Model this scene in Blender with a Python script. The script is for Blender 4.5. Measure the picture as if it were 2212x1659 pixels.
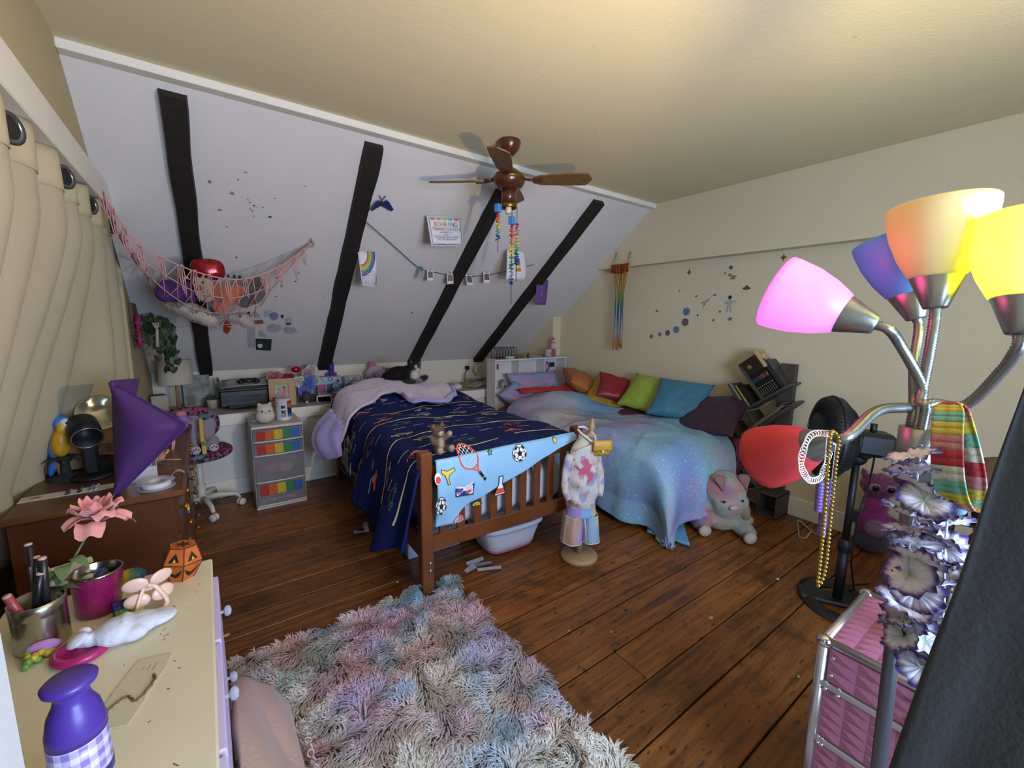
import bpy, bmesh, math, random
import numpy as np
from mathutils import Vector, Matrix, Euler, noise as mnoise
random.seed(7)
for o in list(bpy.data.objects): bpy.data.objects.remove(o)
SC = bpy.context.scene
COL = SC.collection
PI = math.pi
# ---------------------------------------------------------------- camera
FPX = 913.4; W_, H_ = 2212, 1659
yaw, pitch, roll = math.radians(35.87), math.radians(8.5), math.radians(0.79)
CAM = Vector((0, 0, 1.5))
fw = Vector((math.sin(yaw)*math.cos(pitch), math.cos(yaw)*math.cos(pitch), -math.sin(pitch)))
rt = Vector((math.cos(yaw), -math.sin(yaw), 0)); up = rt.cross(fw)
rt, up = rt*math.cos(roll)+up*math.sin(roll), -rt*math.sin(roll)+up*math.cos(roll)
cd = bpy.data.cameras.new('camera'); cam = bpy.data.objects.new('camera', cd); COL.objects.link(cam)
cd.sensor_width = 36; cd.lens = FPX/W_*36; cd.clip_start = 0.02
cam.matrix_world = Matrix(((rt.x, up.x, -fw.x, CAM.x), (rt.y, up.y, -fw.y, CAM.y), (rt.z, up.z, -fw.z, CAM.z), (0, 0, 0, 1)))
SC.camera = cam
# ---------------------------------------------------------------- world, daylight, exposure
vs = SC.view_settings
SC.display_settings.display_device = 'sRGB'
vs.view_transform = 'Standard'; vs.look = 'None'; vs.gamma = 1; vs.exposure = 0.0
try: vs.use_curve_mapping = False
except Exception: pass
wd = bpy.data.worlds.new('sky'); SC.world = wd; wd.use_nodes = True
wd.node_tree.nodes['Background'].inputs[0].default_value = (0.42, 0.58, 1.0, 1)
wd.node_tree.nodes['Background'].inputs[1].default_value = 0.35
def area_light(name, loc, rot, sx, sy, energy, color):
    l = bpy.data.lights.new(name, 'AREA'); l.shape = 'RECTANGLE'; l.size = sx; l.size_y = sy
    l.energy = energy; l.color = color
    o = bpy.data.objects.new(name, l); COL.objects.link(o); o.location = loc; o.rotation_euler = rot
    return o
# energies of the two bulbs that are switched on (used in the lamp's builder)
LAMP_P, LAMP_L = 66.0, 70.0
# daylight coming in through the window in the wall behind the camera
area_light('window_daylight', (0.95, -1.30, 1.45), (PI/2, 0, 0), 1.5, 1.2, 165, (0.50, 0.68, 1.0))
# ---------------------------------------------------------------- helpers: points
def ray(x, y): return fw + rt*((x-1106)/FPX) - up*((y-829.5)/FPX)
def hit(x, y, p, n):
    d = ray(x, y); n = Vector(n); return CAM + d*((Vector(p)-CAM).dot(n)/d.dot(n))
def onz(x, y, z=0): return hit(x, y, (0, 0, z), (0, 0, 1))
def ony(x, y, Y): return hit(x, y, (0, Y, 0), (0, 1, 0))
def onx(x, y, X): return hit(x, y, (X, 0, 0), (1, 0, 0))
SLP = Vector((0, 4.79, 1.0)); SLN = Vector((0, .76, 1.0)).normalized()
def onsl(x, y): return hit(x, y, SLP, SLN)
def atd(x, y, d): return CAM + ray(x, y)*d
# ---------------------------------------------------------------- helpers: materials
def lin(h):
    if isinstance(h, str):
        h = h.lstrip('#'); c = [int(h[i:i+2], 16)/255 for i in (0, 2, 4)]
        return tuple(((v/12.92) if v <= .04045 else ((v+.055)/1.055)**2.4) for v in c)
    return tuple(h[:3])
MATS = {}
def M(name, col='#cccccc', rough=.6, metal=0, noise=None, bump=None, col2=None, alpha=1, spec=.5, emit=None, trans=0, sheen=0, coat=0):
    """procedural material; noise=(scale, amount) mixes col2 (or a darker tone), bump=(scale, strength)"""
    if name in MATS: return MATS[name]
    m = bpy.data.materials.new(name); m.use_nodes = True; nt = m.node_tree; N = nt.nodes; L = nt.links
    b = N['Principled BSDF']; c = lin(col)
    b.inputs['Base Color'].default_value = (*c, 1); b.inputs['Roughness'].default_value = rough
    b.inputs['Metallic'].default_value = metal; b.inputs['Specular IOR Level'].default_value = spec
    b.inputs['Alpha'].default_value = alpha; b.inputs['Transmission Weight'].default_value = trans
    b.inputs['Sheen Weight'].default_value = sheen; b.inputs['Coat Weight'].default_value = coat
    if emit: b.inputs['Emission Color'].default_value = (*lin(emit[0]), 1); b.inputs['Emission Strength'].default_value = emit[1]
    tc = None
    if noise or bump: tc = N.new('ShaderNodeTexCoord')
    if noise:
        n = N.new('ShaderNodeTexNoise'); n.inputs['Scale'].default_value = noise[0]; n.inputs['Detail'].default_value = 5
        L.new(tc.outputs['Object'], n.inputs['Vector'])
        r = N.new('ShaderNodeValToRGB'); r.color_ramp.elements[0].position = .5-.22; r.color_ramp.elements[1].position = .5+.22
        c2 = lin(col2) if col2 else tuple(v*(1-noise[1]) for v in c)
        r.color_ramp.elements[0].color = (*c2, 1); r.color_ramp.elements[1].color = (*c, 1)
        L.new(n.outputs['Fac'], r.inputs['Fac']); L.new(r.outputs['Color'], b.inputs['Base Color'])
    if bump:
        n2 = N.new('ShaderNodeTexNoise'); n2.inputs['Scale'].default_value = bump[0]; n2.inputs['Detail'].default_value = 4
        L.new(tc.outputs['Object'], n2.inputs['Vector'])
        bp = N.new('ShaderNodeBump'); bp.inputs['Strength'].default_value = bump[1]; bp.inputs['Distance'].default_value = .01
        L.new(n2.outputs['Fac'], bp.inputs['Height']); L.new(bp.outputs['Normal'], b.inputs['Normal'])
    MATS[name] = m; return m
def MV(name, rough=.8, bump=None, sheen=0, spec=.4, metal=0):
    """material whose colour is the dye stored per vertex (attribute Col)"""
    if name in MATS: return MATS[name]
    m = M(name, '#ffffff', rough, metal, bump=bump, sheen=sheen, spec=spec)
    a = m.node_tree.nodes.new('ShaderNodeAttribute'); a.attribute_name = 'Col'
    m.node_tree.links.new(a.outputs['Color'], m.node_tree.nodes['Principled BSDF'].inputs['Base Color']); return m
# ---------------------------------------------------------------- helpers: meshes
class G:
    def __init__(s): s.v = []; s.f = []; s.m = []; s.s = []
    def add(s, vs_, fs, mi=0, smooth=True, T=None):
        k = len(s.v)
        for p in vs_:
            p = Vector(p); s.v.append(tuple(T @ p) if T else tuple(p))
        for f in fs: s.f.append(tuple(i+k for i in f)); s.m.append(mi); s.s.append(smooth)
        return s
    def box(s, c, d, mi=0, T=None, bev=0.0, rz=0):
        x, y, z = (v/2 for v in d); b = min(bev, x*.99, y*.99, z*.99)
        TT = Matrix.Translation(c) @ Matrix.Rotation(rz, 4, 'Z')
        if T: TT = T @ TT
        if b <= 0:
            vv = [(i*x, j*y, k*z) for k in (-1, 1) for j in (-1, 1) for i in (-1, 1)]
            return s.add(vv, [(0, 2, 3, 1), (4, 5, 7, 6), (0, 1, 5, 4), (2, 6, 7, 3), (0, 4, 6, 2), (1, 3, 7, 5)], mi, False, TT)
        vv = []; idx = {}
        for k in (-1, 1):
            for j in (-1, 1):
                for i in (-1, 1):
                    for a in range(3):
                        p = [i*(x-b), j*(y-b), k*(z-b)]; p[a] += b*(i, j, k)[a]
                        idx[(i, j, k, a)] = len(vv); vv.append(p)
        ff = []
        for a in range(3):
            o1, o2 = (a+1) % 3, (a+2) % 3
            for sg in (-1, 1):
                q = []
                for (p1, p2) in ((-1, -1), (1, -1), (1, 1), (-1, 1)):
                    e = [0, 0, 0]; e[a] = sg; e[o1] = p1; e[o2] = p2; q.append(idx[(*e, a)])
                ff.append(q if sg > 0 else q[::-1])
        for a in range(3):
            o1, o2 = (a+1) % 3, (a+2) % 3
            for p1 in (-1, 1):
                for p2 in (-1, 1):
                    e0 = [0]*3; e0[o1] = p1; e0[o2] = p2; e1 = list(e0); e0[a] = -1; e1[a] = 1
                    q = [idx[(*e0, o1)], idx[(*e1, o1)], idx[(*e1, o2)], idx[(*e0, o2)]]
                    ff.append(q if p1*p2 < 0 else q[::-1])
        for i in (-1, 1):
            for j in (-1, 1):
                for k in (-1, 1):
                    q = [idx[(i, j, k, a)] for a in range(3)]; ff.append(q if i*j*k > 0 else q[::-1])
        return s.add(vv, ff, mi, False, TT)
    def tube(s, pts, r, n=8, mi=0, cap=True, closed=False, T=None, flat=1.0):
        P = [Vector(p) for p in pts]; k = len(P); rr = r if isinstance(r, (list, tuple)) else [r]*k
        tan = []
        for i in range(k):
            a = P[(i-1) % k] if (closed or i > 0) else P[i]; b = P[(i+1) % k] if (closed or i < k-1) else P[i]
            t = b-a; tan.append(t.normalized() if t.length > 1e-9 else Vector((0, 0, 1)))
        u = tan[0].orthogonal().normalized(); vv = []
        for i in range(k):
            u = u-tan[i]*u.dot(tan[i])
            u = u.normalized() if u.length > 1e-6 else tan[i].orthogonal().normalized()
            w = tan[i].cross(u)
            for j in range(n):
                a = 2*PI*j/n; vv.append(P[i]+u*(math.cos(a)*rr[i])+w*(math.sin(a)*rr[i]*flat))
        ff = []
        for i in range(k if closed else k-1):
            i2 = (i+1) % k
            for j in range(n): ff.append((i*n+j, i*n+(j+1) % n, i2*n+(j+1) % n, i2*n+j))
        if cap and not closed: ff.append(tuple(range(n))[::-1]); ff.append(tuple(range((k-1)*n, k*n)))
        return s.add(vv, ff, mi, True, T)
    def lathe(s, prof, n=24, mi=0, c=(0, 0, 0), T=None, cap=True, smooth=True):
        TT = Matrix.Translation(c); TT = T @ TT if T else TT
        vv = [(r*math.cos(2*PI*j/n), r*math.sin(2*PI*j/n), z) for r, z in prof for j in range(n)]; k = len(prof)
        ff = [(i*n+j, i*n+(j+1) % n, (i+1)*n+(j+1) % n, (i+1)*n+j) for i in range(k-1) for j in range(n)]
        if cap: ff.append(tuple(range(n))[::-1]); ff.append(tuple(range((k-1)*n, k*n)))
        return s.add(vv, ff, mi, smooth, TT)
    def ell(s, c, r, mi=0, T=None, n=14, k=9, R=None):
        if not isinstance(r, (list, tuple)): r = (r, r, r)
        TT = Matrix.Translation(c)
        if R: TT = TT @ Euler(R).to_matrix().to_4x4()
        if T: TT = T @ TT
        vv = [(0, 0, -r[2])]+[(r[0]*math.sin(PI*i/k)*math.cos(2*PI*j/n), r[1]*math.sin(PI*i/k)*math.sin(2*PI*j/n), -r[2]*math.cos(PI*i/k)) for i in range(1, k) for j in range(n)]+[(0, 0, r[2])]
        ff = [(0, 1+(j+1) % n, 1+j) for j in range(n)]
        ff += [(1+i*n+j, 1+i*n+(j+1) % n, 1+(i+1)*n+(j+1) % n, 1+(i+1)*n+j) for i in range(k-2) for j in range(n)]
        e = len(vv)-1; ff += [(e, 1+(k-2)*n+j, 1+(k-2)*n+(j+1) % n) for j in range(n)]
        return s.add(vv, ff, mi, True, TT)
    def prism(s, poly, z0, z1, mi=0, T=None, smooth=False):
        n = len(poly); vv = [(x, y, z0) for x, y in poly]+[(x, y, z1) for x, y in poly]
        a = sum(poly[i][0]*poly[(i+1) % n][1]-poly[(i+1) % n][0]*poly[i][1] for i in range(n))
        ff = [tuple(range(n))[::-1], tuple(range(n, 2*n))]+[(i, (i+1) % n, n+(i+1) % n, n+i) for i in range(n)]
        if a < 0: ff = [f[::-1] for f in ff]
        return s.add(vv, ff, mi, smooth, T)
    def grid(s, fn, nu, nv, mi=0, T=None, cu=False):
        vv = [fn(i/(nu if cu else nu-1), j/(nv-1)) for j in range(nv) for i in range(nu)]
        ff = [(j*nu+i, j*nu+(i+1) % nu, (j+1)*nu+(i+1) % nu, (j+1)*nu+i) for j in range(nv-1) for i in range(nu if cu else nu-1)]
        return s.add(vv, ff, mi, True, T)
    def mesh(s, name, mats):
        me = bpy.data.meshes.new(name); me.from_pydata(s.v, [], s.f)
        for m in (mats if isinstance(mats, (list, tuple)) else [mats]): me.materials.append(m)
        me.polygons.foreach_set('material_index', s.m); me.polygons.foreach_set('use_smooth', s.s); me.update(); return me
    def build(s, name, mats, parent=None, loc=None, rz=None, solid=0, bevel=0, sub=0, colfn=None, off=0, weld=False):
        o = bpy.data.objects.new(name, s.mesh(name, mats)); COL.objects.link(o)
        if parent: o.parent = parent
        if loc is not None: o.location = loc
        if rz is not None: o.rotation_euler = (0, 0, rz)
        if weld: o.modifiers.new('w', 'WELD')
        if solid: q = o.modifiers.new('s', 'SOLIDIFY'); q.thickness = solid; q.offset = off
        if bevel: q = o.modifiers.new('b', 'BEVEL'); q.width = bevel; q.segments = 2; q.limit_method = 'ANGLE'
        if sub: q = o.modifiers.new('u', 'SUBSURF'); q.levels = q.render_levels = sub
        if colfn: paint(o, colfn)
        return o
def paint(o, fn):
    me = o.data; at = me.color_attributes.new('Col', 'FLOAT_COLOR', 'POINT')
    at.data.foreach_set('color', [x for v in me.vertices for x in (*fn(v.co), 1)])
def thing(name, label, cat, loc=(0, 0, 0), rz=0, group=None):
    o = bpy.data.objects.new(name, None); COL.objects.link(o); o.empty_display_size = .05
    o.location = loc; o.rotation_euler = (0, 0, rz); return tag(o, label, cat, group)
def tag(o, label, cat, group=None):
    o['label'] = label; o['category'] = cat
    if group: o['group'] = group
    return o
def struct(o): o['kind'] = 'structure'; return o
def stuff(o): o['kind'] = 'stuff'; return o
def copy_tree(o, loc=None, rz=None, label=None, parent=None):
    c = o.copy(); COL.objects.link(c); c.parent = parent
    if loc is not None: c.location = loc
    if rz is not None: c.rotation_euler = (0, 0, rz)
    if label: c['label'] = label
    for ch in list(o.children): copy_tree(ch, parent=c)
    return c
def blob(name, ells, mat, parent=None, voxel=.012, smooth=6, loc=None, soft=True, colors=None, colfn=None):
    """one continuous body grown from overlapping ellipsoids (c, r, R, colour)"""
    g = G()
    for e in ells: g.ell(e[0], e[1], R=e[2] if len(e) > 2 else None, n=16, k=12)
    t = bpy.data.objects.new('t', g.mesh('t', [])); COL.objects.link(t)
    q = t.modifiers.new('r', 'REMESH'); q.mode = 'VOXEL'; q.voxel_size = voxel
    q = t.modifiers.new('s', 'SMOOTH'); q.factor = .6; q.iterations = smooth
    dg = bpy.context.evaluated_depsgraph_get(); me = bpy.data.meshes.new_from_object(t.evaluated_get(dg))
    bpy.data.objects.remove(t)
    me.polygons.foreach_set('use_smooth', [True]*len(me.polygons)); me.materials.clear()
    me.materials.append(mat); o = bpy.data.objects.new(name, me); COL.objects.link(o)
    if parent: o.parent = parent
    if loc is not None: o.location = loc
    if len(ells[0]) > 3:
        inv = [(Vector(e[0]), Euler(e[2] or (0, 0, 0)).to_matrix().inverted(), e[1] if isinstance(e[1], (tuple, list)) else (e[1],)*3, lin(e[3])) for e in ells]
        def cf(p):
            best = None; W = 0; acc = Vector((0, 0, 0))
            for c, R, r, cl in inv:
                d = R @ (p-c); q_ = math.sqrt((d.x/r[0])**2+(d.y/r[1])**2+(d.z/r[2])**2)
                w = math.exp(-14*max(q_-1, -.25)); W += w; acc += Vector(cl)*w
            return tuple(acc/W)
        paint(o, cf)
    elif colfn: paint(o, colfn)
    return o
def text_mesh(name, body, size, mat, parent, loc, R=(0, 0, 0), extrude=.0004, align='CENTER', xs=1.0):
    c = bpy.data.curves.new(name, 'FONT'); c.body = body; c.size = size; c.extrude = extrude; c.align_x = align; c.resolution_u = 2
    t = bpy.data.objects.new('t', c); COL.objects.link(t)
    dg = bpy.context.evaluated_depsgraph_get(); me = bpy.data.meshes.new_from_object(t.evaluated_get(dg)); bpy.data.objects.remove(t)
    me.materials.clear(); me.materials.append(mat); o = bpy.data.objects.new(name, me); COL.objects.link(o); o.parent = parent
    o.location = loc; o.rotation_euler = R; o.scale = (xs, 1, 1); return o
def nz(x, y=0, z=0): return mnoise.noise(Vector((x, y, z)))
def frame_T(o, ex, ey):
    """matrix with origin o, x axis ex, y axis ey (z = normal)"""
    ex = Vector(ex).normalized(); ez = ex.cross(Vector(ey)).normalized(); ey = ez.cross(ex)
    return Matrix(((ex.x, ey.x, ez.x, o[0]), (ex.y, ey.y, ez.y, o[1]), (ex.z, ey.z, ez.z, o[2]), (0, 0, 0, 1)))
def catmull(pts, k=6):
    P = [Vector(p) for p in pts]; P = [P[0]*2-P[1]]+P+[P[-1]*2-P[-2]]; out = []
    for i in range(1, len(P)-2):
        a, b, c, d = P[i-1:i+3]
        for j in range(k):
            t = j/k; out.append(((b*2)+(c-a)*t+(a*2-b*5+c*4-d)*t*t+(b*3-a-c*3+d)*t**3)*.5)
    out.append(P[-2]); return out
def fur(o, n, length, width, name='fur', mat=None, comb=(0, 0, 0), seed=1, jit=.5, parent=None):
    """short pile: tapered blades over the surface of o, taking its dye"""
    me = o.data; rg = np.random.default_rng(seed); nv_ = len(me.vertices)
    co = np.empty(nv_*3, np.float32); me.vertices.foreach_get('co', co); co = co.reshape(-1, 3)
    no = np.empty(nv_*3, np.float32); me.vertices.foreach_get('normal', no); no = no.reshape(-1, 3)
    me.calc_loop_triangles(); nt_ = len(me.loop_triangles); tr = np.empty(nt_*3, np.int32); me.loop_triangles.foreach_get('vertices', tr); tr = tr.reshape(-1, 3)
    ar = np.empty(nt_, np.float32); me.loop_triangles.foreach_get('area', ar); pick = rg.choice(nt_, n, p=ar/ar.sum()); w = rg.dirichlet((1, 1, 1), n).astype(np.float32)
    P = (co[tr[pick]]*w[:, :, None]).sum(1); N_ = (no[tr[pick]]*w[:, :, None]).sum(1)
    D = N_+rg.normal(0, jit, (n, 3))+np.array(comb); D /= np.linalg.norm(D, axis=1)[:, None]+1e-9
    S = np.cross(D, rg.normal(0, 1, (n, 3))); S /= np.linalg.norm(S, axis=1)[:, None]+1e-9; L_ = length*rg.uniform(.6, 1.2, (n, 1))
    V = np.empty((n, 3, 3), np.float32); V[:, 0] = P-S*width/2-N_*width; V[:, 1] = P+S*width/2-N_*width; V[:, 2] = P+D*L_
    fm = bpy.data.meshes.new(name); fm.vertices.add(n*3); fm.vertices.foreach_set('co', V.ravel()); fm.loops.add(n*3); fm.loops.foreach_set('vertex_index', np.arange(n*3, dtype=np.int32))
    fm.polygons.add(n); fm.polygons.foreach_set('loop_start', np.arange(0, n*3, 3, dtype=np.int32)); fm.update(calc_edges=True)
    if 'Col' in me.color_attributes:
        c = np.empty(nv_*4, np.float32); me.color_attributes['Col'].data.foreach_get('color', c); c = c.reshape(-1, 4); cc_ = (c[tr[pick]]*w[:, :, None]).sum(1)*rg.uniform(.75, 1.2, (n, 1)); cc_[:, 3] = 1
        a = fm.color_attributes.new('Col', 'FLOAT_COLOR', 'POINT'); a.data.foreach_set('color', np.repeat(cc_, 3, 0).astype(np.float32).ravel())
    fm.materials.append(mat or o.data.materials[0]); fo = bpy.data.objects.new(name, fm); COL.objects.link(fo); fo.parent = parent or o; return stuff(fo)
# ================================================================ the room
XL, XR, XRU, YB, YF, ZC = -0.41, 3.69, 3.58, 4.79, -1.2, 2.62
def wallpaint(name, col, dirt):
    m = bpy.data.materials.new(name); m.use_nodes = True; nt = m.node_tree; N = nt.nodes; L = nt.links; b = N['Principled BSDF']
    b.inputs['Roughness'].default_value = .75; b.inputs['Specular IOR Level'].default_value = .25
    g = N.new('ShaderNodeNewGeometry')
    n = N.new('ShaderNodeTexNoise'); n.inputs['Scale'].default_value = 1.7; n.inputs['Detail'].default_value = 6; L.new(g.outputs['Position'], n.inputs['Vector'])
    r = N.new('ShaderNodeValToRGB'); r.color_ramp.elements[0].position = .3; r.color_ramp.elements[1].position = .65
    c = lin(col); r.color_ramp.elements[0].color = (*(v*(1-dirt) for v in c), 1); r.color_ramp.elements[1].color = (*c, 1)
    L.new(n.outputs['Fac'], r.inputs['Fac'])
    v = N.new('ShaderNodeTexNoise'); v.inputs['Scale'].default_value = 22; v.inputs['Detail'].default_value = 3; L.new(g.outputs['Position'], v.inputs['Vector'])
    r2 = N.new('ShaderNodeValToRGB'); r2.color_ramp.elements[0].position = .74; r2.color_ramp.elements[1].position = .80
    r2.color_ramp.elements[0].color = (0, 0, 0, 1); r2.color_ramp.elements[1].color = (1, 1, 1, 1); L.new(v.outputs['Fac'], r2.inputs['Fac'])
    mx = N.new('ShaderNodeMix'); mx.data_type = 'RGBA'; L.new(r2.outputs['Color'], mx.inputs[0]); L.new(r.outputs['Color'], mx.inputs[6])
    mx.inputs[7].default_value = (*(q*.72 for q in c), 1); L.new(mx.outputs[2], b.inputs['Base Color'])
    n3 = N.new('ShaderNodeTexNoise'); n3.inputs['Scale'].default_value = 60; L.new(g.outputs['Position'], n3.inputs['Vector'])
    bp = N.new('ShaderNodeBump'); bp.inputs['Strength'].default_value = .12; bp.inputs['Distance'].default_value = .01
    L.new(n3.outputs['Fac'], bp.inputs['Height']); L.new(bp.outputs['Normal'], b.inputs['Normal'])
    return m
m_slope = wallpaint('paint_slope', '#d6d1ce', .05); m_wall = wallpaint('paint_wall', '#d6c8a8', .05); m_ceil = wallpaint('paint_ceiling', '#dacda8', .04)
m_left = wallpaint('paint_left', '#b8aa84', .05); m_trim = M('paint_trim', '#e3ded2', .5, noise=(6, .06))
m_knee = wallpaint('paint_knee', '#d9d3c4', .05); m_ledge = M('ledge_top', '#b0a596', .6, noise=(9, .25))
def wood_floor():
    m = bpy.data.materials.new('floor_wood'); m.use_nodes = True; nt = m.node_tree; N = nt.nodes; L = nt.links; b = N['Principled BSDF']
    g = N.new('ShaderNodeNewGeometry'); oi = N.new('ShaderNodeObjectInfo')
    mp = N.new('ShaderNodeVectorMath'); mp.operation = 'MULTIPLY'; mp.inputs[1].default_value = (1.2, 16, 1); L.new(g.outputs['Position'], mp.inputs[0])
    ad = N.new('ShaderNodeVectorMath'); ad.operation = 'ADD'; L.new(mp.outputs[0], ad.inputs[0])
    sc = N.new('ShaderNodeVectorMath'); sc.operation = 'SCALE'; sc.inputs[0].default_value = (37, 11, 5); L.new(oi.outputs['Random'], sc.inputs['Scale']); L.new(sc.outputs[0], ad.inputs[1])
    n = N.new('ShaderNodeTexNoise'); n.inputs['Scale'].default_value = 2.2; n.inputs['Detail'].default_value = 7; n.inputs['Distortion'].default_value = .6; L.new(ad.outputs[0], n.inputs['Vector'])
    r = N.new('ShaderNodeValToRGB'); e = r.color_ramp.elements
    e[0].position = .28; e[0].color = (*lin('#4a2810'), 1); e[1].position = .72; e[1].color = (*lin('#8f5824'), 1)
    q = e.new(.5); q.color = (*lin('#79471a'), 1)
    L.new(n.outputs['Fac'], r.inputs['Fac'])
    # small dark dings stretched along the grain, and bigger worn dark patches
    mp2 = N.new('ShaderNodeVectorMath'); mp2.operation = 'MULTIPLY'; mp2.inputs[1].default_value = (20, 62, 1); L.new(g.outputs['Position'], mp2.inputs[0])
    n2 = N.new('ShaderNodeTexNoise'); n2.inputs['Scale'].default_value = 1; n2.inputs['Detail'].default_value = 2; L.new(mp2.outputs[0], n2.inputs['Vector'])
    r2 = N.new('ShaderNodeValToRGB'); r2.color_ramp.elements[0].position = .61; r2.color_ramp.elements[1].position = .69; L.new(n2.outputs['Fac'], r2.inputs['Fac'])
    n3 = N.new('ShaderNodeTexNoise'); n3.inputs['Scale'].default_value = 3.2; n3.inputs['Detail'].default_value = 8; n3.inputs['Roughness'].default_value = .7; L.new(g.outputs['Position'], n3.inputs['Vector'])
    r3 = N.new('ShaderNodeValToRGB'); r3.color_ramp.elements[0].position = .52; r3.color_ramp.elements[1].position = .70; L.new(n3.outputs['Fac'], r3.inputs['Fac'])
    ma = N.new('ShaderNodeMath'); ma.operation = 'MAXIMUM'; L.new(r2.outputs['Color'], ma.inputs[0]); L.new(r3.outputs['Color'], ma.inputs[1])
    m8 = N.new('ShaderNodeMath'); m8.operation = 'MULTIPLY'; m8.inputs[1].default_value = .82; L.new(ma.outputs[0], m8.inputs[0])
    mx = N.new('ShaderNodeMix'); mx.data_type = 'RGBA'; L.new(m8.outputs[0], mx.inputs[0]); L.new(r.outputs['Color'], mx.inputs[6]); mx.inputs[7].default_value = (*lin('#1f0f06'), 1)
    hv = N.new('ShaderNodeHueSaturation'); L.new(mx.outputs[2], hv.inputs['Color'])
    mm = N.new('ShaderNodeMapRange'); mm.inputs['To Min'].default_value = .75; mm.inputs['To Max'].default_value = 1.3; L.new(oi.outputs['Random'], mm.inputs['Value']); L.new(mm.outputs[0], hv.inputs['Value'])
    L.new(hv.outputs['Color'], b.inputs['Base Color'])
    rr = N.new('ShaderNodeMapRange'); rr.inputs['To Min'].default_value = .3; rr.inputs['To Max'].default_value = .6; L.new(n3.outputs['Fac'], rr.inputs['Value']); L.new(rr.outputs[0], b.inputs['Roughness'])
    bp = N.new('ShaderNodeBump'); bp.inputs['Strength'].default_value = .25; bp.inputs['Distance'].default_value = .004; L.new(n.outputs['Fac'], bp.inputs['Height']); L.new(bp.outputs['Normal'], b.inputs['Normal'])
    return m
m_floor = wood_floor(); m_gap = M('floor_gap', '#140b06', .9)
XFL = -1.0
fl = struct(G().box(((XFL+XR)/2, (YF+4.2)/2, -.06), (XR-XFL+.3, 4.2-YF+.3, .08)).build('floor', m_gap))
y = YF; rnd = random.Random(3)
while y < 4.16:
    w = rnd.uniform(.165, .235); w = min(w, 4.165-y)
    cuts = [XFL]+([rnd.uniform(.3, 3.2)] if rnd.random() < .55 else [])+[XR+.02]
    for a, b in zip(cuts, cuts[1:]):
        dz = rnd.uniform(-.0015, .0015)
        G().box(((a+b)/2, y+w/2, -.011+dz), (b-a-.004, w-.007, .022), bev=.003).build('plank', m_floor, fl)
    y += w
# ceiling, sloped back wall, low walls
struct(G().box(((XL+XR)/2, (YF+2.75)/2, ZC+.05), (XR-XL+.2, 2.75-YF+.2, .1)).build('ceiling', m_ceil))
def slab(name, a, b, c, d, t, mat):
    n = (Vector(b)-Vector(a)).cross(Vector(d)-Vector(a)).normalized()*t
    P = [Vector(p) for p in (a, b, c, d)]; P += [p-n for p in P]
    return struct(G().add(P, [(0, 1, 2, 3), (7, 6, 5, 4), (0, 4, 5, 1), (1, 5, 6, 2), (2, 6, 7, 3), (3, 7, 4, 0)], 0, False).build(name, mat))
zs = lambda Y: 1.0-.76*(Y-4.79)
slab('wall_back_slope', (XL, YB+.03, zs(YB+.03)), (XR, YB+.03, zs(YB+.03)), (XR, 2.62, zs(2.62)), (XL, 2.62, zs(2.62)), .06, m_slope)
struct(G().box(((XL+XR)/2, YB+.04, .5), (XR-XL+.2, .08, 1.06)).build('wall_back_knee', m_knee))
struct(G().box(((XL+XR)/2, 4.20, .345), (XR-XL, .06, .69)).build('wall_back', m_slope))
struct(G().box(((XL+XR)/2, 4.475, .687), (XR-XL, .63, .03), bev=.004).build('trim_1', m_ledge))
struct(G().box(((XL+XR)/2, 4.158, .655), (XR-XL, .022, .095), bev=.003).build('trim_2', m_trim))
bb = struct(G().box(((XL+XR)/2, 4.16, .07), (XR-XL, .022, .14), bev=.004).build('baseboard_back', m_trim))
G().box(((XL+XR)/2, 4.147, .012), (XR-XL, .016, .024), bev=.006).build('shoe_moulding', m_trim, bb)
struct(G().box(((XL+XR)/2, 2.715, 2.601), (XR-XL, .14, .04), bev=.003).build('trim_3', m_trim))
# right wall: lower face, upper face standing proud above a soffit, set-back corner
struct(G().box((XR+.05, (YF+4.06)/2, 1.3), (.1, 4.06-YF, 2.7)).box((XR-.115+.1, (4.06+YB)/2, .9), (.23, YB-4.06, 1.8)).build('wall_right', m_wall))
struct(G().box(((XRU+XR)/2+.03, (YF+3.6)/2, (2.08+ZC)/2), (XR-XRU+.06, 3.6-YF, ZC-2.08+.02)).build('wall_right_upper', m_wall))
b2 = struct(G().box((XR-.01, (YF+4.05)/2, .075), (.022, 4.05-YF, .15), bev=.004).build('baseboard_right', m_trim))
# left wall, header board over the window
# below the header the wall steps back into a window alcove that the curtain covers
YA = 3.75
struct(G().box(((XL-1)/2, (YF+YB)/2, 2.36), (XL+1, YB-YF, .56)).box(((XL-1)/2, (YA+YB)/2, 1.04), (XL+1, YB-YA, 2.1)).box(((XL-1)/2, (YF+.45)/2, 1.04), (XL+1, .45-YF, 2.1)).build('wall_left', m_left))
struct(G().box((-.97, .725, 1.04), (.06, .55, 2.1)).box((-.97, 3.375, 1.04), (.06, .75, 2.1)).box((-.97, 2.0, .475), (.06, 2.0, .95)).box((-.97, 2.0, 2.04), (.06, 2.0, .1)).build('wall_left_alcove', m_left))
wn = struct(G().box((-.97, 1.03, 1.47), (.07, .06, 1.04)).box((-.97, 2.97, 1.47), (.07, .06, 1.04)).box((-.97, 2.0, .98), (.07, 2.0, .06)).box((-.97, 2.0, 1.96), (.07, 2.0, .06)).box((-.97, 2.0, 1.47), (.04, .05, 1.0)).build('window_1', m_trim))
for yy in (1.5, 2.5): G().box((-.985, yy, 1.47), (.004, .93, .93)).build('pane', M('opaque_pane', '#1c2026', .05, spec=.6), wn)  # panes coloured dark and opaque so no daylight comes through behind the curtain
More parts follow.
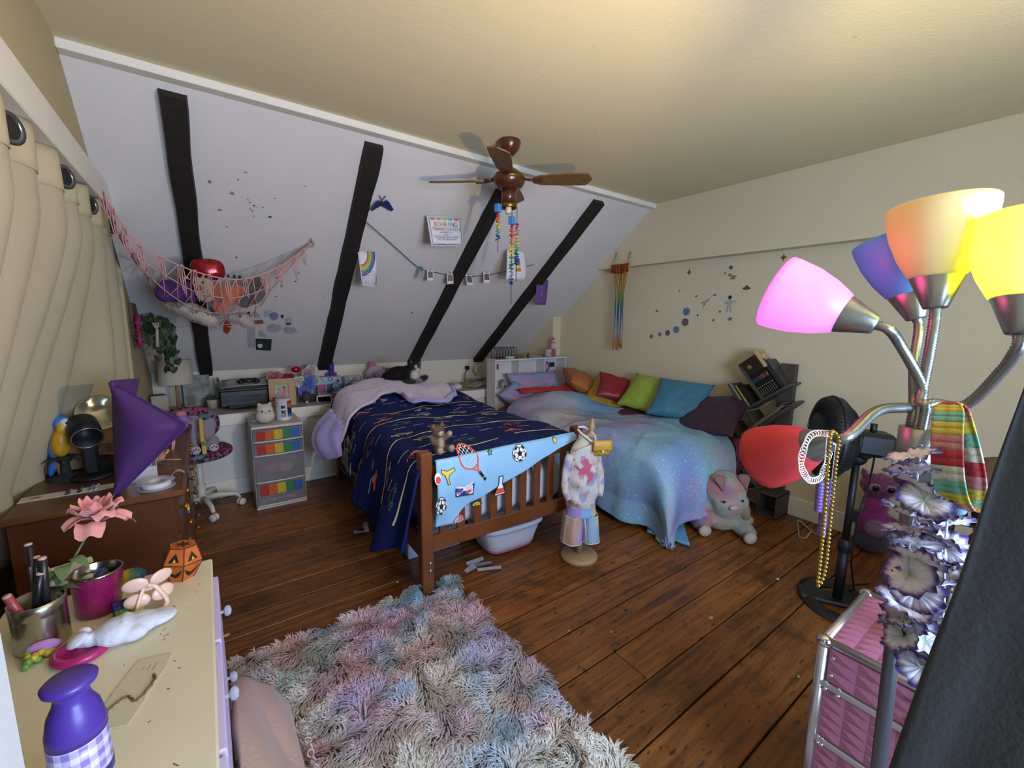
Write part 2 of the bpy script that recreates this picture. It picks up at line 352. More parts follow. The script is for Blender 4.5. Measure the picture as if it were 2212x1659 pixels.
struct(G().box((XL+.02, (YF+3.1)/2+.15, 2.135), (.05, 3.4-YF, .13), bev=.004).build('trim_4', m_trim))
# wall behind the camera, with the window the daylight comes through
x0, x1, z0, z1 = .2, 1.7, .85, 2.05
struct(G().box(((XL+x0)/2, YF-.05, 1.3), (x0-XL, .1, 2.7)).box(((x1+XR)/2, YF-.05, 1.3), (XR-x1, .1, 2.7)).box(((x0+x1)/2, YF-.05, z0/2-.025), (x1-x0, .1, z0+.05))
       .box(((x0+x1)/2, YF-.05, (z1+2.65)/2), (x1-x0, .1, 2.65-z1)).build('wall_front', m_wall))
w2 = struct(G().box((x0+.03, YF-.05, 1.45), (.06, .12, z1-z0)).box((x1-.03, YF-.05, 1.45), (.06, .12, z1-z0)).box(((x0+x1)/2, YF-.05, z0+.03), (x1-x0, .12, .06))
       .box(((x0+x1)/2, YF-.05, z1-.03), (x1-x0, .12, .06)).box(((x0+x1)/2, YF-.05, 1.45), (.05, .05, z1-z0)).build('window_2', m_trim))
# door casing the photograph is taken beside
struct(G().box((-.275, .40, 1.31), (.27, .11, 2.62), bev=.006).build('trim_5', M('casing', '#d9d6d0', .5)))
# rafters
m_raf = M('rafter_wood', '#1d1410', .75, noise=(14, .6), bump=(25, .6))
raf = [(-.095, .015, -.075, .03, 'dark rough-hewn rafter behind the pink toy hammock'), (.865, .975, .93, 1.06, 'dark rough-hewn rafter between the hammock and the rainbow drawing'),
       (1.86, 1.97, 1.92, 2.05, 'dark rough-hewn rafter just beside the award certificate'), (2.83, 2.95, 2.83, 2.97, 'dark rough-hewn rafter beside the purple paper over the headboard')]
for a0, a1, b0, b1, lb in raf:
    def fn(u, v, a0=a0, a1=a1, b0=b0, b1=b1):
        Y = 2.74+v*2.06; l = a0+(b0-a0)*v+.008*nz(v*9, a0*7); r = a1+(b1-a1)*v+.01*nz(v*8+5, a0*7)
        base = Vector((0, Y, zs(Y))); n = SLN*.045*(1+.15*nz(v*6, a0))
        k = int(round(u*4)) % 4
        return [(l, base.y, base.z), (l+.006, base.y-n.y, base.z-n.z), (r-.006, base.y-n.y, base.z-n.z), (r, base.y, base.z)][k]
    g = G(); g.grid(fn, 4, 40, cu=True)
    n0 = len(g.v); g.f += [(3, 2, 1, 0), (n0-4, n0-3, n0-2, n0-1)]; g.m += [0, 0]; g.s = [False]*len(g.f)
    tag(g.build('rafter_beam', m_raf), lb, 'beam', 'exposed rafters on the sloped wall')
# ================================================================ wooden bed with navy duvet
m_bw = M('bed_wood', '#7a4526', .32, noise=(5, .35), coat=.2); m_bw.node_tree.nodes['Texture Coordinate']
m_steel = M('steel', '#c9c9c9', .3, 1)
ba = math.radians(1.6); bed = thing('single_bed', 'brown varnished wooden single bed with square posts and slatted foot', 'bed', (1.445, 3.0, 0), -ba)
for sx in (-1, 1):
    for sy, h in ((-1, .815), (1, .83)):
        p = G().box((sx*.535, sy*1.02, h/2), (.066, .066, h), bev=.006).build('post', m_bw, bed)
        if sy < 0:
            for zz in (.20, .155): G().lathe([(.009, 0), (.009, .004), (.004, .007), (0.0005, .007)], 10, T=Matrix.Translation((sx*.535+.012, -1.053, zz)) @ Matrix.Rotation(PI/2, 4, 'X')).build('bolt_cap', m_steel, p)
G().box((0, -1.02, .295), (1.01, .028, .09), bev=.005).build('foot_rail', m_bw, bed)
G().box((0, -1.02, .70), (1.01, .03, .085), bev=.005).build('foot_top_rail', m_bw, bed)
sl = G().box((0, 0, .50), (.048, .018, .33), bev=.003).mesh('slat', m_bw)
for i in range(9):
    o = bpy.data.objects.new('slat', sl); COL.objects.link(o); o.parent = bed; o.location = (-.43+i*.1075, -1.02, 0)
for sx in (-1, 1): G().box((sx*.535, 0, .26), (.024, 1.98, .14), bev=.004).build('side_rail', m_bw, bed)
G().box((0, 1.02, .55), (1.01, .03, .3), bev=.005).build('head_panel', m_bw, bed)
def ticking():
    m = M('mattress_ticking', '#c4cad6', .7, bump=(60, .3)); return m
m_mat = ticking()
mt = G().box((0, 0, .44), (.97, 1.93, .25), bev=.04).build('mattress', m_mat, None, (1.445, 3.0, 0), -ba, bevel=.02)
tag(mt, 'pale grey quilted mattress on the slatted wooden bed', 'mattress')
# ---- duvet
BM = Matrix.Translation((1.445, 3.0, 0)) @ Matrix.Rotation(-ba, 4, 'Z')
def hang(a, R, k=1.0):
    """a = arc length past an edge: returns outward, down"""
    if a <= 0: return 0, 0
    th = a/R
    if th < 1.45: return R*math.sin(th), R*(1-math.cos(th))
    e = a-1.45*R; return R*math.sin(1.45)+e*.12*k, R*(1-math.cos(1.45))+e*.99
def duvet(s, t):
    """s across (local x), t along (local y)"""
    x = s; y = t; z = .748+.035*math.exp(-(s/.5)**4)
    z += .085/(1+math.exp(-(t-.45)*9))*(1 if s < .45 else max(0, 1-(s-.45)*6))
    z += .016*nz(s*3.1, t*3.1, 1)+.012*nz(s*7+1.5*nz(t*3), t*5, 4)+.006*abs(nz(s*14, t*11, 7))
    xl = -.50+.03*nz(t*1.5, 9); out, dn = hang(xl-s, .09, 1.2)
    if s < xl:
        e = max(0, xl-s-.1); x = xl-out-e*(.10*math.sin(t*15+2*nz(t*2))+.10*nz(t*9, 2)+.10); z -= dn
    out, dn = hang(s-.52, .06)
    if s > .52: x = .52+out*.7; z -= dn
    out, dn = hang(-1.035-t, .035)
    if t < -1.035: y = -1.035-out*.6; z -= dn*.8
    if t > .95: z -= (t-.95)*.5
    return BM @ Vector((x, y, z))
def dlen(t):  # how far the left side hangs, by position along the bed
    P = [(-1.1, -1.00), (-.93, -1.04), (-.65, -1.13), (-.31, -1.04), (0, -.89), (.34, -.74), (1.1, -.66)]
    for (a, sa), (b, sb) in zip(P, P[1:]):
        if t <= b: k = (t-a)/(b-a); k = k*k*(3-2*k); return sa+(sb-sa)*k-.015*nz(t*7, 3)
    return -.66
m_navy = M('duvet_navy', '#10205c', .85, noise=(9, .2), bump=(150, .12), spec=.2)
m_sky = M('duvet_reverse', '#8ec3ee', .75, bump=(150, .12), sheen=.2)
def dmap(u, v):
    t = -1.05+v*2.05; s0 = dlen(t); return duvet(s0+(.60-s0)*u, t)
dv = G(); dv.grid(dmap, 110, 120)
dvo = tag(dv.build('duvet', m_navy, solid=.012, off=-1), 'navy blue duvet printed with race cars and road lines on wooden bed', 'duvet')
# printed lines and cars (flat print following the cloth)
class Print:
    def __init__(s, P, sgn=1): s.P = P; s.g = G(); s.sgn = sgn
    def pt(s, a, b, k):
        p = s.P(a, b); e = .004; du = s.P(a+e, b)-p; dv_ = s.P(a, b+e)-p; n = du.cross(dv_)
        n = n.normalized() if n.length > 0 else Vector((0, 0, 1)); return p+n*(s.sgn*k)
    def ribbon(s, pts, w, mi, k=.0035):
        for i in range(len(pts)-1):
            a, b = Vector(pts[i]), Vector(pts[i+1]); d = (b-a)
            if d.length < 1e-6: continue
            d = d.normalized()*w*.3; q = Vector((-(b-a).y, (b-a).x)).normalized()*w/2
            a2, b2 = a-d, b+d
            s.g.add([s.pt(*(a2+q), k), s.pt(*(b2+q), k), s.pt(*(b2-q), k), s.pt(*(a2-q), k)], [(0, 1, 2, 3)], mi)
    def poly(s, pts, mi, k=.003):
        cx = sum(p[0] for p in pts)/len(pts); cy = sum(p[1] for p in pts)/len(pts); n = len(pts)
        s.g.add([s.pt(cx, cy, k)]+[s.pt(*p, k) for p in pts], [(0, 1+i, 1+(i+1) % n) for i in range(n)], mi)
def circ(cx, cy, r, n=20, ry=None, a0=0): return [(cx+r*math.cos(a0+2*PI*i/n), cy+(ry or r)*math.sin(a0+2*PI*i/n)) for i in range(n)]
def close(p): return p+[p[0]]
pr = Print(duvet); rn = random.Random(5)
mk_print = [M('print_cream', '#e6dcae', .8), M('print_orange', '#c8583a', .8), M('print_blue', '#3f6db4', .8), M('print_green', '#5f8a5c', .8), M('print_pale', '#a9b6d8', .8)]
tt = -.92; k = 0
while tt < .9:
    for seg in range(-6, 4):
        a = -.92+.15*(seg+6); L_ = .15 if k % 2 == 0 else rn.uniform(.05, .11)
        if rn.random() < .12: continue
        pts = [(a+L_*j/5, tt+.045*math.sin((a+L_*j/5)*5+k)+.01*nz((a+L_*j/5)*9, k)) for j in range(6)]
        pr.ribbon(pts, .0105 if k % 2 == 0 else .008, 0 if k % 2 == 0 else 4)
    for c in range(5):
        cx = -.82+c*.32+rn.uniform(-.05, .05)+(k % 2)*.12; cy = tt+.10+rn.uniform(-.02, .02)+.03*math.sin(cx*5+k); ci = rn.choice([0, 1, 2, 3, 1, 0]); w = .07
        body = [(cx-w, cy-.012), (cx-w*.9, cy+.006), (cx-w*.45, cy+.012), (cx-w*.2, cy+.03), (cx+w*.3, cy+.032), (cx+w*.55, cy+.012), (cx+w, cy+.006), (cx+w, cy-.012)]
        if ci in (1, 2) and rn.random() < .7: pr.poly(body, ci); pr.ribbon(close(circ(cx+w*.05, cy+.018, .012, 8)), .004, 4, .005)
        else: pr.ribbon(close(body), .005, ci)
        for wx in (-.5, .55): pr.ribbon(close(circ(cx+w*wx, cy-.014, .012, 9)), .005, ci, .0042)
        if rn.random() < .6:
            for j in range(3): pr.poly(circ(cx-w*.5+j*.028, cy-.045, .006, 6), 2)
    tt += .185; k += 1
stuff(pr.g.build('car_print', mk_print, dvo))
# light blue turned-over end hanging in front of the slats
LB = [(.0, .405), (.12, .415), (.135, .455), (.2, .50), (.4, .565), (.62, .64), (.84, .712), (.97, .745), (1.0, .75)]
def lbz(u):
    for (a, za), (b, zb) in zip(LB, LB[1:]):
        if u <= b: return za+(zb-za)*(u-a)/(b-a)
    return LB[-1][1]
def sheet(u, z):
    """u 0..1 across between the posts; z height"""
    d = max(0, .80-z); w = .010*math.sin(u*26+3*nz(z*4, u*3))*min(1, d*5)*(1 if u < .3 else .45)+.008*nz(u*6, z*6)
    zz = z
    y = -1.068-.012-w-.02*math.sin(min(1, d/.35)*PI)
    if z > .775: y += (z-.775)*1.6
    return BM @ Vector((-.497+.975*u, y, zz))
sh = G(); sh.grid(lambda u, v: sheet(u, lbz(u)+(.792-.012*(1-u)-lbz(u))*v), 80, 34)
sho = tag(sh.build('duvet_end', m_sky, solid=.006, off=-1), 'light blue cloth with sports and school print hung over the bed foot', 'bedding')
ps = Print(lambda a, b: sheet(a, b), 1)
def flush(nm):
    if ps.g.v: ps.g.build(nm, pm, sho)
    ps.g = G()
pm = [M('ink_black', '#10131c', .8), M('ink_white', '#f0f3fa', .8), M('ink_red', '#d9573f', .8), M('ink_yellow', '#e0cf4f', .8), M('ink_green', '#6fae7c', .8), M('ink_lav', '#9aa3d8', .8), M('ink_navy', '#27346b', .8)]
AS = 1/.975  # 1 m in u
def ball(cx, cy, r, sx=1.0):
    f = lambda pts: [(cx+(x)*AS*sx, cy+y) for x, y in pts]
    ps.poly(f(circ(0, 0, r*1.07, 24)), 0, .0030); ps.poly(f(circ(0, 0, r, 24)), 1, .0040)
    ps.poly(f(circ(0, 0, r*.36, 5, a0=PI/2)), 0, .0052)
    for i in range(5):
        a = PI/2+2*PI*i/5; ps.ribbon(f([(r*.36*math.cos(a), r*.36*math.sin(a)), (r*.68*math.cos(a), r*.68*math.sin(a))]), .004, 0, .0055)
        b = a+PI/5
        ps.poly(f([(r*.66*math.cos(b), r*.66*math.sin(b)), (r*.86*math.cos(b-.3), r*.86*math.sin(b-.3)), (r*.98*math.cos(b-.26), r*.98*math.sin(b-.26)), (r*.98*math.cos(b+.26), r*.98*math.sin(b+.26)), (r*.86*math.cos(b+.3), r*.86*math.sin(b+.3))]), 0, .0052)
        ps.ribbon(f([(r*.68*math.cos(a), r*.68*math.sin(a)), (r*.84*math.cos(a+.33), r*.84*math.sin(a+.33))]), .004, 0, .0055); ps.ribbon(f([(r*.68*math.cos(a), r*.68*math.sin(a)), (r*.84*math.cos(a-.33), r*.84*math.sin(a-.33))]), .004, 0, .0055)
def racket(cx, cy, ang, r=.052):
    c, s_ = math.cos(ang), math.sin(ang); f = lambda pts: [(cx+(x*c-y*s_)*AS, cy+x*s_+y*c) for x, y in pts]
    for i in range(-3, 4):
        h = math.sqrt(max(0, 1-(i/3.6)**2)); ps.ribbon(f([(-r*1.25*h, i*r/3.6), (r*1.25*h, i*r/3.6)]), .0022, 1, .0032); ps.ribbon(f([(i*r*1.25/3.6, -r*h), (i*r*1.25/3.6, r*h)]), .0022, 1, .0034)
    ps.ribbon(f(close(circ(0, 0, r*1.25, 24, r))), .007, 2, .0042)
    ps.ribbon(f([(r*1.2, .02), (r*1.75, 0), (r*1.2, -.02)]), .007, 2, .0042); ps.ribbon(f([(r*1.7, 0), (r*2.0, 0)]), .008, 2, .0042)
    ps.ribbon(f([(r*2.0, 0), (r*3.1, 0)]), .017, 0, .0045); ps.ribbon(f([(r*2.7, -.008), (r*2.7, .008)]), .005, 3, .0055)
def sun(cx, cy, r):
    f = lambda pts: [(cx+x*AS, cy+y) for x, y in pts]
    pts = [(r*math.cos(PI*i/12), r*math.sin(PI*i/12)) for i in range(13)]; ps.poly(f(pts), 3, .0035)
    for i in range(9):
        a = PI*(i+.5)/9; ps.ribbon(f([(1.15*r*math.cos(a), 1.15*r*math.sin(a)), (1.6*r*math.cos(a), 1.6*r*math.sin(a))]), .003, 0, .0035)
    ps.poly(f(circ(-r*.3, r*.4, .004, 6)), 0, .005); ps.poly(f(circ(r*.3, r*.4, .004, 6)), 0, .005); ps.ribbon(f(close(pts)), .0022, 0, .0045)
def uvp(x, y):  # photo point -> sheet coordinates
    p = BM.inverted() @ ony(x, y, 1.915); return (p.x+.497)/.975, p.z
ball(*uvp(1121, 979), .047); flush('football_print'); ball(*uvp(953, 1093), .05, .55); flush('football_print')
racket(*uvp(1014, 991), -.95); flush('racket_print')
u_, z_ = uvp(1059, 978); star = [(u_+AS*(.016 if i % 2 == 0 else .007)*math.cos(PI/2+PI*i/5), z_+(.016 if i % 2 == 0 else .007)*math.sin(PI/2+PI*i/5)) for i in range(10)]
ps.poly(star, 4); ps.ribbon(close(star), .003, 0, .0045); flush('star_print')
u_, z_ = uvp(1080, 1047); F_ = lambda pts: [(u_+x*AS, z_+y) for x, y in pts]
fk = F_([(-.012, .055), (.012, .055), (.011, .01), (.036, -.05), (.03, -.058), (-.036, -.058), (-.04, -.05), (-.013, .01)]); ps.poly(fk, 1, .003); ps.ribbon(close(fk), .005, 0, .0045)
ps.poly(F_([(-.022, -.018), (.02, -.018), (.032, -.05), (-.034, -.05)]), 2, .0045); flush('flask_print')
u_, z_ = uvp(1003, 1058)
ps.poly(F_([(-.06, .02), (-.055, -.03), (.055, -.038), (.06, .028), (.0, .02)]), 6, .003)
ps.poly(F_([(-.05, .03), (0, .018), (0, -.035), (-.048, -.022)]), 1, .0042); ps.poly(F_([(.05, .036), (0, .018), (0, -.035), (.05, -.026)]), 1, .0042)
for j in range(4): ps.ribbon(F_([(-.043, .018-j*.011), (-.008, .010-j*.012)]), .0035, 5, .0052); ps.ribbon(F_([(.008, .012-j*.01), (.043, .026-j*.012)]), .0035, 5 if j < 3 else 2, .0052)
ps.poly(F_([(.012, -.008), (.04, -.002), (.04, -.02), (.012, -.026)]), 2, .0056); flush('book_print')
sun(*uvp(1030, 1092), .024); flush('sun_print'); u2, z2 = uvp(1196, 951); ps.poly(circ(u2, z2, .016, 14), 3); ps.ribbon(close(circ(u2, z2, .016, 14)), .003, 0, .0045); flush('sun_print')
u_, z_ = uvp(966, 1025)
fh = F_([(-.03, .03), (.0, .018), (.04, .03), (.045, .015), (.01, -.005), (.005, -.03), (.012, -.05), (.0, -.055), (-.004, -.03), (-.012, -.005), (-.03, .01)]); ps.poly(fh, 3, .003); ps.ribbon(close(fh), .003, 0, .0045); flush('trophy_print')
u_, z_ = uvp(938, 1035); ps.poly(circ(.004, z_-.005, .018, 14, .032), 1, .003); ps.poly(circ(.006, z_-.012, .014, 12, .02), 2, .0045); flush('flask_print')
u_, z_ = uvp(992, 1122); hb = [(u_+.034*AS*math.cos(PI*i/12), z_-.02+.036*math.sin(PI*i/12)) for i in range(13)]
ps.ribbon(hb, .006, 2, .0042)
for i in range(-2, 3): ps.ribbon([(u_+i*.011*AS, z_-.02), (u_+i*.011*AS, z_-.02+.034*math.sqrt(1-(i*.011/.036)**2))], .002, 1, .0032)
for i in range(3): ps.ribbon([(u_-.028*AS, z_-.012+i*.01), (u_+.028*AS, z_-.012+i*.01)], .002, 1, .0034)
flush('racket_print')

# ================================================================ galaxy bed
GX0, GX1, GY0, GY1, GZ = 2.52, 3.64, 1.72, 3.86, .60
g2 = thing('low_bed', 'low bed base under the tie dye galaxy comforter', 'bed', ((GX0+GX1)/2, (GY0+GY1)/2, 0))
G().box((0, 0, .16), (1.06, 2.06, .30), bev=.01).build('base', M('bed_base', '#6b4a52', .8), g2)
G().box((0, 0, .44), (1.08, 2.08, .24), bev=.05).build('mattress', M('maroon_sheet', '#7c3442', .8, noise=(5, .2), bump=(14, .3)), g2, bevel=.03)
def galaxy(s, t):
    """comforter: s across from the near side, t along from the foot"""
    x, y = s, t
    z = GZ+.03+.018*nz(s*2.5, t*2.5, 3)+.014*nz(s*6, t*4.5, 8)+.006*abs(nz(s*15, t*12, 2))
    z += .022*(1-abs(nz(s*3.3+.6*nz(t*2), t*2.6, 12))*2)**2*.6+.13*math.exp(-((t-3.25)/.33)**2)*math.exp(-((s-2.98)/.5)**2)
    z += .05*math.exp(-((t-2.1)/.3)**2)*math.exp(-((s-3.0)/.5)**2)
    xl = GX0+.05; yl = GY0+.05
    o1, d1 = hang(xl-s, .12); o2, d2 = hang(yl-t, .13)
    f1 = .5+.5*nz(t*2.2, 4); f2 = .5+.5*nz(s*2.7, 9)
    if s < xl:
        e = max(0, xl-s-.15); x = xl-o1-e*(.08*math.sin(t*10+1.5*nz(t*3))+.08*nz(t*5, 5)-.06)-.05*math.sin(PI*min(1, (xl-s)/.5)); z -= d1
    if t < yl:
        e = max(0, yl-t-.15); y = yl-o2-e*(.10*math.sin(s*9+2*nz(s*3, 1))+.08*nz(s*5, 3)+.16)-.06*math.sin(PI*min(1, (yl-t)/.55)); z -= d2
    if s < xl and t < yl:      # corner: soft fold standing out
        a = min(xl-s, yl-t); z = max(z, .03+.02*nz(s*9, t*9)); x -= .06*min(1, a*3)*0; 
    z = max(z, .012+.012*(1+nz(s*11, t*11)))
    return Vector((x, y, z))
def gdye(p):
    """tie-dye of the cloth itself, keyed to the unfolded cloth"""
    return p
GC = [lin(c) for c in ('#3f86c4', '#b06a90', '#86a6c8', '#8f7fc0', '#9fb3b8', '#2f4f9e', '#c9a5a8', '#5c9fb4')]
def dye(a, b):
    n1 = nz(a*1.6+3, b*1.6, 0)+.4*nz(a*4, b*4, 5); n2 = nz(a*1.4, b*1.4+7, 2)+.35*nz(a*5, b*5, 1); n3 = nz(a*2.1+9, b*2.1, 4)
    c = Vector(lin('#7aa8c4'))
    for w, cc in ((max(0, n1)*1.5, '#3a7fd0'), (max(0, n2)*1.5, '#b4607f'), (max(0, -n1)*1.3, '#b9b0a8'), (max(0, -n2)*1.4, '#58a0b4'), (max(0, n3)*.9, '#9a94b8'), (max(0, -n3-.2)*1.5, '#3a66b4')):
        w = min(.85, w); c = c*(1-w)+Vector(lin(cc))*w
    return c*.78+Vector(lin('#c4c0c2'))*.22
gg = G(); nu, nv = 130, 150; cols = []
def gmap(u, v):
    s = GX0-.60+(1.40)*u; t = GY0-.56+(2.28)*v
    return galaxy(s, t)
gg.grid(gmap, nu, nv)
m_gal = MV('galaxy_cloth', .85, bump=(16, .55), spec=.2)
nt_ = m_gal.node_tree; a_ = [n for n in nt_.nodes if n.type == 'ATTRIBUTE'][0]
tcg = nt_.nodes.new('ShaderNodeTexCoord'); ns = nt_.nodes.new('ShaderNodeTexNoise'); ns.inputs['Scale'].default_value = 75; ns.inputs['Detail'].default_value = 2; nt_.links.new(tcg.outputs['Object'], ns.inputs['Vector'])
rs = nt_.nodes.new('ShaderNodeValToRGB'); rs.color_ramp.elements[0].position = .60; rs.color_ramp.elements[1].position = .72; nt_.links.new(ns.outputs['Fac'], rs.inputs['Fac'])
mg = nt_.nodes.new('ShaderNodeMath'); mg.operation = 'MULTIPLY'; mg.inputs[1].default_value = .45; nt_.links.new(rs.outputs['Color'], mg.inputs[0])
mxg = nt_.nodes.new('ShaderNodeMix'); mxg.data_type = 'RGBA'; nt_.links.new(mg.outputs[0], mxg.inputs[0]); nt_.links.new(a_.outputs['Color'], mxg.inputs[6]); mxg.inputs[7].default_value = (.75, .8, .9, 1)
nt_.links.new(mxg.outputs[2], nt_.nodes['Principled BSDF'].inputs['Base Color'])
go = tag(gg.build('comforter', m_gal, solid=.02, off=-1), 'puffy tie dye galaxy comforter in blue, pink and grey spilling to the floor', 'comforter')
at = go.data.color_attributes.new('Col', 'FLOAT_COLOR', 'POINT')
cc = []
for j in range(nv):
    for i in range(nu):
        c = dye(GX0-.60+1.40*i/(nu-1), GY0-.56+2.28*j/(nv-1)); cc += [c.x, c.y, c.z, 1]
at.data.foreach_set('color', cc)
# turned corner of the comforter on the floor
cf = G(); 
def corner(u, v):
    a = onz(1398, 1150, .02); b = onz(1490, 1178, .02); c = onz(1470, 1118, .02); d = onz(1400, 1090, .02)
    p = a*(1-u)*(1-v)+b*u*(1-v)+c*u*v+d*(1-u)*v; p.z = .02+.07*math.sin(PI*min(1, u*.9+.05))*v*(1-u*.6)+.05*v*(1-u)+.008*nz(u*5, v*5); return p
cf.grid(corner, 18, 18); cf.build('turned_corner', M('comforter_reverse', '#5f9cc0', .8, bump=(20, .4)), go, solid=.015)
# ================================================================ curtain
ct = thing('curtain', 'cream eyelet curtain hanging in deep folds across the window alcove', 'curtain', (-.42, 2.0, 0))
def curt(u, v):
    Y = -1.35+2.78*u; zz = 2.062-v*1.55; k = v**1.3; q_ = max(0, min(1, (1.12-Y)/.5)); k2 = max(0, min(1, (v-.16)/.66))**1.15; back = .06+.31*k2*q_*q_*(3-2*q_)
    fold = (.035+.015*k)*math.sin(u*2*PI*11+.7*nz(u*5, v*1.5)+.3)+.012*nz(u*20, v*3)
    return Vector((.045-back+fold+.02, Y+.03*k*nz(u*4, 2), zz+.006*math.sin(u*60)))
m_cur = M('curtain_cloth', '#a0947a', .85, noise=(3, .08), bump=(220, .15), sheen=.1)
G().grid(curt, 240, 40).build('cloth', m_cur, ct, solid=.003)
m_hem = M('curtain_hem', '#ac9f80', .85)
def hem(u, v):
    p = curt(u, v*.085); return p+Vector((.004, 0, 0))
G().grid(hem, 240, 5).build('top_hem', m_hem, ct, solid=.003)
m_eye = M('eyelet', '#77767a', .25, .9)
for i in range(0, 11, 2):
    u = (i+.30)/11; p = curt(u, .05)
    T = frame_T((p.x+.014, p.y-.006, p.z), (.55, .83, 0), (0, 0, 1)); T = T @ Matrix.Diagonal((1.1, 1.25, 1, 1))
    G().lathe([(.022, -.003), (.033, -.003), (.033, .003), (.022, .003), (.022, -.003)], 20, T=T, cap=False).lathe([(.0005, .0), (.024, .0)], 16, mi=1, T=T, cap=False).build('eyelet', [m_eye, M('eyelet_dark', '#0d0c0b', .8)], ct)
cr = G().tube([(-.425, .5, 2.02), (-.425, 3.55, 2.02)], .012, 12).ell((-.425, 3.56, 2.02), .022).build('curtain_rod', M('rod_black', '#151515', .4, .6)); tag(cr, 'dark metal curtain rod under the window header', 'rod')
# ================================================================ white dresser
DX0, DX1, DY0, DY1, DZ = -.47, -.036, .50, 1.545, .75
dr = thing('dresser', 'white painted dresser with lilac drawers and glass knobs', 'dresser', ((DX0+DX1)/2, (DY0+DY1)/2, 0))
m_white = M('dresser_white', '#e0d3b0', .45, noise=(7, .07)); m_lil = M('drawer_lilac', '#cbb8d8', .5)
hx, hy = (DX1-DX0)/2, (DY1-DY0)/2
G().box((-.004, 0, .375), (2*hx-.01, 2*hy-.02, .71), bev=.004).build('body', m_white, dr)
tp = G().box((0, 0, DZ-.011), (2*hx, 2*hy, .022), bev=.004).build('top', m_white, dr)
for i in range(26):   # scuffs and paint marks on the top
    r_ = random.Random(i); a = r_.uniform(0, PI); px_, py_ = r_.uniform(-.05, hx-.02), r_.uniform(-.35, hy-.05); l = r_.uniform(.003, .012)
    G().box((px_, py_, DZ+.0003), (l, .0016, .0006), rz=a).build('scuff', M('scuff%d' % (i % 3), ['#5b5348', '#7d7364', '#8c3a32' if i == 2 else '#6a6054'][i % 3], .8), tp)
m_knob = M('glass_knob', '#e8e8f0', .05, trans=.7, spec=.8)
for c in range(3):
    for r in range(3):
        yy = -hy+.02+(2*hy-.04)*(c+.5)/3; zz = .60-r*.215
        d = G().box((hx+.002, yy, zz), (.018, (2*hy-.04)/3-.012, .2), bev=.003).build('drawer', m_lil, dr)
        kT = Matrix.Translation((hx+.010, yy+.02, zz+.06)) @ Matrix.Rotation(PI/2, 4, 'Y')
        G().lathe([(.004, 0), (.004, .008), (.012, .012), (.015, .019), (.010, .026), (.0005, .028)], 10, T=kT, smooth=False).build('knob', m_knob, d)
def on_dr(x, y): p = onz(x, y, DZ); p.z = DZ+.001; return p
# tin can with pens
p = on_dr(90, 1402); p.y += .02
can = thing('tin_can', 'ribbed tin can holding pens beside the magenta cup', 'can', p)
prof = [(.044, 0), (.046, .003)]+[(.0455-.0012*(i % 2), .012+.0045*i) for i in range(17)]+[(.046, .095), (.047, .112), (.044, .112), (.044, .006), (.001, .006)]
G().lathe(prof, 36).build('body', M('tin', '#b3b0a8', .25, 1), can)
G().ell((.01, -.047, .018), (.03, .008, .016)).build('pink_bow', M('pink_bow', '#b87fae', .7), can)
pens = [(-.025, .0, .2, '#151517', .25, .006), (-.005, .02, .22, '#17171a', -.05, .007), (.012, .012, .17, '#a8809b', -.1, .008), (.02, -.01, .2, '#1a1a1c', .1, .0075), (-.03, -.012, .17, '#151518', .4, .0075), (.0, -.02, .14, '#b04a4a', -.5, .008), (-.015, .015, .16, '#8a6a8f', .3, .006)]
for i, (x, y, h, c, lean, r) in enumerate(pens):
    T = Matrix.Translation(p+Vector((x*.6, y*.6, .010))) @ Matrix.Rotation(lean*.5, 4, 'Y')
    pn = thing('pen', ['black marker with pale cap end leaning in the tin can', 'tall black marker at the back of the tin can', 'glittery pink pen in the tin can', 'black marker behind the glitter pen in the tin can', 'short black marker at the rim of the tin can', 'coral spiral pencil lying low in the tin can', 'mauve brush handle in the tin can'][i], 'pen', p+Vector((x*.6, y*.6, .010)))
    pn.rotation_euler = (-.1*y/.02, lean*.5, 0)
    G().tube([(0, 0, 0), (0, 0, h*.7), (0, 0, h)], [r*.8, r, r], 10).build('barrel', M('pen'+c, c, .35, noise=(90, .4) if i in (2, 5) else None), pn)
    G().tube([(0, 0, h), (0, 0, h+.004)], [r, r*.9], 10).build('cap', M('pen_end', '#c59a90', .5), pn)
# artificial pink flower standing in the can
fl_ = thing('fabric_flower', 'pink fabric peony on a thin stem standing in the tin can', 'flower', p+Vector((.018, .015, .008)))
top = Vector((.07, .13, .205)); st = catmull([(0, 0, 0), (.012, .03, .1), (.045, .09, .17), tuple(top)], 6)
G().tube(st, .0026, 6).build('stem', M('stem_green', '#5e6b48', .6), fl_)
m_pet = MV('petals', .75, sheen=.3)
for i in range(17):
    r_ = random.Random(i+3); a = i*2.4; R0 = .012+.046*(i/17); tilt = .12+1.25*(1-i/17)
    def pet(u, v, a=a, R0=R0, tilt=tilt, r_=r_, i=i):
        w = (u-.5)*1.5*(.5+.5*math.sin(PI*min(1, v*.9+.1))); rr = v*(R0+.022); th = a+w*.9
        z = tilt*rr*1.0-1.6*max(0, rr-.05)+.006*math.sin(u*9+i)*v+.004*math.sin(v*6+i)
        return (rr*math.cos(th), rr*math.sin(th)*.9, z+.004*(17-i)/6)
    def pc(co, i=i): 
        k = min(1, math.hypot(co.x, co.y)/.06); return tuple(Vector(lin('#b8505e'))*(1-k)*.5+Vector(lin('#e79a92'))*(.5+.5*k)*(.8+.2*(i % 3)/2))
    G().grid(pet, 8, 7).build('petal', m_pet, fl_, loc=top, colfn=pc)
m_leaf = M('fabric_leaf', '#5d7040', .7, noise=(20, .3))
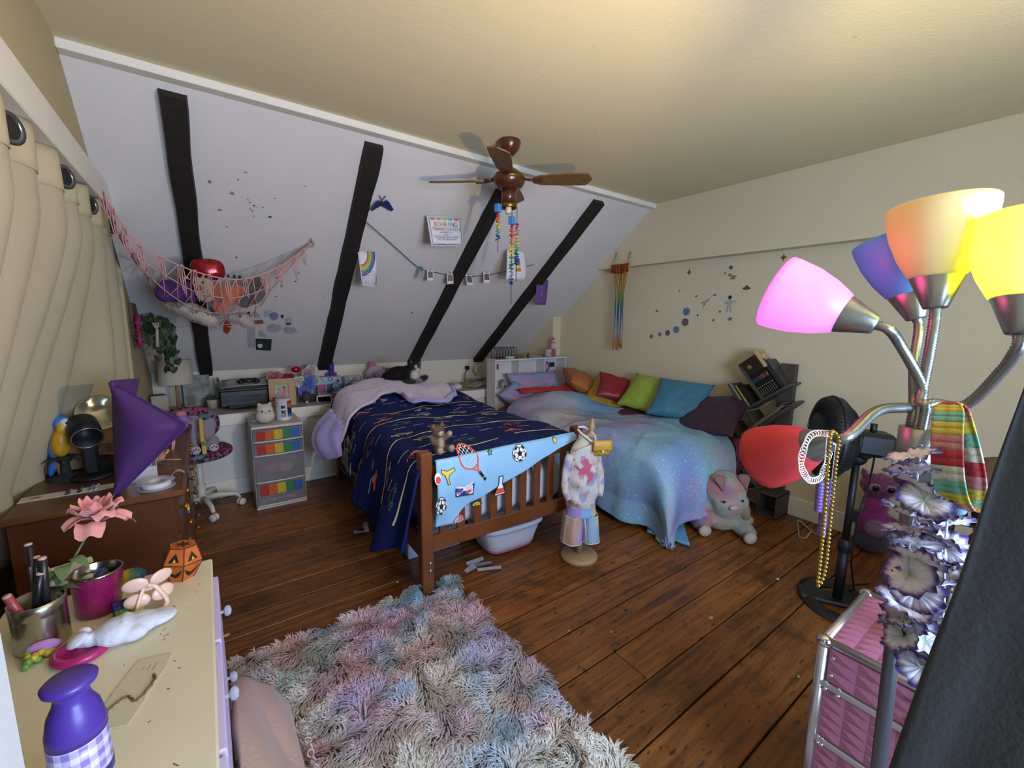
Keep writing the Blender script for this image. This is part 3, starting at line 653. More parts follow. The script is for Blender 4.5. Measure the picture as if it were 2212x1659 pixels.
for i in range(7):
    a = i*.9+.3; b = Vector(st[4+i]) if 4+i < len(st) else Vector(st[-1])
    def lf(u, v, a=a): w = math.sin(PI*v)*.014*(u-.5)*2; r = .05*v; return (r*math.cos(a)-w*math.sin(a), r*math.sin(a)+w*math.cos(a), .012*math.sin(PI*v)-.02*v*v)
    G().grid(lf, 3, 7).build('leaf', m_leaf, fl_, loc=b*.7+Vector((0, 0, .045)))
# magenta cup
p = on_dr(206, 1345); p.y += .055
cup = thing('glitter_cup', 'magenta glitter tumbler with steel rim on the dresser', 'cup', p); cup.rotation_euler = (-.02, .04, 0)
G().lathe([(.040, 0), (.043, .004), (.050, .1), (.050, .104)], 36, cap=False).lathe([(.0005, .002), (.04, .002)], 36, cap=False).build('body', M('magenta_glitter', '#8e1450', .3, noise=(260, .5), coat=.4), cup)
G().lathe([(.0505, .104), (.052, .108), (.048, .112), (.046, .108), (.042, .03), (.001, .03)], 36, cap=False).build('rim', M('rim_steel', '#9a948c', .2, 1), cup)
for i, (x, y, z, rr, c, lb) in enumerate([(-.012, 0, .078, (.02, .034, .022), '#d8d2c6', 'white painted pebble inside the magenta tumbler'), (.01, .006, .085, (.016, .032, .022), '#34406e', 'glossy navy painted pebble inside the magenta tumbler'), (.028, -.006, .078, (.012, .022, .018), '#c7802c', 'orange painted pebble inside the magenta tumbler'), (-.024, .012, .075, (.014, .02, .02), '#6a8a98', 'grey blue pebble inside the magenta tumbler')]):
    tag(G().ell((0, 0, 0), rr).build('painted_pebble', M('peb%d' % i, c, .15, noise=(60, .35)), loc=p+Vector((x, y, z))), lb, 'pebble', 'pebbles in the tumbler')
# magenta lid
p = on_dr(178, 1413); lid = G().lathe([(.001, 0), (.045, 0), (.05, .006), (.05, .014), (.044, .018), (.034, .018), (.032, .013), (.001, .013)], 32).build('cup_lid', M('magenta', '#a81f63', .35), loc=p); tag(lid, 'round magenta cup lid lying in front of the tin can', 'lid')
# knotted white cloth
p = on_dr(255, 1385); p.z += 0.0
wc = blob('knotted_cloth', [((0, 0, .026), (.042, .040, .028)), ((.035, .012, .022), (.045, .042, .022)), ((.07, .028, .014), (.04, .034, .013)), ((.015, .005, .04), (.012, .034, .016)), ((.03, -.02, .02), (.03, .02, .018)), ((-.04, -.004, .025), (.02, .015, .016)), ((-.062, -.012, .038), (.022, .018, .008), (.3, -.5, 0)), ((-.062, .006, .018), (.022, .018, .008), (-.3, .4, 0)), ((-.055, .012, .035), (.015, .018, .006), (.8, 0, 0))], M('white_cloth', '#cfccd0', .8, bump=(45, .5)), voxel=.004, smooth=3, loc=p)
tag(wc, 'white cloth bundle with a knotted bow end on the dresser', 'cloth')
# hair claw
p = on_dr(327, 1315); hc = thing('hair_claw', 'pale peach flower-shaped hair claw on the dresser', 'hair clip', p, .3); m_claw = M('claw_plastic', '#e3b9a2', .35)
for s_ in (-1, 1):
    for q in (-1, 1):
        T = Matrix.Translation((s_*.026, .012*q*s_*0-.004, .058+.022*q)) @ Matrix.Rotation(s_*.5*q, 4, 'Y') @ Matrix.Rotation(.35*s_, 4, 'Z')
        G().ell((0, 0, 0), (.027, .007, .019), T=T @ Matrix.Rotation(-s_*q*.4, 4, 'Y')).build('petal', m_claw, hc)
    pts = catmull([(s_*.006, 0, .07), (s_*.02, -.01, .045), (s_*.03, -.018, .015), (s_*.02, -.03, .004)], 5); G().tube(pts, .0065, 8, flat=.6).build('tine', m_claw, hc)
    pts = catmull([(s_*.006, 0, .07), (s_*.022, .012, .045), (s_*.032, .02, .012), (s_*.02, .03, .004)], 5); G().tube(pts, .0065, 8, flat=.6).build('tine', m_claw, hc)
G().tube([(-.022, -.03, .005), (0, -.034, .005), (.022, -.03, .005)], .004, 8).build('comb', m_claw, hc)
G().tube([(-.008, 0, .058), (.008, 0, .058)], .007, 10).tube([(0, -.012, .068), (0, .012, .068)], .006, 8).build('hinge', m_claw, hc)
# rainbow rock and pop toy
p = on_dr(283, 1262)
rk = blob('painted_rock', [((0, 0, .022), (.038, .028, .022))], MV('rock_paint', .5), voxel=.006, loc=p, colfn=lambda c: lin('#a3522e') if c.x < -.016 else lin('#b98a2c') if c.x < -.002 else lin('#4d7a40') if c.x < .012 else lin('#2e5560'))
tag(rk, 'round stone painted in rainbow bands on the dresser', 'stone')
p = on_dr(278, 1327); pt_ = thing('rubber_toy', 'small ribbed rainbow rubber toy on the dresser', 'toy', p, .25)
for i, c in enumerate(['#c4ba2c', '#4f8f3c', '#33206a', '#2c1a5c']):
    g = G()
    for k in range(7): g.tube([(-.022+k*.0073, -.027+i*.016, .0), (-.022+k*.0073, -.027+i*.016, .02+.004*i)], .0045, 6)
    g.box((0, -.027+i*.016, .008+.002*i), (.05, .014, .016+.004*i), bev=.003).build('band', M('rub'+c, c, .6), pt_)
# pumpkin paper lantern box
p = on_dr(392, 1247); pk = thing('pumpkin_box', 'folded paper pumpkin box with jack-o-lantern faces on the dresser corner', 'paper box', p, .1)
pk.rotation_euler = (.0, .12, .1)
m_pk = M('pumpkin_paper', '#c4611c', .55, noise=(30, .35)); m_ink = M('pumpkin_ink', '#120b08', .6); m_py = M('pumpkin_glow', '#dd9a3a', .6)
lo = [(.030*math.cos(a), .030*math.sin(a)) for a in [PI/6+PI/3*i for i in range(6)]]; mi_ = [(x*1.75, y*1.75) for x, y in lo]; hi = [(x*1.15, y*1.15) for x, y in lo]
V_ = [(x, y, 0) for x, y in lo]+[(x, y, .055) for x, y in mi_]+[(x, y, .098) for x, y in hi]
G().add(V_, [(i, (i+1) % 6, 6+(i+1) % 6, 6+i) for i in range(6)]+[(6+i, 6+(i+1) % 6, 12+(i+1) % 6, 12+i) for i in range(6)]+[tuple(range(6))[::-1], tuple(range(12, 18))], 0, False).build('body', m_pk, pk)
for i in range(6):
    for (a, b) in ((i, 6+i), (6+i, 12+i), (i, (i+1) % 6), (6+i, 6+(i+1) % 6), (12+i, 12+(i+1) % 6)): pass
g = G()
for i in range(6):
    for a, b in ((V_[i], V_[6+i]), (V_[6+i], V_[12+i]), (V_[6+i], V_[6+(i+1) % 6]), (V_[12+i], V_[12+(i+1) % 6])): g.tube([a, b], .0011, 5)
g.build('edge_line', m_ink, pk)
for i in range(6):
    a, b, c_, d = [Vector(V_[k]) for k in (i, (i+1) % 6, 6+(i+1) % 6, 6+i)]; e1, e2 = Vector(V_[12+i]), Vector(V_[12+(i+1) % 6])
    T = lambda u, v, q=(d, c_, e2, e1): (q[0]*(1-u)*(1-v)+q[1]*u*(1-v)+q[2]*u*v+q[3]*(1-u)*v)*1.02+Vector((0, 0, .0005))
    T2 = lambda u, v, q=(a, b, c_, d): (q[0]*(1-u)*(1-v)+q[1]*u*(1-v)+q[2]*u*v+q[3]*(1-u)*v)*1.02
    for poly in ([(.2, .15), (.75, .2), (.5, .7)],): 
        G().add([T(*q) for q in poly], [(0, 1, 2)], 0, False).add([T(.42, .18)*1.003, T(.58, .2)*1.003, T(.5, .4)*1.003], [(0, 1, 2)], 1, False).build('eye', [m_ink, m_py], pk)
    G().add([T2(*q) for q in [(.05, .75), (.5, .45), (.95, .75), (.75, .35), (.5, .22), (.25, .35)]], [(0, 5, 4, 1), (1, 4, 3, 2)], 0, False).build('mouth', m_ink, pk)
G().add([(0, 0, .1)]+[(.026*math.cos(PI*i/6)*(1 if i % 2 else .3), .026*math.sin(PI*i/6)*(1 if i % 2 else .3), .0992) for i in range(12)], [(0, 1+i, 1+(i+1) % 12) for i in range(12)], 0, False).build('stem_mark', m_ink, pk)
# jewellery card with a brown cord on the dresser
p = on_dr(290, 1490); jc = thing('jewellery_card', 'torn cream card with a brown cord bracelet on the dresser', 'card', p, 1.25); m_card = M('cream_card', '#cfc2a2', .7, noise=(8, .08))
edge = [(-.09, -.03), (-.03, -.034), (-.028, -.03), (0, -.036), (.002, -.031), (.04, -.036), (.09, -.03), (.085, .03), (.0, .035), (-.088, .032)]
G().prism(edge, 0, .0015).build('sheet', m_card, jc)
cord = catmull([(-.07, .022, .003), (-.04, .018, .003), (-.02, .002, .003), (-.035, -.02, .003), (.01, -.03, .004), (.03, -.02, .003)], 8)
G().tube([(q.x+.0015*math.sin(i*2), q.y+.0015*math.cos(i*2), q.z) for i, q in enumerate(cord)], .0022, 6).build('cord', M('brown_cord', '#6d5733', .8), jc)
for i in range(3): G().box((.055, -.012+i*.01, .0018), (.02-.005*i, .0012, .0005)).build('print_line', M('card_ink', '#8c8068', .8), jc)
# spray bottle
p = atd(150, 1475, .60); p.z = DZ+.001
sb = thing('spray_bottle', 'purple capped bottle with lilac gingham label and navy stripe', 'bottle', p, .5); sb.rotation_euler = (0, .0, .9)
m_pc = M('purple_cap', '#4f3590', .35); 
def gingham():
    m = bpy.data.materials.new('gingham'); m.use_nodes = True; N = m.node_tree.nodes; L = m.node_tree.links; b = N['Principled BSDF']; b.inputs['Roughness'].default_value = .25
    tc = N.new('ShaderNodeTexCoord'); sp = N.new('ShaderNodeSeparateXYZ'); L.new(tc.outputs['Object'], sp.inputs[0])
    at2 = N.new('ShaderNodeMath'); at2.operation = 'ARCTAN2'; L.new(sp.outputs['Y'], at2.inputs[0]); L.new(sp.outputs['X'], at2.inputs[1])
    res = []
    for src, fr in ((at2.outputs[0], 11.0), (sp.outputs['Z'], 320.0)):
        k = N.new('ShaderNodeMath'); k.operation = 'MULTIPLY'; k.inputs[1].default_value = fr; L.new(src, k.inputs[0]); s = N.new('ShaderNodeMath'); s.operation = 'SINE'; L.new(k.outputs[0], s.inputs[0]); g = N.new('ShaderNodeMath'); g.operation = 'GREATER_THAN'; g.inputs[1].default_value = 0; L.new(s.outputs[0], g.inputs[0]); res.append(g)
    a = N.new('ShaderNodeMath'); a.operation = 'ADD'; L.new(res[0].outputs[0], a.inputs[0]); L.new(res[1].outputs[0], a.inputs[1]); h = N.new('ShaderNodeMath'); h.operation = 'MULTIPLY'; h.inputs[1].default_value = .5; L.new(a.outputs[0], h.inputs[0])
    r = N.new('ShaderNodeValToRGB'); r.color_ramp.elements[0].color = (*lin('#d9cfe6'), 1); r.color_ramp.elements[1].color = (*lin('#8f78b4'), 1); L.new(h.outputs[0], r.inputs[0]); L.new(r.outputs[0], b.inputs['Base Color']); return m
G().lathe([(.001, 0), (.030, 0), (.033, .006), (.033, .12), (.0325, .15)], 40).build('body', gingham(), sb)
G().lathe([(.0337, .078), (.0337, .092)], 40, cap=False).build('navy_band', M('navy_band', '#232a63', .3), sb)
G().lathe([(.0328, .15), (.0325, .165), (.028, .19), (.021, .205), (.019, .215), (.022, .225), (.029, .230), (.030, .236), (.026, .24), (.001, .24)], 40).build('cap', m_pc, sb)
# white carton and tissue behind the cup, beads by the casing
p = on_dr(167, 1245); tag(G().box((0, 0, .02), (.10, .07, .04), bev=.002).build('small_carton', M('carton_white', '#d6d2c6', .6), loc=p+Vector((-.01, -.02, 0)), rz=.25), 'small white carton behind the magenta tumbler', 'box')
p = on_dr(243, 1262); tag(blob('crumpled_tissue', [((0, 0, .02), (.022, .03, .02)), ((-.015, .012, .03), (.016, .014, .014)), ((.012, -.014, .018), (.016, .014, .018))], M('tissue', '#d8d4cb', .9, bump=(70, 1)), voxel=.005, smooth=1, loc=p), 'crumpled white tissue beside the magenta tumbler', 'tissue')
p = on_dr(76, 1432); bd = thing('bead_charm', 'little heap of yellow and green flower beads by the tin can', 'beads', p)
for i in range(12):
    r_ = random.Random(i); G().ell((r_.uniform(-.02, .025), r_.uniform(-.02, .02), .006+.008*(i % 2)), .0075, n=8, k=6).build('bead', M('bead%d' % (i % 3), ['#c9b53a', '#6f9a3a', '#c9a23a'][i % 3], .4), bd)
# ================================================================ brown desk
KX0, KX1, KY0, KY1, KZ = -.67, -.125, 2.255, 3.68, .752
dk = thing('desk', 'dark brown wooden desk with drawers and round brass knobs', 'desk', ((KX0+KX1)/2, (KY0+KY1)/2, 0))
m_dk = M('desk_wood', '#5c331d', .35, noise=(4, .45), coat=.15); m_dkt = M('desk_top_wood', '#684023', .4, noise=(3.5, .4), coat=.15)
kx, ky = (KX1-KX0)/2, (KY1-KY0)/2
G().box((0, 0, KZ-.016), (2*kx, 2*ky, .032), bev=.010).build('top', m_dkt, dk)
m_brass = M('brass_knob', '#a8763a', .35, .8)
for yy, w in ((-ky+.24, .44), (ky-.24, .44)):
    G().box((-.01, yy, .365), (2*kx-.05, w, .71), bev=.004).build('pedestal', m_dk, dk)
    for i in range(4):
        zz = .63-i*.17; d = G().box((kx-.036, yy, zz), (.016, w-.03, .155), bev=.004).build('drawer', m_dk, dk)
        for q in (-.11, .11):
            kT = Matrix.Translation((kx-.03, yy+q, zz)) @ Matrix.Rotation(PI/2, 4, 'Y')
            G().lathe([(.006, 0), (.006, .012), (.013, .016), (.015, .024), (.010, .03), (.0005, .032)], 14, T=kT).build('knob', m_brass, d)
G().box((0, 0, .64), (2*kx-.06, .6, .12), bev=.004).build('centre_drawer', m_dk, dk)
G().box((-kx+.03, 0, .45), (.015, .6, .5)).build('modesty_panel', m_dk, dk)
def on_dk(x, y): return onz(x, y, KZ+.001)
# rainbow hair ties hung on knobs
for i, (yy_, zz_) in enumerate([(2.385, .63), (3.55, .46), (2.605, .29)]):
    p = Vector((KX1+.0, yy_, zz_-.012)); g = thing('rainbow_charm', ['rainbow striped charm hanging on the upper desk knob', 'small rainbow charm hanging near the chair back on the desk', 'small rainbow charm hanging on the lower desk knob'][i], 'charm', p)
    for k, c in enumerate(['#c8432e', '#d58a2c', '#d6c83c', '#4f9a4a', '#3b5fa8']):
        G().tube([(0, .03*math.cos(a)*.5, .008*k-.02+.0), (0, 0, .008*k-.016)] if 0 else [(0, -.014+.002*k, .018-.009*k), (0, .012-.002*k, .012-.009*k)], .0052, 6).build('band', M('charm'+c, c, .6), g)
# purple card cone: sheet of purple card standing rolled against the things on the desk
A = onz(249, 1071, KZ+.002); dep = (A-CAM).dot(fw)
P0 = atd(240, 822, dep+.02); P1 = atd(292, 822, dep+.16); P2 = atd(411, 917, dep+.02); P3 = atd(262, 1062, dep-.0)
def cone(u, v):
    # left roll edge runs P0 -> A, free corner at P2
    a = P0*(1-v)+A*v; tipw = math.sin(PI*min(1, max(0, .06+v*.97)))
    b_top = P0*.0+P1; 
    # right boundary: P1b(300,845) -> P2 -> A
    Q = [atd(262, 838, dep), P2, A+Vector((.012, 0, .0))]
    t = v*1.0; s = .40
    r = Q[0]*(1-t/s)+Q[1]*(t/s) if t < s else Q[1]*(1-(t-s)/(1-s))+Q[2]*((t-s)/(1-s))
    p = a*(1-u)+r*u; bulge = math.sin(PI*min(1, u*1.15))*.05*(1-abs(v-.4)); return p-Vector((fw.x, fw.y, 0))*bulge
pc_ = thing('purple_card', 'large sheet of purple card curled into a point on the desk', 'card sheet', A)
m_pur = M('purple_card', '#4a2866', .6, noise=(3, .12))
G().grid(lambda u, v: cone(u, v)-A, 24, 30).build('front_flap', m_pur, pc_, solid=.002)
def back(u, v):
    a = P0*(1-v)+A*v; r = P1*(1-v)+(A+Vector((.01, .05, 0)))*v; p = a*(1-u)+r*u; p += Vector((fw.x, fw.y, 0))*(math.sin(PI*u)*.07*(1-v)); return p-A
G().grid(back, 16, 20).build('back_flap', m_pur, pc_, solid=.002)
# black hair dryer / tube on a stand
B = on_dk(203, 1030); bs = thing('black_tube_stand', 'matt black tube-shaped lamp on a black stand on the desk', 'lamp', B); m_blk = M('matt_black', '#0d0d0f', .5)
G().lathe([(.0005, 0), (.075, 0), (.075, .012), (.05, .02), (.02, .022), (.0005, .022)], 28).build('base', m_blk, bs)
G().box((0, .0, .09), (.055, .03, .15), bev=.01).build('neck', m_blk, bs)
hd = frame_T((-.01, -.01, .205), (.75, .25, -.1), (.2, .6, .6))
ax = (-fw*.50+rt*.72-up*.50).normalized(); T = frame_T(Vector((-.01, .0, .225)), ax.orthogonal(), ax.cross(ax.orthogonal()))
G().lathe([(.0005, -.09), (.03, -.088), (.052, -.06), (.056, 0), (.054, .065), (.050, .065), (.048, 0), (.0005, -.02)], 32, T=T).build('head', m_blk, bs)
G().lathe([(.050, .064), (.0555, .064), (.0555, .068), (.050, .068), (.050, .064)], 32, T=T, cap=False).build('rim', M('rim_copper', '#9c8470', .3, .8), bs)
# parrot figurine
B = on_dk(118, 1004); B = atd(140, 1000, 1.95)
pr_ = thing('parrot_figure', 'blue and yellow macaw figurine perched on a dark stump', 'figurine', Vector((B.x, B.y, KZ+.001)))
blob('body', [((0, 0, .17), (.035, .045, .07), (0, .1, 0), '#c79222'), ((.0, .012, .26), (.032, .036, .038), None, '#2f6cb0'), ((.026, -.012, .253), (.022, .022, .026), None, '#e4dfd6'), ((.012, -.022, .235), (.02, .02, .03), None, '#c79222'), ((-.026, .02, .165), (.026, .035, .075), (0, .15, 0), '#2a6cb4'), ((-.045, .035, .07), (.014, .02, .075), (0, .2, 0), '#2f6cb4'), ((-.018, .02, .06), (.012, .016, .07), (0, .1, 0), '#b98a3c'), ((.05, -.02, .245), (.016, .012, .016), None, '#15130f')], MV('parrot', .4), pr_, voxel=.006, smooth=4)
for s_ in (-1, 1): G().ell((.034, -.034 if s_ < 0 else .008, .262), (.007, .004, .006)).build('eye', M('eye_black', '#0b0b0b', .2), pr_)
G().lathe([(.0005, 0), (.07, 0), (.06, .01), (.02, .02), (.016, .07), (.035, .095), (.04, .10), (.0005, .102)], 14).build('stump', M('stump_dark', '#22241f', .8, bump=(40, 1)), pr_)
for i in range(9):
    a = i*.7
    G().grid(lambda u, v, a=a: (.03*math.cos(a)+v*.05*math.cos(a)+(u-.5)*.02*math.sin(PI*v)*-math.sin(a), .03*math.sin(a)+v*.05*math.sin(a)+(u-.5)*.02*math.sin(PI*v)*math.cos(a), .10-.03*v*v+.01*v), 3, 6).build('leaf', M('dark_leaf', '#26332c', .7), pr_)
# cardboard box, round glass dish, little crate
B = on_dk(82, 1000); tag(G().box((0, 0, .075), (.13, .11, .13), bev=.002).build('cardboard_box', M('cardboard', '#8a6a42', .8, noise=(8, .12)), loc=(-.60, 2.86, KZ+.001), rz=.2), 'plain brown cardboard box behind the parrot figurine', 'box')
dishp = atd(213, 893, 2.12); ds = thing('glass_dish', 'round silver glass dish standing on its rim behind the purple card', 'dish', Vector((dishp.x, dishp.y, KZ+.001)))
T = Matrix.Translation((0, 0, dishp.z-KZ)) @ Euler((math.radians(70), 0, math.radians(15))).to_matrix().to_4x4()
G().lathe([(.0005, -.012), (.06, -.01), (.085, .0), (.09, .012), (.083, .012), (.06, .002), (.0005, .0)], 36, T=T).build('bowl', M('dish_glass', '#a39e8c', .1, .5, noise=(18, .5)), ds)
G().box((0, .03, (dishp.z-KZ)/2-.04), (.16, .05, dishp.z-KZ-.09), bev=.002).build('box_under', M('wood_box', '#7c5a40', .7, noise=(12, .3)), ds)
cr_ = atd(223, 925, 2.0); tag(G().box((0, 0, .03), (.085, .06, .06), bev=.002).build('copper_box', M('copper_foil', '#a87858', .35, .4, noise=(50, .4), bump=(80, .6)), loc=(cr_.x, cr_.y, KZ+.095), rz=-.3), 'small copper foil box behind the black lamp', 'box')
tag(G().box((0, 0, .045), (.11, .08, .09), bev=.006).build('dark_case', M('dark_case', '#14171a', .5), loc=(cr_.x, cr_.y, KZ+.001), rz=-.3), 'dark case under the copper foil box on the desk', 'box')
# bracelet card on the desk
B = on_dk(152, 1064); bc = thing('bracelet_card', 'white display card with charm bracelets lying on the desk', 'card', B, math.radians(2))
G().prism([(-.085*1.7, -.035), (.08*1.7, -.035), (.08*1.7, .03), (-.085*1.7, .03)], 0, .002).build('sheet', M('card_white', '#cfc6b2', .6), bc)
G().ell((-.10, 0, .003), (.018, .004, .001)).build('slot', m_blk, bc)
for i, xx in enumerate((-.005, .03, .065, .08)):
    g = G()
    for k in range(9): g.ell((xx+.004*math.sin(k), -.034+.0085*k, .006), (.0055, .0045, .0045), n=8, k=5)
    g.build('bracelet', M('brac%d' % i, ['#4a4a5c', '#3c4048', '#8a8c94', '#b8b8bc'][i], .3, .5), bc)
# tape ring, clear box, peach flower with stick
B = on_dk(338, 1052); tr = thing('ribbon_spool', 'clear spool of white ribbon tape on the desk edge', 'spool', B)
G().lathe([(.030, .004), (.052, .004), (.052, .026), (.030, .026), (.030, .004)], 30, cap=False).build('ribbon', M('ribbon_white', '#c9c2c4', .5), tr)
m_clear = M('clear_plastic', '#d9d6e6', .08, alpha=.35, spec=.8)
for zz in (.001, .028): G().lathe([(.02, zz), (.068, zz), (.068, zz+.002), (.02, zz+.002), (.02, zz)], 30, cap=False).build('flange', m_clear, tr)
G().grid(lambda u, v: (.05+.05*v, .03+.03*(u-.5)+.02*v, .03+.02*math.sin(v*3)), 5, 8).build('loose_end', m_clear, tr, solid=.001)
B = on_dk(300, 1042); cb = thing('clear_box', 'clear plastic box standing beside the purple card', 'box', B+Vector((0, .05, 0)), .3)
for c, d in (((0, 0, .003), (.11, .08, .004)), ((-.055, 0, .045), (.003, .08, .09)), ((.055, 0, .045), (.003, .08, .09)), ((0, .04, .045), (.11, .003, .09)), ((0, -.04, .03), (.11, .003, .06))): G().box(c, d).build('panel', m_clear, cb)
B = on_dk(347, 1000); pf = thing('peach_rosette', 'peach fabric rosette with a thin wooden stick on the desk', 'rosette', B)
m_pch = M('peach_fabric', '#bd8a6c', .8, bump=(40, .6))
for i in range(7):
    a = i*.9; G().grid(lambda u, v, a=a, i=i: ((.012+.03*v)*math.cos(a+(u-.5)*1.1), (.012+.03*v)*math.sin(a+(u-.5)*1.1), .012+.045*math.sin(PI*.6*v)+.006*math.sin(u*8+i)), 6, 6).build('petal', m_pch, pf, solid=.003)
G().tube([(0, -.01, .02), (.085, -.03, .012)], .003, 6).build('stick', M('match_wood', '#a8834e', .7), pf)
# small horse figure and hat ornament by the card edge
B = onz(355, 975, KZ+.001); hs = thing('toy_horse', 'white toy horse with pink legs half hidden by the purple card', 'toy', B, .2)
blob('body', [((0, 0, .085), (.06, .022, .026)), ((.055, 0, .105), (.022, .016, .022))], M('horse_white', '#c9c0b4', .6), hs, voxel=.006)
for x, y in ((-.04, -.014), (-.03, .014), (.035, -.014), (.045, .014)): G().tube([(x, y, .08), (x+.004, y, .04), (x-.002, y, .0)], [.010, .006, .005], 8).build('leg', M('horse_pink', '#c08f86', .6), hs)
B = onz(398, 905, KZ+.001); ht = thing('toy_hat', 'tiny pink and purple toy hat perched at the desk end', 'toy', Vector((B.x, min(B.y, KY1-.05), KZ+.001)))
G().lathe([(.0005, .045), (.03, .04), (.055, .035), (.058, .04), (.03, .055), (.026, .075), (.0005, .085)], 22).build('brim', M('hat_purple', '#8a64ae', .6), ht)
G().ell((-.005, 0, .085), (.032, .028, .022)).build('crown', M('hat_pink', '#c4707e', .6), ht)
G().tube([(0, 0, 0), (0, 0, .045)], .008, 8).build('peg', M('peg', '#6d5a48', .6), ht)
# yellow wooden clip rail hung on the desk corner
B = ony(440, 925, 3.45); yf = thing('yellow_block_set', 'yellow wooden bar with small coloured blocks hanging at the desk corner', 'toy', Vector((-.075, 3.735, .645)))
m_yel = M('yellow_wood', '#b99a45', .6)
G().box((0, -.03, .03), (.024, .05, .17), bev=.004, T=Matrix.Rotation(-.35, 4, 'X')).build('bar', m_yel, yf)
G().box((.005, .0, -.09), (.028, .045, .10), bev=.004).build('lower_bar', M('yellow_wood2', '#c2a94e', .6), yf)
for i, c in enumerate(['#b24a34', '#8fa23c', '#4d8a60']): G().box((.012, -.03, -.02-.02*i), (.02, .03, .018), bev=.003).build('block', M('blk'+c, c, .5), yf)
# ================================================================ leopard swivel chair
cpos = Vector((-.115, 3.915, 0)); ch = thing('swivel_chair', 'swivel chair with pink leopard print padding and white wheeled base', 'chair', cpos, math.radians(18))
def leopard():
    m = bpy.data.materials.new('leopard_print'); m.use_nodes = True; N = m.node_tree.nodes; L = m.node_tree.links; b = N['Principled BSDF']; b.inputs['Roughness'].default_value = .8
    tc = N.new('ShaderNodeTexCoord'); v = N.new('ShaderNodeTexVoronoi'); v.inputs['Scale'].default_value = 36; v.inputs['Randomness'].default_value = .85; L.new(tc.outputs['Object'], v.inputs['Vector'])
    n = N.new('ShaderNodeTexNoise'); n.inputs['Scale'].default_value = 60; L.new(tc.outputs['Object'], n.inputs['Vector'])
    a = N.new('ShaderNodeMath'); a.operation = 'MULTIPLY_ADD'; a.inputs[1].default_value = .35; L.new(n.outputs['Fac'], a.inputs[0]); L.new(v.outputs['Distance'], a.inputs[2])
    r = N.new('ShaderNodeValToRGB'); r.color_ramp.interpolation = 'CONSTANT'; e = r.color_ramp.elements; e[0].position = 0; e[0].color = (1, 1, 1, 1); e[1].position = .30; e[1].color = (0, 0, 0, 1); q = e.new(.60); q.color = (1, 1, 1, 1); L.new(a.outputs[0], r.inputs[0])
    n2 = N.new('ShaderNodeTexNoise'); n2.inputs['Scale'].default_value = 5; L.new(tc.outputs['Object'], n2.inputs['Vector'])
    r2 = N.new('ShaderNodeValToRGB'); e = r2.color_ramp.elements; e[0].position = .35; e[0].color = (*lin('#4f8a8c'), 1); e[1].position = .6; e[1].color = (*lin('#8c2c50'), 1); q = e.new(.48); q.color = (*lin('#6d4f74'), 1); L.new(n2.outputs['Fac'], r2.inputs[0])
    mx = N.new('ShaderNodeMix'); mx.data_type = 'RGBA'; L.new(r.outputs[0], mx.inputs[0]); mx.inputs[6].default_value = (*lin('#120e16'), 1); L.new(r2.outputs[0], mx.inputs[7]); L.new(mx.outputs[2], b.inputs['Base Color']); return m
m_leo = leopard(); m_cw = M('chair_white', '#c9c4bc', .45)
def pad(name, c, r, R, parent, bend=0):
    def fn(u, v):
        a = 2*PI*u; ph = -PI/2+PI*v; sg = lambda t, e: math.copysign(abs(t)**e, t)
        x = sg(math.cos(ph), .45)*sg(math.cos(a), .8); y = sg(math.cos(ph), .45)*sg(math.sin(a), .8); z = sg(math.sin(ph), .7)
        return (x*r[0], y*r[1], z*r[2]+bend*(x*x))
    o = G().grid(fn, 36, 20, cu=True).build(name, m_leo, parent, loc=c); o.rotation_euler = R; return o
pad('seat', (.01, -.02, .47), (.20, .195, .04), (0, 0, 0), ch, .015)
pad('backrest', (.0, .165, .66), (.20, .15, .032), (math.radians(100), 0, 0), ch, .05)
G().tube(catmull([(0, 0, .42), (0, .17, .43), (0, .205, .5), (0, .195, .62)], 5), .014, 8, flat=.6).build('back_bracket', m_cw, ch)
G().tube([(0, 0, .10), (0, 0, .43)], .022, 14).tube([(0, 0, .08), (0, 0, .22)], .03, 14).build('gas_column', m_cw, ch)
for i in range(5):
    a = 2*PI*i/5-1.62; d = Vector((math.cos(a), math.sin(a), 0))
    lg = G().tube([d*.02+Vector((0, 0, .11)), d*.12+Vector((0, 0, .115)), d*.22+Vector((0, 0, .10)), d*.245+Vector((0, 0, .065))], [.022, .02, .017, .013], 10).build('leg', m_cw, ch)
    T = Matrix.Translation(d*.25+Vector((0, 0, .028))) @ Matrix.Rotation(a+.6, 4, 'Z') @ Matrix.Rotation(PI/2, 4, 'X')
    G().lathe([(.0005, -.025), (.024, -.025), (.028, -.018), (.028, -.006), (.02, -.004), (.02, .004), (.028, .006), (.028, .018), (.024, .025), (.0005, .025)], 18, T=T).build('caster', m_cw, lg)
# grey plush elephant on the chair
ep = Vector((-.10, 3.88, .512)); el = thing('plush_elephant', 'grey plush elephant with floppy ears lying on the leopard chair', 'plush toy', ep, .2)
blob('body', [((0, .08, .11), (.1, .075, .11)), ((-.03, .0, .19), (.075, .07, .07)), ((.06, .02, .13), (.055, .03, .10), (0, .4, 0)), ((-.05, -.07, .13), (.03, .04, .045)), ((.05, -.08, .03), (.045, .07, .035)), ((-.06, -.09, .03), (.045, .07, .035)), ((.09, -.01, .05), (.04, .06, .04)), ((-.05, -.1, .09), (.02, .03, .05))], M('grey_plush', '#8d828c', .95, bump=(80, .5), sheen=.4), el, voxel=.012, smooth=5)
for x in (.06, -.05):
    f_ = G().ell((x, -.152, .028), (.032, .012, .03)).build('paw_pad', M('pad_pale', '#b4a8b0', .9), el)
    for k in range(3): G().ell((x-.014+.014*k, -.163, .034+.006*(k == 1)), (.005, .003, .008), n=8, k=5).build('toe', M('toe_violet', '#4d4560', .9), f_)
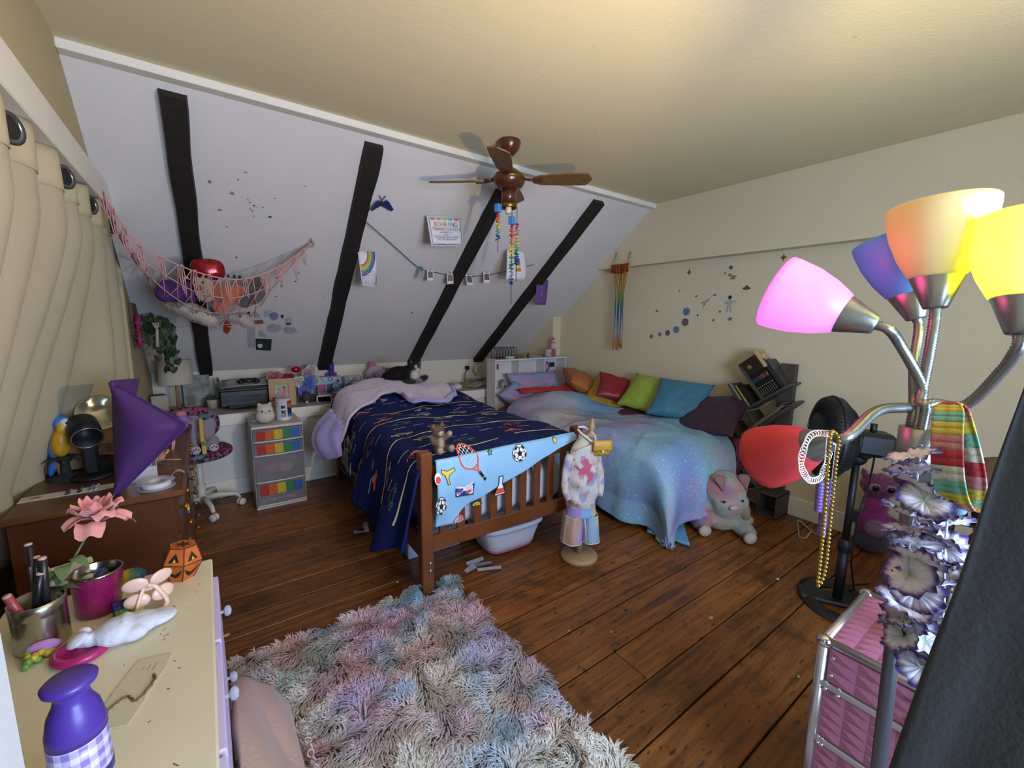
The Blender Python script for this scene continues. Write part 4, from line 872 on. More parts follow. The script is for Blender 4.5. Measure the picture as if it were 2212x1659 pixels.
# ================================================================ plant and wooden block in the corner
B = onx(283, 692, -.41)
tag(G().box((0, 0, 0), (.025, .30, .22), bev=.004).build('wood_plaque', M('plaque_wood', '#5d3a22', .6, noise=(10, .35)), loc=(-.397, 4.0, 1.475)), 'brown wooden plaque fixed to the wall behind the trailing plant', 'plaque')
hp = thing('trailing_plant', 'trailing plant with dark heart-shaped leaves hanging in the corner', 'plant', (-.30, 3.95, 1.40))
G().lathe([(.0005, -.02), (.05, -.02), (.065, .05), (.066, .055), (.0005, .05)], 18).build('pot', M('pot_dark', '#3a2a20', .7), hp)
m_iv = M('ivy_leaf', '#2c3d22', .5, noise=(25, .35)); m_vs = M('vine_stem', '#3d3a22', .7)
heart = [(0, 0), (.012, .012), (.022, .010), (.026, -.004), (.018, -.022), (0, -.042), (-.018, -.022), (-.026, -.004), (-.022, .010), (-.012, .012)]
lm = G().add([(0, -.012, .004)]+[(x, y, -.004*abs(x)/.02) for x, y in heart], [(0, 1+i, 1+(i+1) % 10) for i in range(10)], 0, True).mesh('leaf', m_iv)
rr = random.Random(11); nleaf = 0
for vtx in range(11):
    a = rr.uniform(-2.6, .9); L_ = rr.choice([.08, .12, .2, .26, .3, .34]); o_ = rr.uniform(.06, .12)
    pts = catmull([(0, 0, .05), (o_*.6*math.cos(a), o_*.6*math.sin(a), .075), (o_*math.cos(a), o_*math.sin(a), .02), (o_*1.05*math.cos(a)+rr.uniform(-.02, .02), o_*1.05*math.sin(a), -L_*.5), (o_*math.cos(a)+rr.uniform(-.03, .03), o_*math.sin(a), -L_)], 5)
    vn = G().tube(pts, .002, 5).build('vine', m_vs, hp)
    for k in range(3, len(pts), 1 if L_ < .15 else 2):
        o = bpy.data.objects.new('leaf', lm); COL.objects.link(o); o.parent = vn; q = pts[k]; sc_ = rr.uniform(.8, 1.5)
        o.location = q+Vector((rr.uniform(-.015, .015), -.012, 0)); o.rotation_euler = (PI/2+rr.uniform(-.5, .5), rr.uniform(-.6, .6), rr.uniform(-.9, .6)); o.scale = (sc_, sc_, sc_)
for q in range(26):
    o = bpy.data.objects.new('leaf', lm); COL.objects.link(o); o.parent = hp; a = rr.uniform(0, 6.28); r = rr.uniform(.02, .11); sc_ = rr.uniform(.9, 1.6)
    o.location = (r*math.cos(a)+.03, r*math.sin(a)*.6-.03, .05+rr.uniform(-.04, .06)); o.rotation_euler = (PI/2+rr.uniform(-.8, .4), rr.uniform(-.7, .7), rr.uniform(-1, 1)); o.scale = (sc_,)*3
B = onx(279, 715, -.36)
pb = thing('feather_boa', 'short hot pink feather strip hanging beside the trailing plant', 'garland', (-.36, 3.78, 1.43))
bo = catmull([(0, .06, .06), (0, .01, .05), (0, -.02, 0), (0, -.01, -.09), (0, .02, -.14)], 8)
G().tube(bo, .004, 6).build('cord', M('hot_pink', '#b82a66', .8), pb); rb = random.Random(2); g = G()
for q in bo:
    for k in range(6):
        d = Vector((rb.uniform(-1, 1), rb.uniform(-1, 1), rb.uniform(-1, 1))).normalized()*.024; e = d.orthogonal().normalized()*.004; g.add([q-e, q+e, q+d], [(0, 1, 2)])
stuff(g.build('feathers', M('hot_pink2', '#a8286a', .8), pb))
hb_ = thing('toy_hand', 'small pale skeleton hand hooked on the trailing plant', 'toy', (-.275, 3.80, 1.38)); m_bone = M('bone', '#a39a88', .6)
G().tube([(0, 0, -.09), (.004, 0, -.02), (.008, 0, .03)], [.012, .008, .010], 8).build('forearm', m_bone, hb_)
for k in range(4): G().tube([(.006, 0, .03), (-.008+.009*k, -.004, .055), (-.012+.010*k, -.006, .075)], .004, 6).build('finger', m_bone, hb_)
# ================================================================ things on the ledge
ZL = .703
def lamp_small():
    p = ony(378, 800, 4.52); t = thing('table_lamp', 'small table lamp with white drum shade on the ledge', 'lamp', (p.x, 4.52, ZL))
    G().lathe([(.0005, 0), (.06, 0), (.06, .012), (.015, .02), (.012, .22), (.012, .30), (.0005, .30)], 20).build('stem', M('lamp_wood', '#8a6a4c', .5), t)
    G().lathe([(.122, .235), (.114, .435), (.110, .435), (.118, .235), (.122, .235)], 36, cap=False).build('shade', M('shade_white', '#b8b0a6', .8), t)
lamp_small()
p = ony(343, 850, 4.40); wb = thing('flower_carton', 'white carton with blossom print below the drum lamp', 'box', (-.345, 4.35, ZL), .25)
G().box((0, 0, .085), (.105, .10, .17), bev=.002).build('body', M('carton2', '#9f968a', .7), wb)
r_ = random.Random(4); g = G()
for i in range(16): G().ell((.054, r_.uniform(-.045, .045), r_.uniform(.02, .16)), (.003, .012, .010), n=8, k=5).build('blossom', M('bloss%d' % (i % 3), ['#8c7a78', '#6a3a44', '#4f5a48'][i % 3], .8), wb)
G().box((0, 0, .172), (.09, .085, .004)).build('lid', M('lid_brown', '#6d4a3e', .7), wb)
p = ony(425, 840, 4.55); pc2 = thing('leaning_print', 'dark green framed print leaning behind the table lamp', 'picture', (p.x, 4.66, ZL), .1); pc2.rotation_euler = (-.18, 0, .1)
G().box((0, 0, .14), (.20, .012, .28), bev=.002).build('board', M('print_dark', '#2a2f2c', .5, noise=(14, .7), col2='#8d9488'), pc2)
for i, (x, z, w, h, c) in enumerate([(-.05, .06, .06, .09, '#59605a'), (.03, .09, .07, .05, '#8a8f86'), (.05, .04, .05, .06, '#6b6f55')]): G().box((x, -.008, z), (w, .003, h)).build('print_shape', M('ps%d' % i, c, .6), pc2)
p = ony(461, 862, 4.5); sp = thing('potted_succulent', 'small succulent in a pale pot beside the printer', 'plant', (.005, 4.5, ZL))
G().lathe([(.0005, 0), (.036, 0), (.044, .075), (.040, .078), (.0005, .07)], 22).build('pot', M('pot_pale', '#a09888', .7), sp)
for i in range(12):
    a = i*2.4; r = .004+.002*i; G().ell((r*math.cos(a), r*math.sin(a), .09+.012*math.cos(i)), (.006, .006, .024), R=(.5*math.sin(a), .5*math.cos(a), 0), n=8, k=5).build('leaf', M('succ', '#33402f', .6), sp)
tag(G().tube(catmull([(-.06, 4.55, ZL+.005), (-.04, 4.5, ZL+.04), (.0, 4.58, ZL+.07), (.06, 4.62, ZL+.06), (.08, 4.66, ZL+.01)], 8), .004, 6).build('cable', M('cable_black', '#0e0e10', .5)), 'black cable looping between succulent and printer', 'cable')
# printer
pp = thing('printer', 'black inkjet printer with paper in its top tray', 'printer', (.265, 4.52, ZL)); m_pb = M('printer_black', '#121317', .35); m_pb2 = M('printer_grey', '#1d1f24', .3)
G().box((0, 0, .085), (.42, .28, .15), bev=.012).build('body', m_pb, pp); G().box((0, -.02, .165), (.43, .25, .025), bev=.008).build('lid', m_pb2, pp)
G().box((0, -.17, .028), (.30, .14, .018), bev=.005).build('output_tray', m_pb, pp); G().box((0, -.142, .085), (.40, .006, .05), bev=.002).build('front_panel', m_pb2, pp); G().box((.06, -.146, .10), (.10, .004, .012)).build('slot', M('slot_dark', '#050506', .6), pp)
for x in (-.205, .205): G().box((x, .05, .20), (.02, .18, .10), bev=.005).build('side_guide', m_pb, pp)
G().grid(lambda u, v: (-.17+.36*u, -.11+.24*v, .186+.035*v*v+.01*math.sin(u*3)), 8, 8).build('paper', M('sheet_paper', '#b0aaa4', .7), pp, solid=.003)
gp = thing('game_controller', 'black game controller on top of the printer', 'controller', (.285, 4.48, ZL+.2))
blob('body', [((0, 0, .03), (.06, .035, .022)), ((-.06, -.012, .024), (.035, .04, .022)), ((.06, -.012, .024), (.035, .04, .022))], m_pb, gp, voxel=.008)
for x in (-.05, .05): G().lathe([(.014, 0), (.014, .01), (.0005, .012)], 12, c=(x, -.02, .042)).build('thumbstick', m_pb2, gp)
tag(G().tube(catmull([(.36, 4.48, ZL+.225), (.42, 4.5, ZL+.25), (.45, 4.55, ZL+.22), (.44, 4.6, ZL+.19)], 6), .004, 6).build('controller_cable', M('cable_grey', '#232327', .5)), 'dark cable curling off the printer top', 'cable')
# photo frame with a flat print of two people
pf2 = thing('framed_photo', 'pale wooden photo frame standing on the ledge', 'picture frame', (.525, 4.30, ZL), -.05); pf2.rotation_euler = (-.08, 0, -.08); m_fr = M('frame_wood', '#b48a58', .5, noise=(12, .15))
for c, d in (((-.078, 0, .125), (.05, .02, .25)), ((.078, 0, .125), (.05, .02, .25)), ((0, 0, .225), (.11, .02, .05)), ((0, 0, .025), (.11, .02, .05))): G().box(c, d, bev=.002).build('rail', m_fr, pf2)
G().box((.108, .012, .125), (.012, .03, .25), bev=.002).build('side', m_fr, pf2)
ph = G().box((0, .006, .125), (.11, .004, .16)).build('photo', M('photo_green', '#7d8460', .5, noise=(40, .5), col2='#b8b8a4'), pf2)
for i, (x, z, rx, rz_, c) in enumerate([(-.02, .09, .018, .05, '#8f98b8'), (-.018, .15, .013, .016, '#b08a6a'), (.022, .10, .02, .05, '#c07a84'), (.02, .165, .013, .016, '#7a5640'), (.02, .06, .018, .02, '#c8c2b8')]): G().ell((x, .003, z), (rx, .0015, rz_)).build('print_figure', M('pfig%d' % i, c, .6), ph)
tag(G().lathe([(.0005, 0), (.028, 0), (.03, .01), (.024, .2), (.014, .215), (.014, .235), (.0005, .235)], 16).build('candle_jar', M('candle_yellow', '#a8a45c', .4), loc=(.455, 4.42, ZL)), 'tall yellow green bottle behind the wooden photo frame', 'bottle')
# bouquet of fabric roses
bq = thing('rose_bouquet', 'bouquet of pink, red, white and blue fabric roses', 'bouquet', (.655, 4.50, ZL)); bq.scale = (1.3, 1.2, 1.2)
def rose(c, r, parent, seed, face=(0, -1, .3)):
    g = G(); rr2 = random.Random(seed); f_ = Vector(face).normalized(); T = frame_T((0, 0, 0), f_.orthogonal(), f_.cross(f_.orthogonal()))
    for i in range(12):
        a = i*2.4; k = (i+1)/12
        def pt2(u, v, a=a, k=k): th = a+(u-.5)*2.0; rad = r*(.15+.85*k)*math.sin(PI*.5*min(1, v*1.0+.1)); return (rad*math.cos(th), rad*math.sin(th), r*(.75-.9*k)*v*1.0+r*.15*math.sin(u*7+i)*v)
        g.grid(pt2, 6, 5, T=T)
    o = g.build('rose', M('rose'+c, c, .75, noise=(60, .25), sheen=.2), parent, solid=.002); return o
for i, (x, y, z, r, c) in enumerate([(-.12, -.02, .20, .062, '#c06a84'), (-.10, -.06, .15, .055, '#c47f8c'), (-.03, -.02, .19, .05, '#8f1428'), (-.06, -.05, .12, .05, '#7a1020'), (.03, -.06, .165, .052, '#d6cfc8'), (.105, -.01, .22, .055, '#cf9a9a'), (.13, .0, .245, .05, '#d2ccc8'), (.085, -.07, .135, .062, '#5f77c4'), (.10, -.06, .17, .055, '#6f86cc'), (.15, -.03, .16, .04, '#ccc6c6'), (.06, -.075, .085, .05, '#6d84c8')]):
    rose(c, r, bq, i).location = (x, y, z)
G().ell((.02, -.01, .255), (.034, .02, .026)).build('foil_heart', M('red_foil', '#a01226', .15, .4), bq)
G().lathe([(.0005, 0), (.05, 0), (.03, .05), (.06, .14), (.0005, .14)], 16).build('wrap', M('wrap_grey', '#5c5862', .6), bq)
dbg = thing('dark_pouch', 'small dark grey pouch slumped below the bouquet', 'bag', (.74, 4.36, ZL)); blob('body', [((0, 0, .05), (.045, .05, .06)), ((.05, .04, .035), (.06, .04, .04))], M('pouch', '#3c3a40', .8, bump=(30, .5)), dbg, voxel=.01)
G().ell((-.01, -.045, .01), (.016, .012, .012)).build('white_tip', M('tip_white', '#b4aeac', .7), dbg)
# two gift boxes in patchwork print, each panel a flat print
for i, (x, w, h, c0, lb) in enumerate([(1.0, .23, .205, '#7fb6cc', 'patchwork printed toy box in pink and teal beside the bouquet'), (1.225, .20, .20, '#86b8cc', 'patchwork printed toy box behind the wooden bed post')]):
    bx_ = thing('toy_box', lb, 'box', (x, 4.60-.03*i, ZL), -.10 if i == 0 else .12)
    G().box((0, 0, h/2), (w, .10, h), bev=.003).build('body', M('boxprint%d' % i, '#a9b8d2', .5), bx_)
    for k in range(5):
        pn = G().box((-w/2+w*(k+.5)/5, -.052, h-.022), (w/5-.006, .004, .034)).build('printed_panel', M('pp%d' % (k % 4), ['#b04c6c', '#6fa8bc', '#3d4a7c', '#c0798c'][k % 4], .5), bx_)
        G().ell((-w/2+w*(k+.5)/5, -.0545, h-.022), (.011, .001, .010), n=10, k=5).build('printed_heart', M('pp_white', '#cfcbd6', .5), pn)
    G().box((0, -.052, h-.058), (w-.004, .004, .026)).build('printed_band', M('pp_teal', '#7fb4c8', .5), bx_); G().box((.02, -.052, h*.42), (w*.45, .004, h*.45)).build('printed_window', M('pp_navy', '#3e4a8c', .5), bx_)
    G().box((-w*.33, -.0515, h*.47), (w*.3, .004, h*.34)).build('printed_block', M('pp_mag', '#a84a78', .5), bx_); G().box((w*.38, -.0515, h*.42), (w*.22, .004, h*.45)).build('printed_block', M('pp_mag', '#a84a78', .5), bx_)
    for k in range(2): G().box((-w*.34, -.052, .03+.03*k), (w*.28, .004, .02)).build('printed_stripe', M('pp_s%d' % k, ['#c88aa4', '#a33f68'][k], .5), bx_)
# toy birds before the boxes
tb = thing('blue_bird_toy', 'blue plush bird with a crest before the patchwork box', 'plush toy', (1.045, 4.50, ZL)); m_tb = MV('bluebird', .8, bump=(70, .5))
blob('body', [((0, 0, .05), (.05, .05, .055), None, '#5f7fb4'), ((-.01, -.01, .115), (.042, .042, .042), None, '#6f92c4'), ((.02, .01, .155), (.012, .02, .035), (.2, .2, 0), '#3f5a96'), ((.05, .02, .06), (.03, .04, .05), None, '#4a669e')], m_tb, tb, voxel=.008)
G().ell((-.022, -.045, .122), (.014, .008, .014)).build('eye', M('eye_white', '#d8d8dc', .3), tb); G().ell((-.022, -.052, .122), (.006, .004, .009)).build('pupil', M('eye_black', '#0b0b0b', .2), tb); G().ell((-.045, -.04, .105), (.008, .012, .006)).build('beak', M('beak_orange', '#b8763c', .5), tb)
tg = thing('grey_owl_toy', 'grey glitter owl toy behind the bed post', 'plush toy', (1.20, 4.44, ZL)); blob('body', [((0, 0, .06), (.045, .045, .065)), ((0, -.01, .14), (.048, .042, .038))], M('owl_grey', '#8a7f90', .8, noise=(80, .4), bump=(80, .6)), tg, voxel=.008)
for x in (-.02, .02): G().ell((x, -.048, .145), (.018, .006, .012), R=(0, .3 if x < 0 else -.3, 0)).build('eye', M('eye_black', '#0b0b0b', .2), tg)
G().ell((0, -.05, .145), (.04, .008, .022)).build('face_disc', M('face_pale', '#b4acb4', .8), tg)
# purple crystal ornament at the foot of the rafter
p = ony(718, 790, 4.66); cy_ = thing('purple_ornament', 'purple pointed ornament hanging on a cord at the rafter foot', 'ornament', (p.x, 4.70, .90))
G().lathe([(.0005, 0), (.026, .004), (.026, .13), (.018, .15), (.0005, .165)], 8, smooth=False).build('crystal', M('crystal_purple', '#4a2a92', .3), cy_); G().tube([(0, 0, .16), (.0, .01, .26)], .003, 6).build('cord', M('cord_tan', '#9a7448', .8), cy_)
G().box((0, .03, .01), (.11, .02, .04), bev=.004).build('bracket', M('brk', '#3c3a44', .5), cy_)
# digital clock
ck = thing('digital_clock', 'white digital clock with blank dark screen on the ledge edge', 'clock', (.872, 4.26, ZL), -.08); G().box((0, 0, .038), (.135, .04, .075), bev=.012).build('case', M('clock_white', '#c4bdc4', .4), ck, bevel=.004); G().box((0, -.021, .038), (.112, .004, .048), bev=.001).build('screen', M('screen_dark', '#0a0a0e', .1), ck)
# pink bear and blue horned mugs
bp_ = thing('plush_bear', 'pale plush bear with pink ears and cheeks behind the blue mugs', 'plush toy', (1.47, 4.60, ZL)); m_pbr = MV('bearplush', .9, bump=(80, .5), sheen=.3)
blob('body', [((0, 0, .09), (.11, .09, .09), None, '#a8a4c0'), ((0, -.01, .20), (.105, .085, .085), None, '#b2aec8'), ((-.02, 0, .30), (.045, .03, .04), None, '#b86a86'), ((.10, 0, .245), (.035, .03, .04), None, '#b86a86'), ((-.02, -.085, .205), (.032, .02, .03), None, '#b5708c'), ((.06, -.075, .175), (.028, .02, .026), None, '#b5708c')], m_pbr, bp_, voxel=.012)
G().ell((-.02, -.105, .20), (.010, .006, .012)).build('nose', M('nose_white', '#d0c8d4', .6), bp_)
for i, (x, y) in enumerate([(1.315, 4.46), (1.43, 4.44)]):
    mg_ = thing('horned_mug', 'round blue cup with small gold horns on the ledge', 'cup', (x, y, ZL), 0, 'blue horned cups before the plush bear')
    G().lathe([(.0005, 0), (.04, 0), (.058, .04), (.06, .09), (.05, .135), (.045, .135), (.05, .09), (.0005, .02)], 24).build('bowl', M('mug_blue', '#4f6fb4', .35), mg_)
    for s_ in (-1, 1): G().lathe([(.018, 0), (.012, .018), (.0005, .034)], 10, T=Matrix.Translation((s_*.036, 0, .13)) @ Matrix.Rotation(s_*.4, 4, 'Y')).build('horn', M('gold_horn', '#8a7030', .35, .6), mg_)
    for s_ in (-1, 1): G().ell((s_*.02, -.056, .10), (.008, .004, .008), n=8, k=5).build('spot', M('mug_spot', '#3a3f50', .5), mg_)
tag(G().box((0, 0, .05), (.09, .05, .10), bev=.006).build('storage_tin', M('tin_red', '#8c4a52', .5, noise=(20, .4), col2='#5a7c90'), loc=(1.64, 4.60, ZL+.16)), 'red and blue tin just visible behind the cat', 'tin')
tag(G().box((0, 0, .08), (.14, .12, .16), bev=.004).build('grey_carton', M('carton_grey', '#8a8890', .6), loc=(1.64, 4.60, ZL)), 'grey carton under the tin behind the cat', 'box')
# outlet with plug, small fan, brush, papers at the right end of the ledge
ou = thing('wall_outlet', 'white wall outlet with a black plug above the ledge', 'outlet', (2.72, 4.785, .86)); G().box((0, 0, .0), (.075, .008, .115), bev=.003).build('plate', M('outlet_white', '#d4cfc6', .4), ou); G().box((.0, -.025, .03), (.05, .05, .05), bev=.008).build('plug', M('plug_black', '#0d0d10', .4), ou)
tag(G().tube(catmull([(2.72, 4.74, .875), (2.66, 4.70, .82), (2.60, 4.62, .74), (2.5, 4.55, ZL+.006)], 8), .006, 6).build('plug_cable', M('cable_slate', '#4a4d58', .5)), 'dark cable running from the wall plug to the ledge', 'cable')
df = thing('clip_fan', 'little white device with a round ring head on the ledge', 'device', (2.83, 4.62, ZL)); m_dw = M('device_white', '#b8b8bc', .4)
G().box((.02, 0, .05), (.09, .07, .10), bev=.01).build('body', m_dw, df); G().box((.02, -.037, .06), (.06, .003, .03)).build('label', M('label_grey', '#7f8690', .5), df)
G().tube([(-.02+.05*math.cos(2*PI*i/20), 0, .17+.055*math.sin(2*PI*i/20)) for i in range(20)], .012, 8, closed=True).build('ring_head', m_dw, df)
tag(G().box((0, 0, .03), (.14, .06, .06), bev=.012).build('wooden_brush', M('brush_tan', '#8d6a34', .6, noise=(30, .3)), loc=(2.44, 4.42, ZL+.001), rz=.2), 'tan wooden brush lying on the ledge end', 'brush')
for i, (x, y, rz, c, lb) in enumerate([(2.60, 4.36, .3, '#a49c8c', 'curled cream sheet of paper hanging over the ledge edge'), (2.68, 4.44, -.2, '#b8b6b4', 'white paper plate propped on the ledge papers')]):
    tag(G().grid(lambda u, v, i=i: (-.11+.22*u, -.09+.18*v, .012+.06*(1-v)*i*1.2+.05*(u*u)*(1-i)), 8, 8).build('loose_paper', M('lp'+c, c, .7), loc=(x, y, ZL+.002+.03*i), rz=rz, solid=.002), lb, 'paper')
# ================================================================ drawer tower
tw = thing('drawer_tower', 'clear plastic drawer tower with hand coloured rainbow fronts', 'drawer unit', (.405, 3.90, 0)); m_tf = M('tower_white', '#bdb8b4', .4); m_tp = M('tower_clear', '#a39ea2', .25, alpha=.3, spec=.6)
TWX, TWD = .36, .40
for sx in (-1, 1): G().box((sx*(TWX/2-.004), 0, .335), (.008, TWD, .66), bev=.002).build('side', M('tower_side', '#a8a2a0', .35, alpha=.75), tw)
G().box((0, 0, .658), (TWX, TWD+.02, .022), bev=.004).build('top', m_tf, tw); G().box((0, -.01, .012), (TWX, TWD, .024), bev=.004).build('base', m_tf, tw); G().box((0, TWD/2-.004, .33), (TWX-.01, .006, .62)).build('back', m_tp, tw)
rb5 = ['#a82a20', '#c85a1c', '#c9aa2c', '#2c7a50', '#2c5fa8']
for i, (z0, z1, mode) in enumerate([(.540, .645, 1), (.430, .535, 1), (.215, .425, 0), (.026, .210, 1)]):
    d = G().box((0, -TWD/2-.004, (z0+z1)/2), (TWX-.02, .006, z1-z0-.006), bev=.002).build('drawer', m_tp, tw)
    G().grid(lambda u, v, z0=z0: (-TWX/2+.006+(TWX-.012)*u, -TWD/2-.012-.012*math.sin(PI*u), z0+.012*v), 14, 2).build('pull_rim', m_tf, d, solid=.008)
    G().box((0, 0, z0+.006), (TWX-.03, TWD-.03, .004)).build('tray', m_tp, d)
    if mode:
        hh = min(.085, z1-z0-.03)
        for k, c in enumerate(rb5): G().box((-.12+.0605*k, -TWD/2-.009, z1-.014-hh/2), (.0595, .002, hh)).build('colour_band', M('band'+c, c, .7, noise=(40, .25)), d)
    else:
        pass
for i, (x, z, r, c, lb) in enumerate([(-.05, .30, (.09, .1, .06), '#9a5a68', 'dusty rose cloth bundle inside the clear drawer'), (.05, .285, (.08, .09, .05), '#b48a98', 'pale pink frill inside the clear drawer'), (-.04, .25, (.03, .03, .022), '#b08a3c', 'small yellow block inside the clear drawer')]):
    o = blob('stored_cloth', [((0, 0, 0), r), ((r[0]*.5, -.02, r[2]*.4), (r[0]*.5, r[1]*.5, r[2]*.5))], M('stored'+c, c, .8, bump=(25, .8)), voxel=.014, loc=(.405+x, 3.84, z+.0)); tag(o, lb, 'cloth')
for i in range(7):
    r_ = random.Random(i+40); tag(G().ell((0, 0, 0), (r_.uniform(.012, .028), .014, .010), n=10, k=6).build('shell', M('shell%d' % (i % 3), ['#b8a488', '#a88a68', '#c4bcae'][i % 3], .6), loc=(.28+.036*i, 3.75, .047+.004*(i % 2))), 'small tan shell lying in the bottom clear drawer', 'shell', 'shells in the bottom drawer')
# squishy cat and tin on the tower
sq = thing('squishy_cat', 'round white squishy cat toy on the drawer tower', 'toy', (.335, 3.79, .671)); m_sq = M('squishy', '#c4baaa', .6)
blob('body', [((0, 0, .06), (.07, .06, .06)), ((0, 0, .11), (.06, .052, .045)), ((-.038, 0, .15), (.016, .012, .02)), ((.038, 0, .15), (.016, .012, .02))], m_sq, sq, voxel=.008)
for x in (-.022, .026): G().ell((x, -.056, .105), (.006, .005, .007)).build('eye', M('eye_black', '#0b0b0b', .2), sq)
G().tube([(-.008, -.060, .096), (-.004, -.062, .092), (.001, -.062, .096), (.006, -.062, .092), (.010, -.060, .096)], .0015, 5).build('mouth', M('eye_black', '#0b0b0b', .2), sq)
tn = thing('food_tin', 'round white tin with red and blue label on the drawer tower', 'tin', (.475, 3.86, .671)); G().lathe([(.0005, 0), (.058, 0), (.060, .004), (.058, .008), (.058, .165), (.060, .170), (.058, .174), (.0005, .174)], 32).build('body', M('tin_white', '#c4c0c2', .4), tn)
def arc(name, a0, a1, z0, z1, c, r=.0588): G().grid(lambda u, v: (r*math.cos(a0+(a1-a0)*u), r*math.sin(a0+(a1-a0)*u), z0+(z1-z0)*v), 10, 2).build(name, M('lab'+c, c, .5), tn)
arc('label_dark', -1.2, -.3, .05, .16, '#22284c'); arc('label_red', -1.2, -.3, .11, .16, '#8a3a3a', .0591); arc('label_orange', -1.05, -.5, .10, .14, '#b86a3c', .0594); arc('label_blue', -1.2, -.2, .03, .055, '#3f78b0'); arc('label_navy_patch', -2.0, -1.45, .03, .085, '#2c3a66'); arc('label_black', -2.0, -1.5, .10, .125, '#14141c'); arc('label_shell', -1.95, -1.6, .035, .06, '#b08a74', .0591)
tag(G().add([(0, 0, 0)]+[(.028*math.cos(PI*i/5)*(1 if i % 2 == 0 else .45), -.004, .028*math.sin(PI*i/5)*(1 if i % 2 == 0 else .45)) for i in range(10)], [(0, 1+i, 1+(i+1) % 10) for i in range(10)]).build('red_star_flower', M('red_felt', '#7a1c28', .8), loc=(.425, 3.92, .835), solid=.004), 'little red felt flower sticking up behind the squishy cat', 'flower')
tag(blob('plastic_wrap', [((0, 0, .015), (.05, .04, .018)), ((.03, .02, .02), (.03, .03, .016))], M('wrap_clear', '#9aa0aa', .1, alpha=.6, bump=(60, 1)), voxel=.01, smooth=1, loc=(.27, 3.86, .671)), 'crumpled clear plastic wrap on the drawer tower', 'wrap')
# ================================================================ lavender fleece blanket and cat on the navy bed
def pillowz(s, t): return 0
def fleece(s, t):
    p = duvet(s, t); q = BM.inverted() @ p
    e = max(0, -.52-s)
    q.z += .022+.05*math.exp(-((s+.1)/.35)**2-((t-.85)/.25)**2)+.012*nz(s*5, t*5, 3)+.010*abs(nz(s*9, t*6+2, 8))
    q.x -= .03*min(1, e*6); return BM @ q
def fl_edge(s):  # front edge of the blanket across the bed
    pts = [(-.95, .36), (-.6, .26), (-.42, .36), (-.28, .47), (-.17, .52), (-.1, .26), (.1, .17), (.3, .34), (.42, .62)]
    for (a, ta), (b, tb) in zip(pts, pts[1:]):
        if s <= b: k = max(0, (s-a)/(b-a)); k = k*k*(3-2*k); return ta+(tb-ta)*k
    return pts[-1][1]
def fl_back(s): return .70+.22*min(1, max(0, (s+.75)/.5)) - .14*max(0, (s-.2)/.22)
m_she = M('sherpa', '#c6b4cc', .95, bump=(55, 1.2), sheen=.5); m_fla = M('flannel', '#9c92cc', .9, bump=(50, .25), sheen=.4)
bl = thing('fleece_blanket', 'lavender fleece blanket with woolly pale side over the bed head', 'blanket', fleece(-.1, .6))
B0 = bl.location
def flm(u, v): s = -.90+1.32*u; a, b = fl_edge(s), fl_back(s); return fleece(s, a+(b-a)*v)-B0
sho2 = G().grid(flm, 90, 40).build('woolly_side', m_she, bl, solid=.02, off=1)
def low(u, v):
    t = .36+.34*u; s = -.86-.22*v*math.sin(PI*(.15+.7*u)); p = fleece(s, t); b_ = math.sin(PI*u)*.05*math.sin(PI*min(1, v*1.1)); p.x -= .03+b_; p.z -= .0; return p-B0
G().grid(lambda u, v: (lambda p: p)(fleece(-.66-.30*v*(.75+.25*math.sin(PI*u)), .30+.40*u)+Vector((-.01-.10*(math.sin(PI*u)**.6)*math.sin(PI*min(1, v*.92+.06))-.012*math.sin(u*20+3*v), .02*math.sin(v*5), .0)))-B0, 26, 26).build('flannel_fall', m_fla, bl, solid=.03, off=1)
def fold(u, v): s = -.14+.52*u; a = fl_edge(s); return fleece(s, a-.01-.075*math.sin(PI*min(1, .15+u*.8))*(1-v))+Vector((0, 0, .012+.02*math.sin(PI*v)))-B0
G().grid(fold, 30, 10).build('flannel_fold', m_fla, bl, solid=.014, off=1)
tag(blob('white_sock', [((0, 0, .02), (.05, .04, .03)), ((.02, .06, .025), (.04, .06, .03))], M('fluffy_white', '#b0acb4', .95, bump=(60, 1)), voxel=.012, smooth=2, loc=fleece(.44, .52)), 'small fluffy white sock at the corner of the fleece blanket', 'sock')
cp = Vector((1.50, 3.70, .925)); cat = thing('cat', 'black and white long-haired cat lying on the fleece blanket', 'cat', cp, -yaw)
K, W__ = '#141314', '#d2ccc8'
cb_ = blob('body', [((-.09, .03, .06), (.12, .085, .075), None, K), ((.0, .01, .075), (.085, .075, .075), None, K), ((-.20, .04, .035), (.06, .05, .045), None, K), ((.058, -.01, .135), (.045, .043, .042), None, '#2a2624'), ((.088, -.035, .118), (.022, .022, .02), None, W__), ((.075, -.045, .15), (.010, .008, .016), None, W__), ((.06, -.03, .07), (.038, .04, .05), None, W__), ((.09, -.03, .03), (.05, .035, .022), (0, .1, 0), '#8c8682'), ((.145, -.03, .045), (.04, .022, .022), (0, -.5, 0), '#26221f'), ((-.16, -.03, .02), (.06, .03, .024), None, K), ((.02, -.06, .02), (.06, .03, .02), None, '#3a3532')], MV('cat_fur', .8, bump=(120, .4)), cat, voxel=.008, smooth=3)
fur(cb_, 14000, .022, .0022, comb=(-.5, 0, -.35), jit=.35)
m_ear = M('ear_dark', '#1b1716', .8); m_eari = M('ear_inner', '#6d5c58', .8)
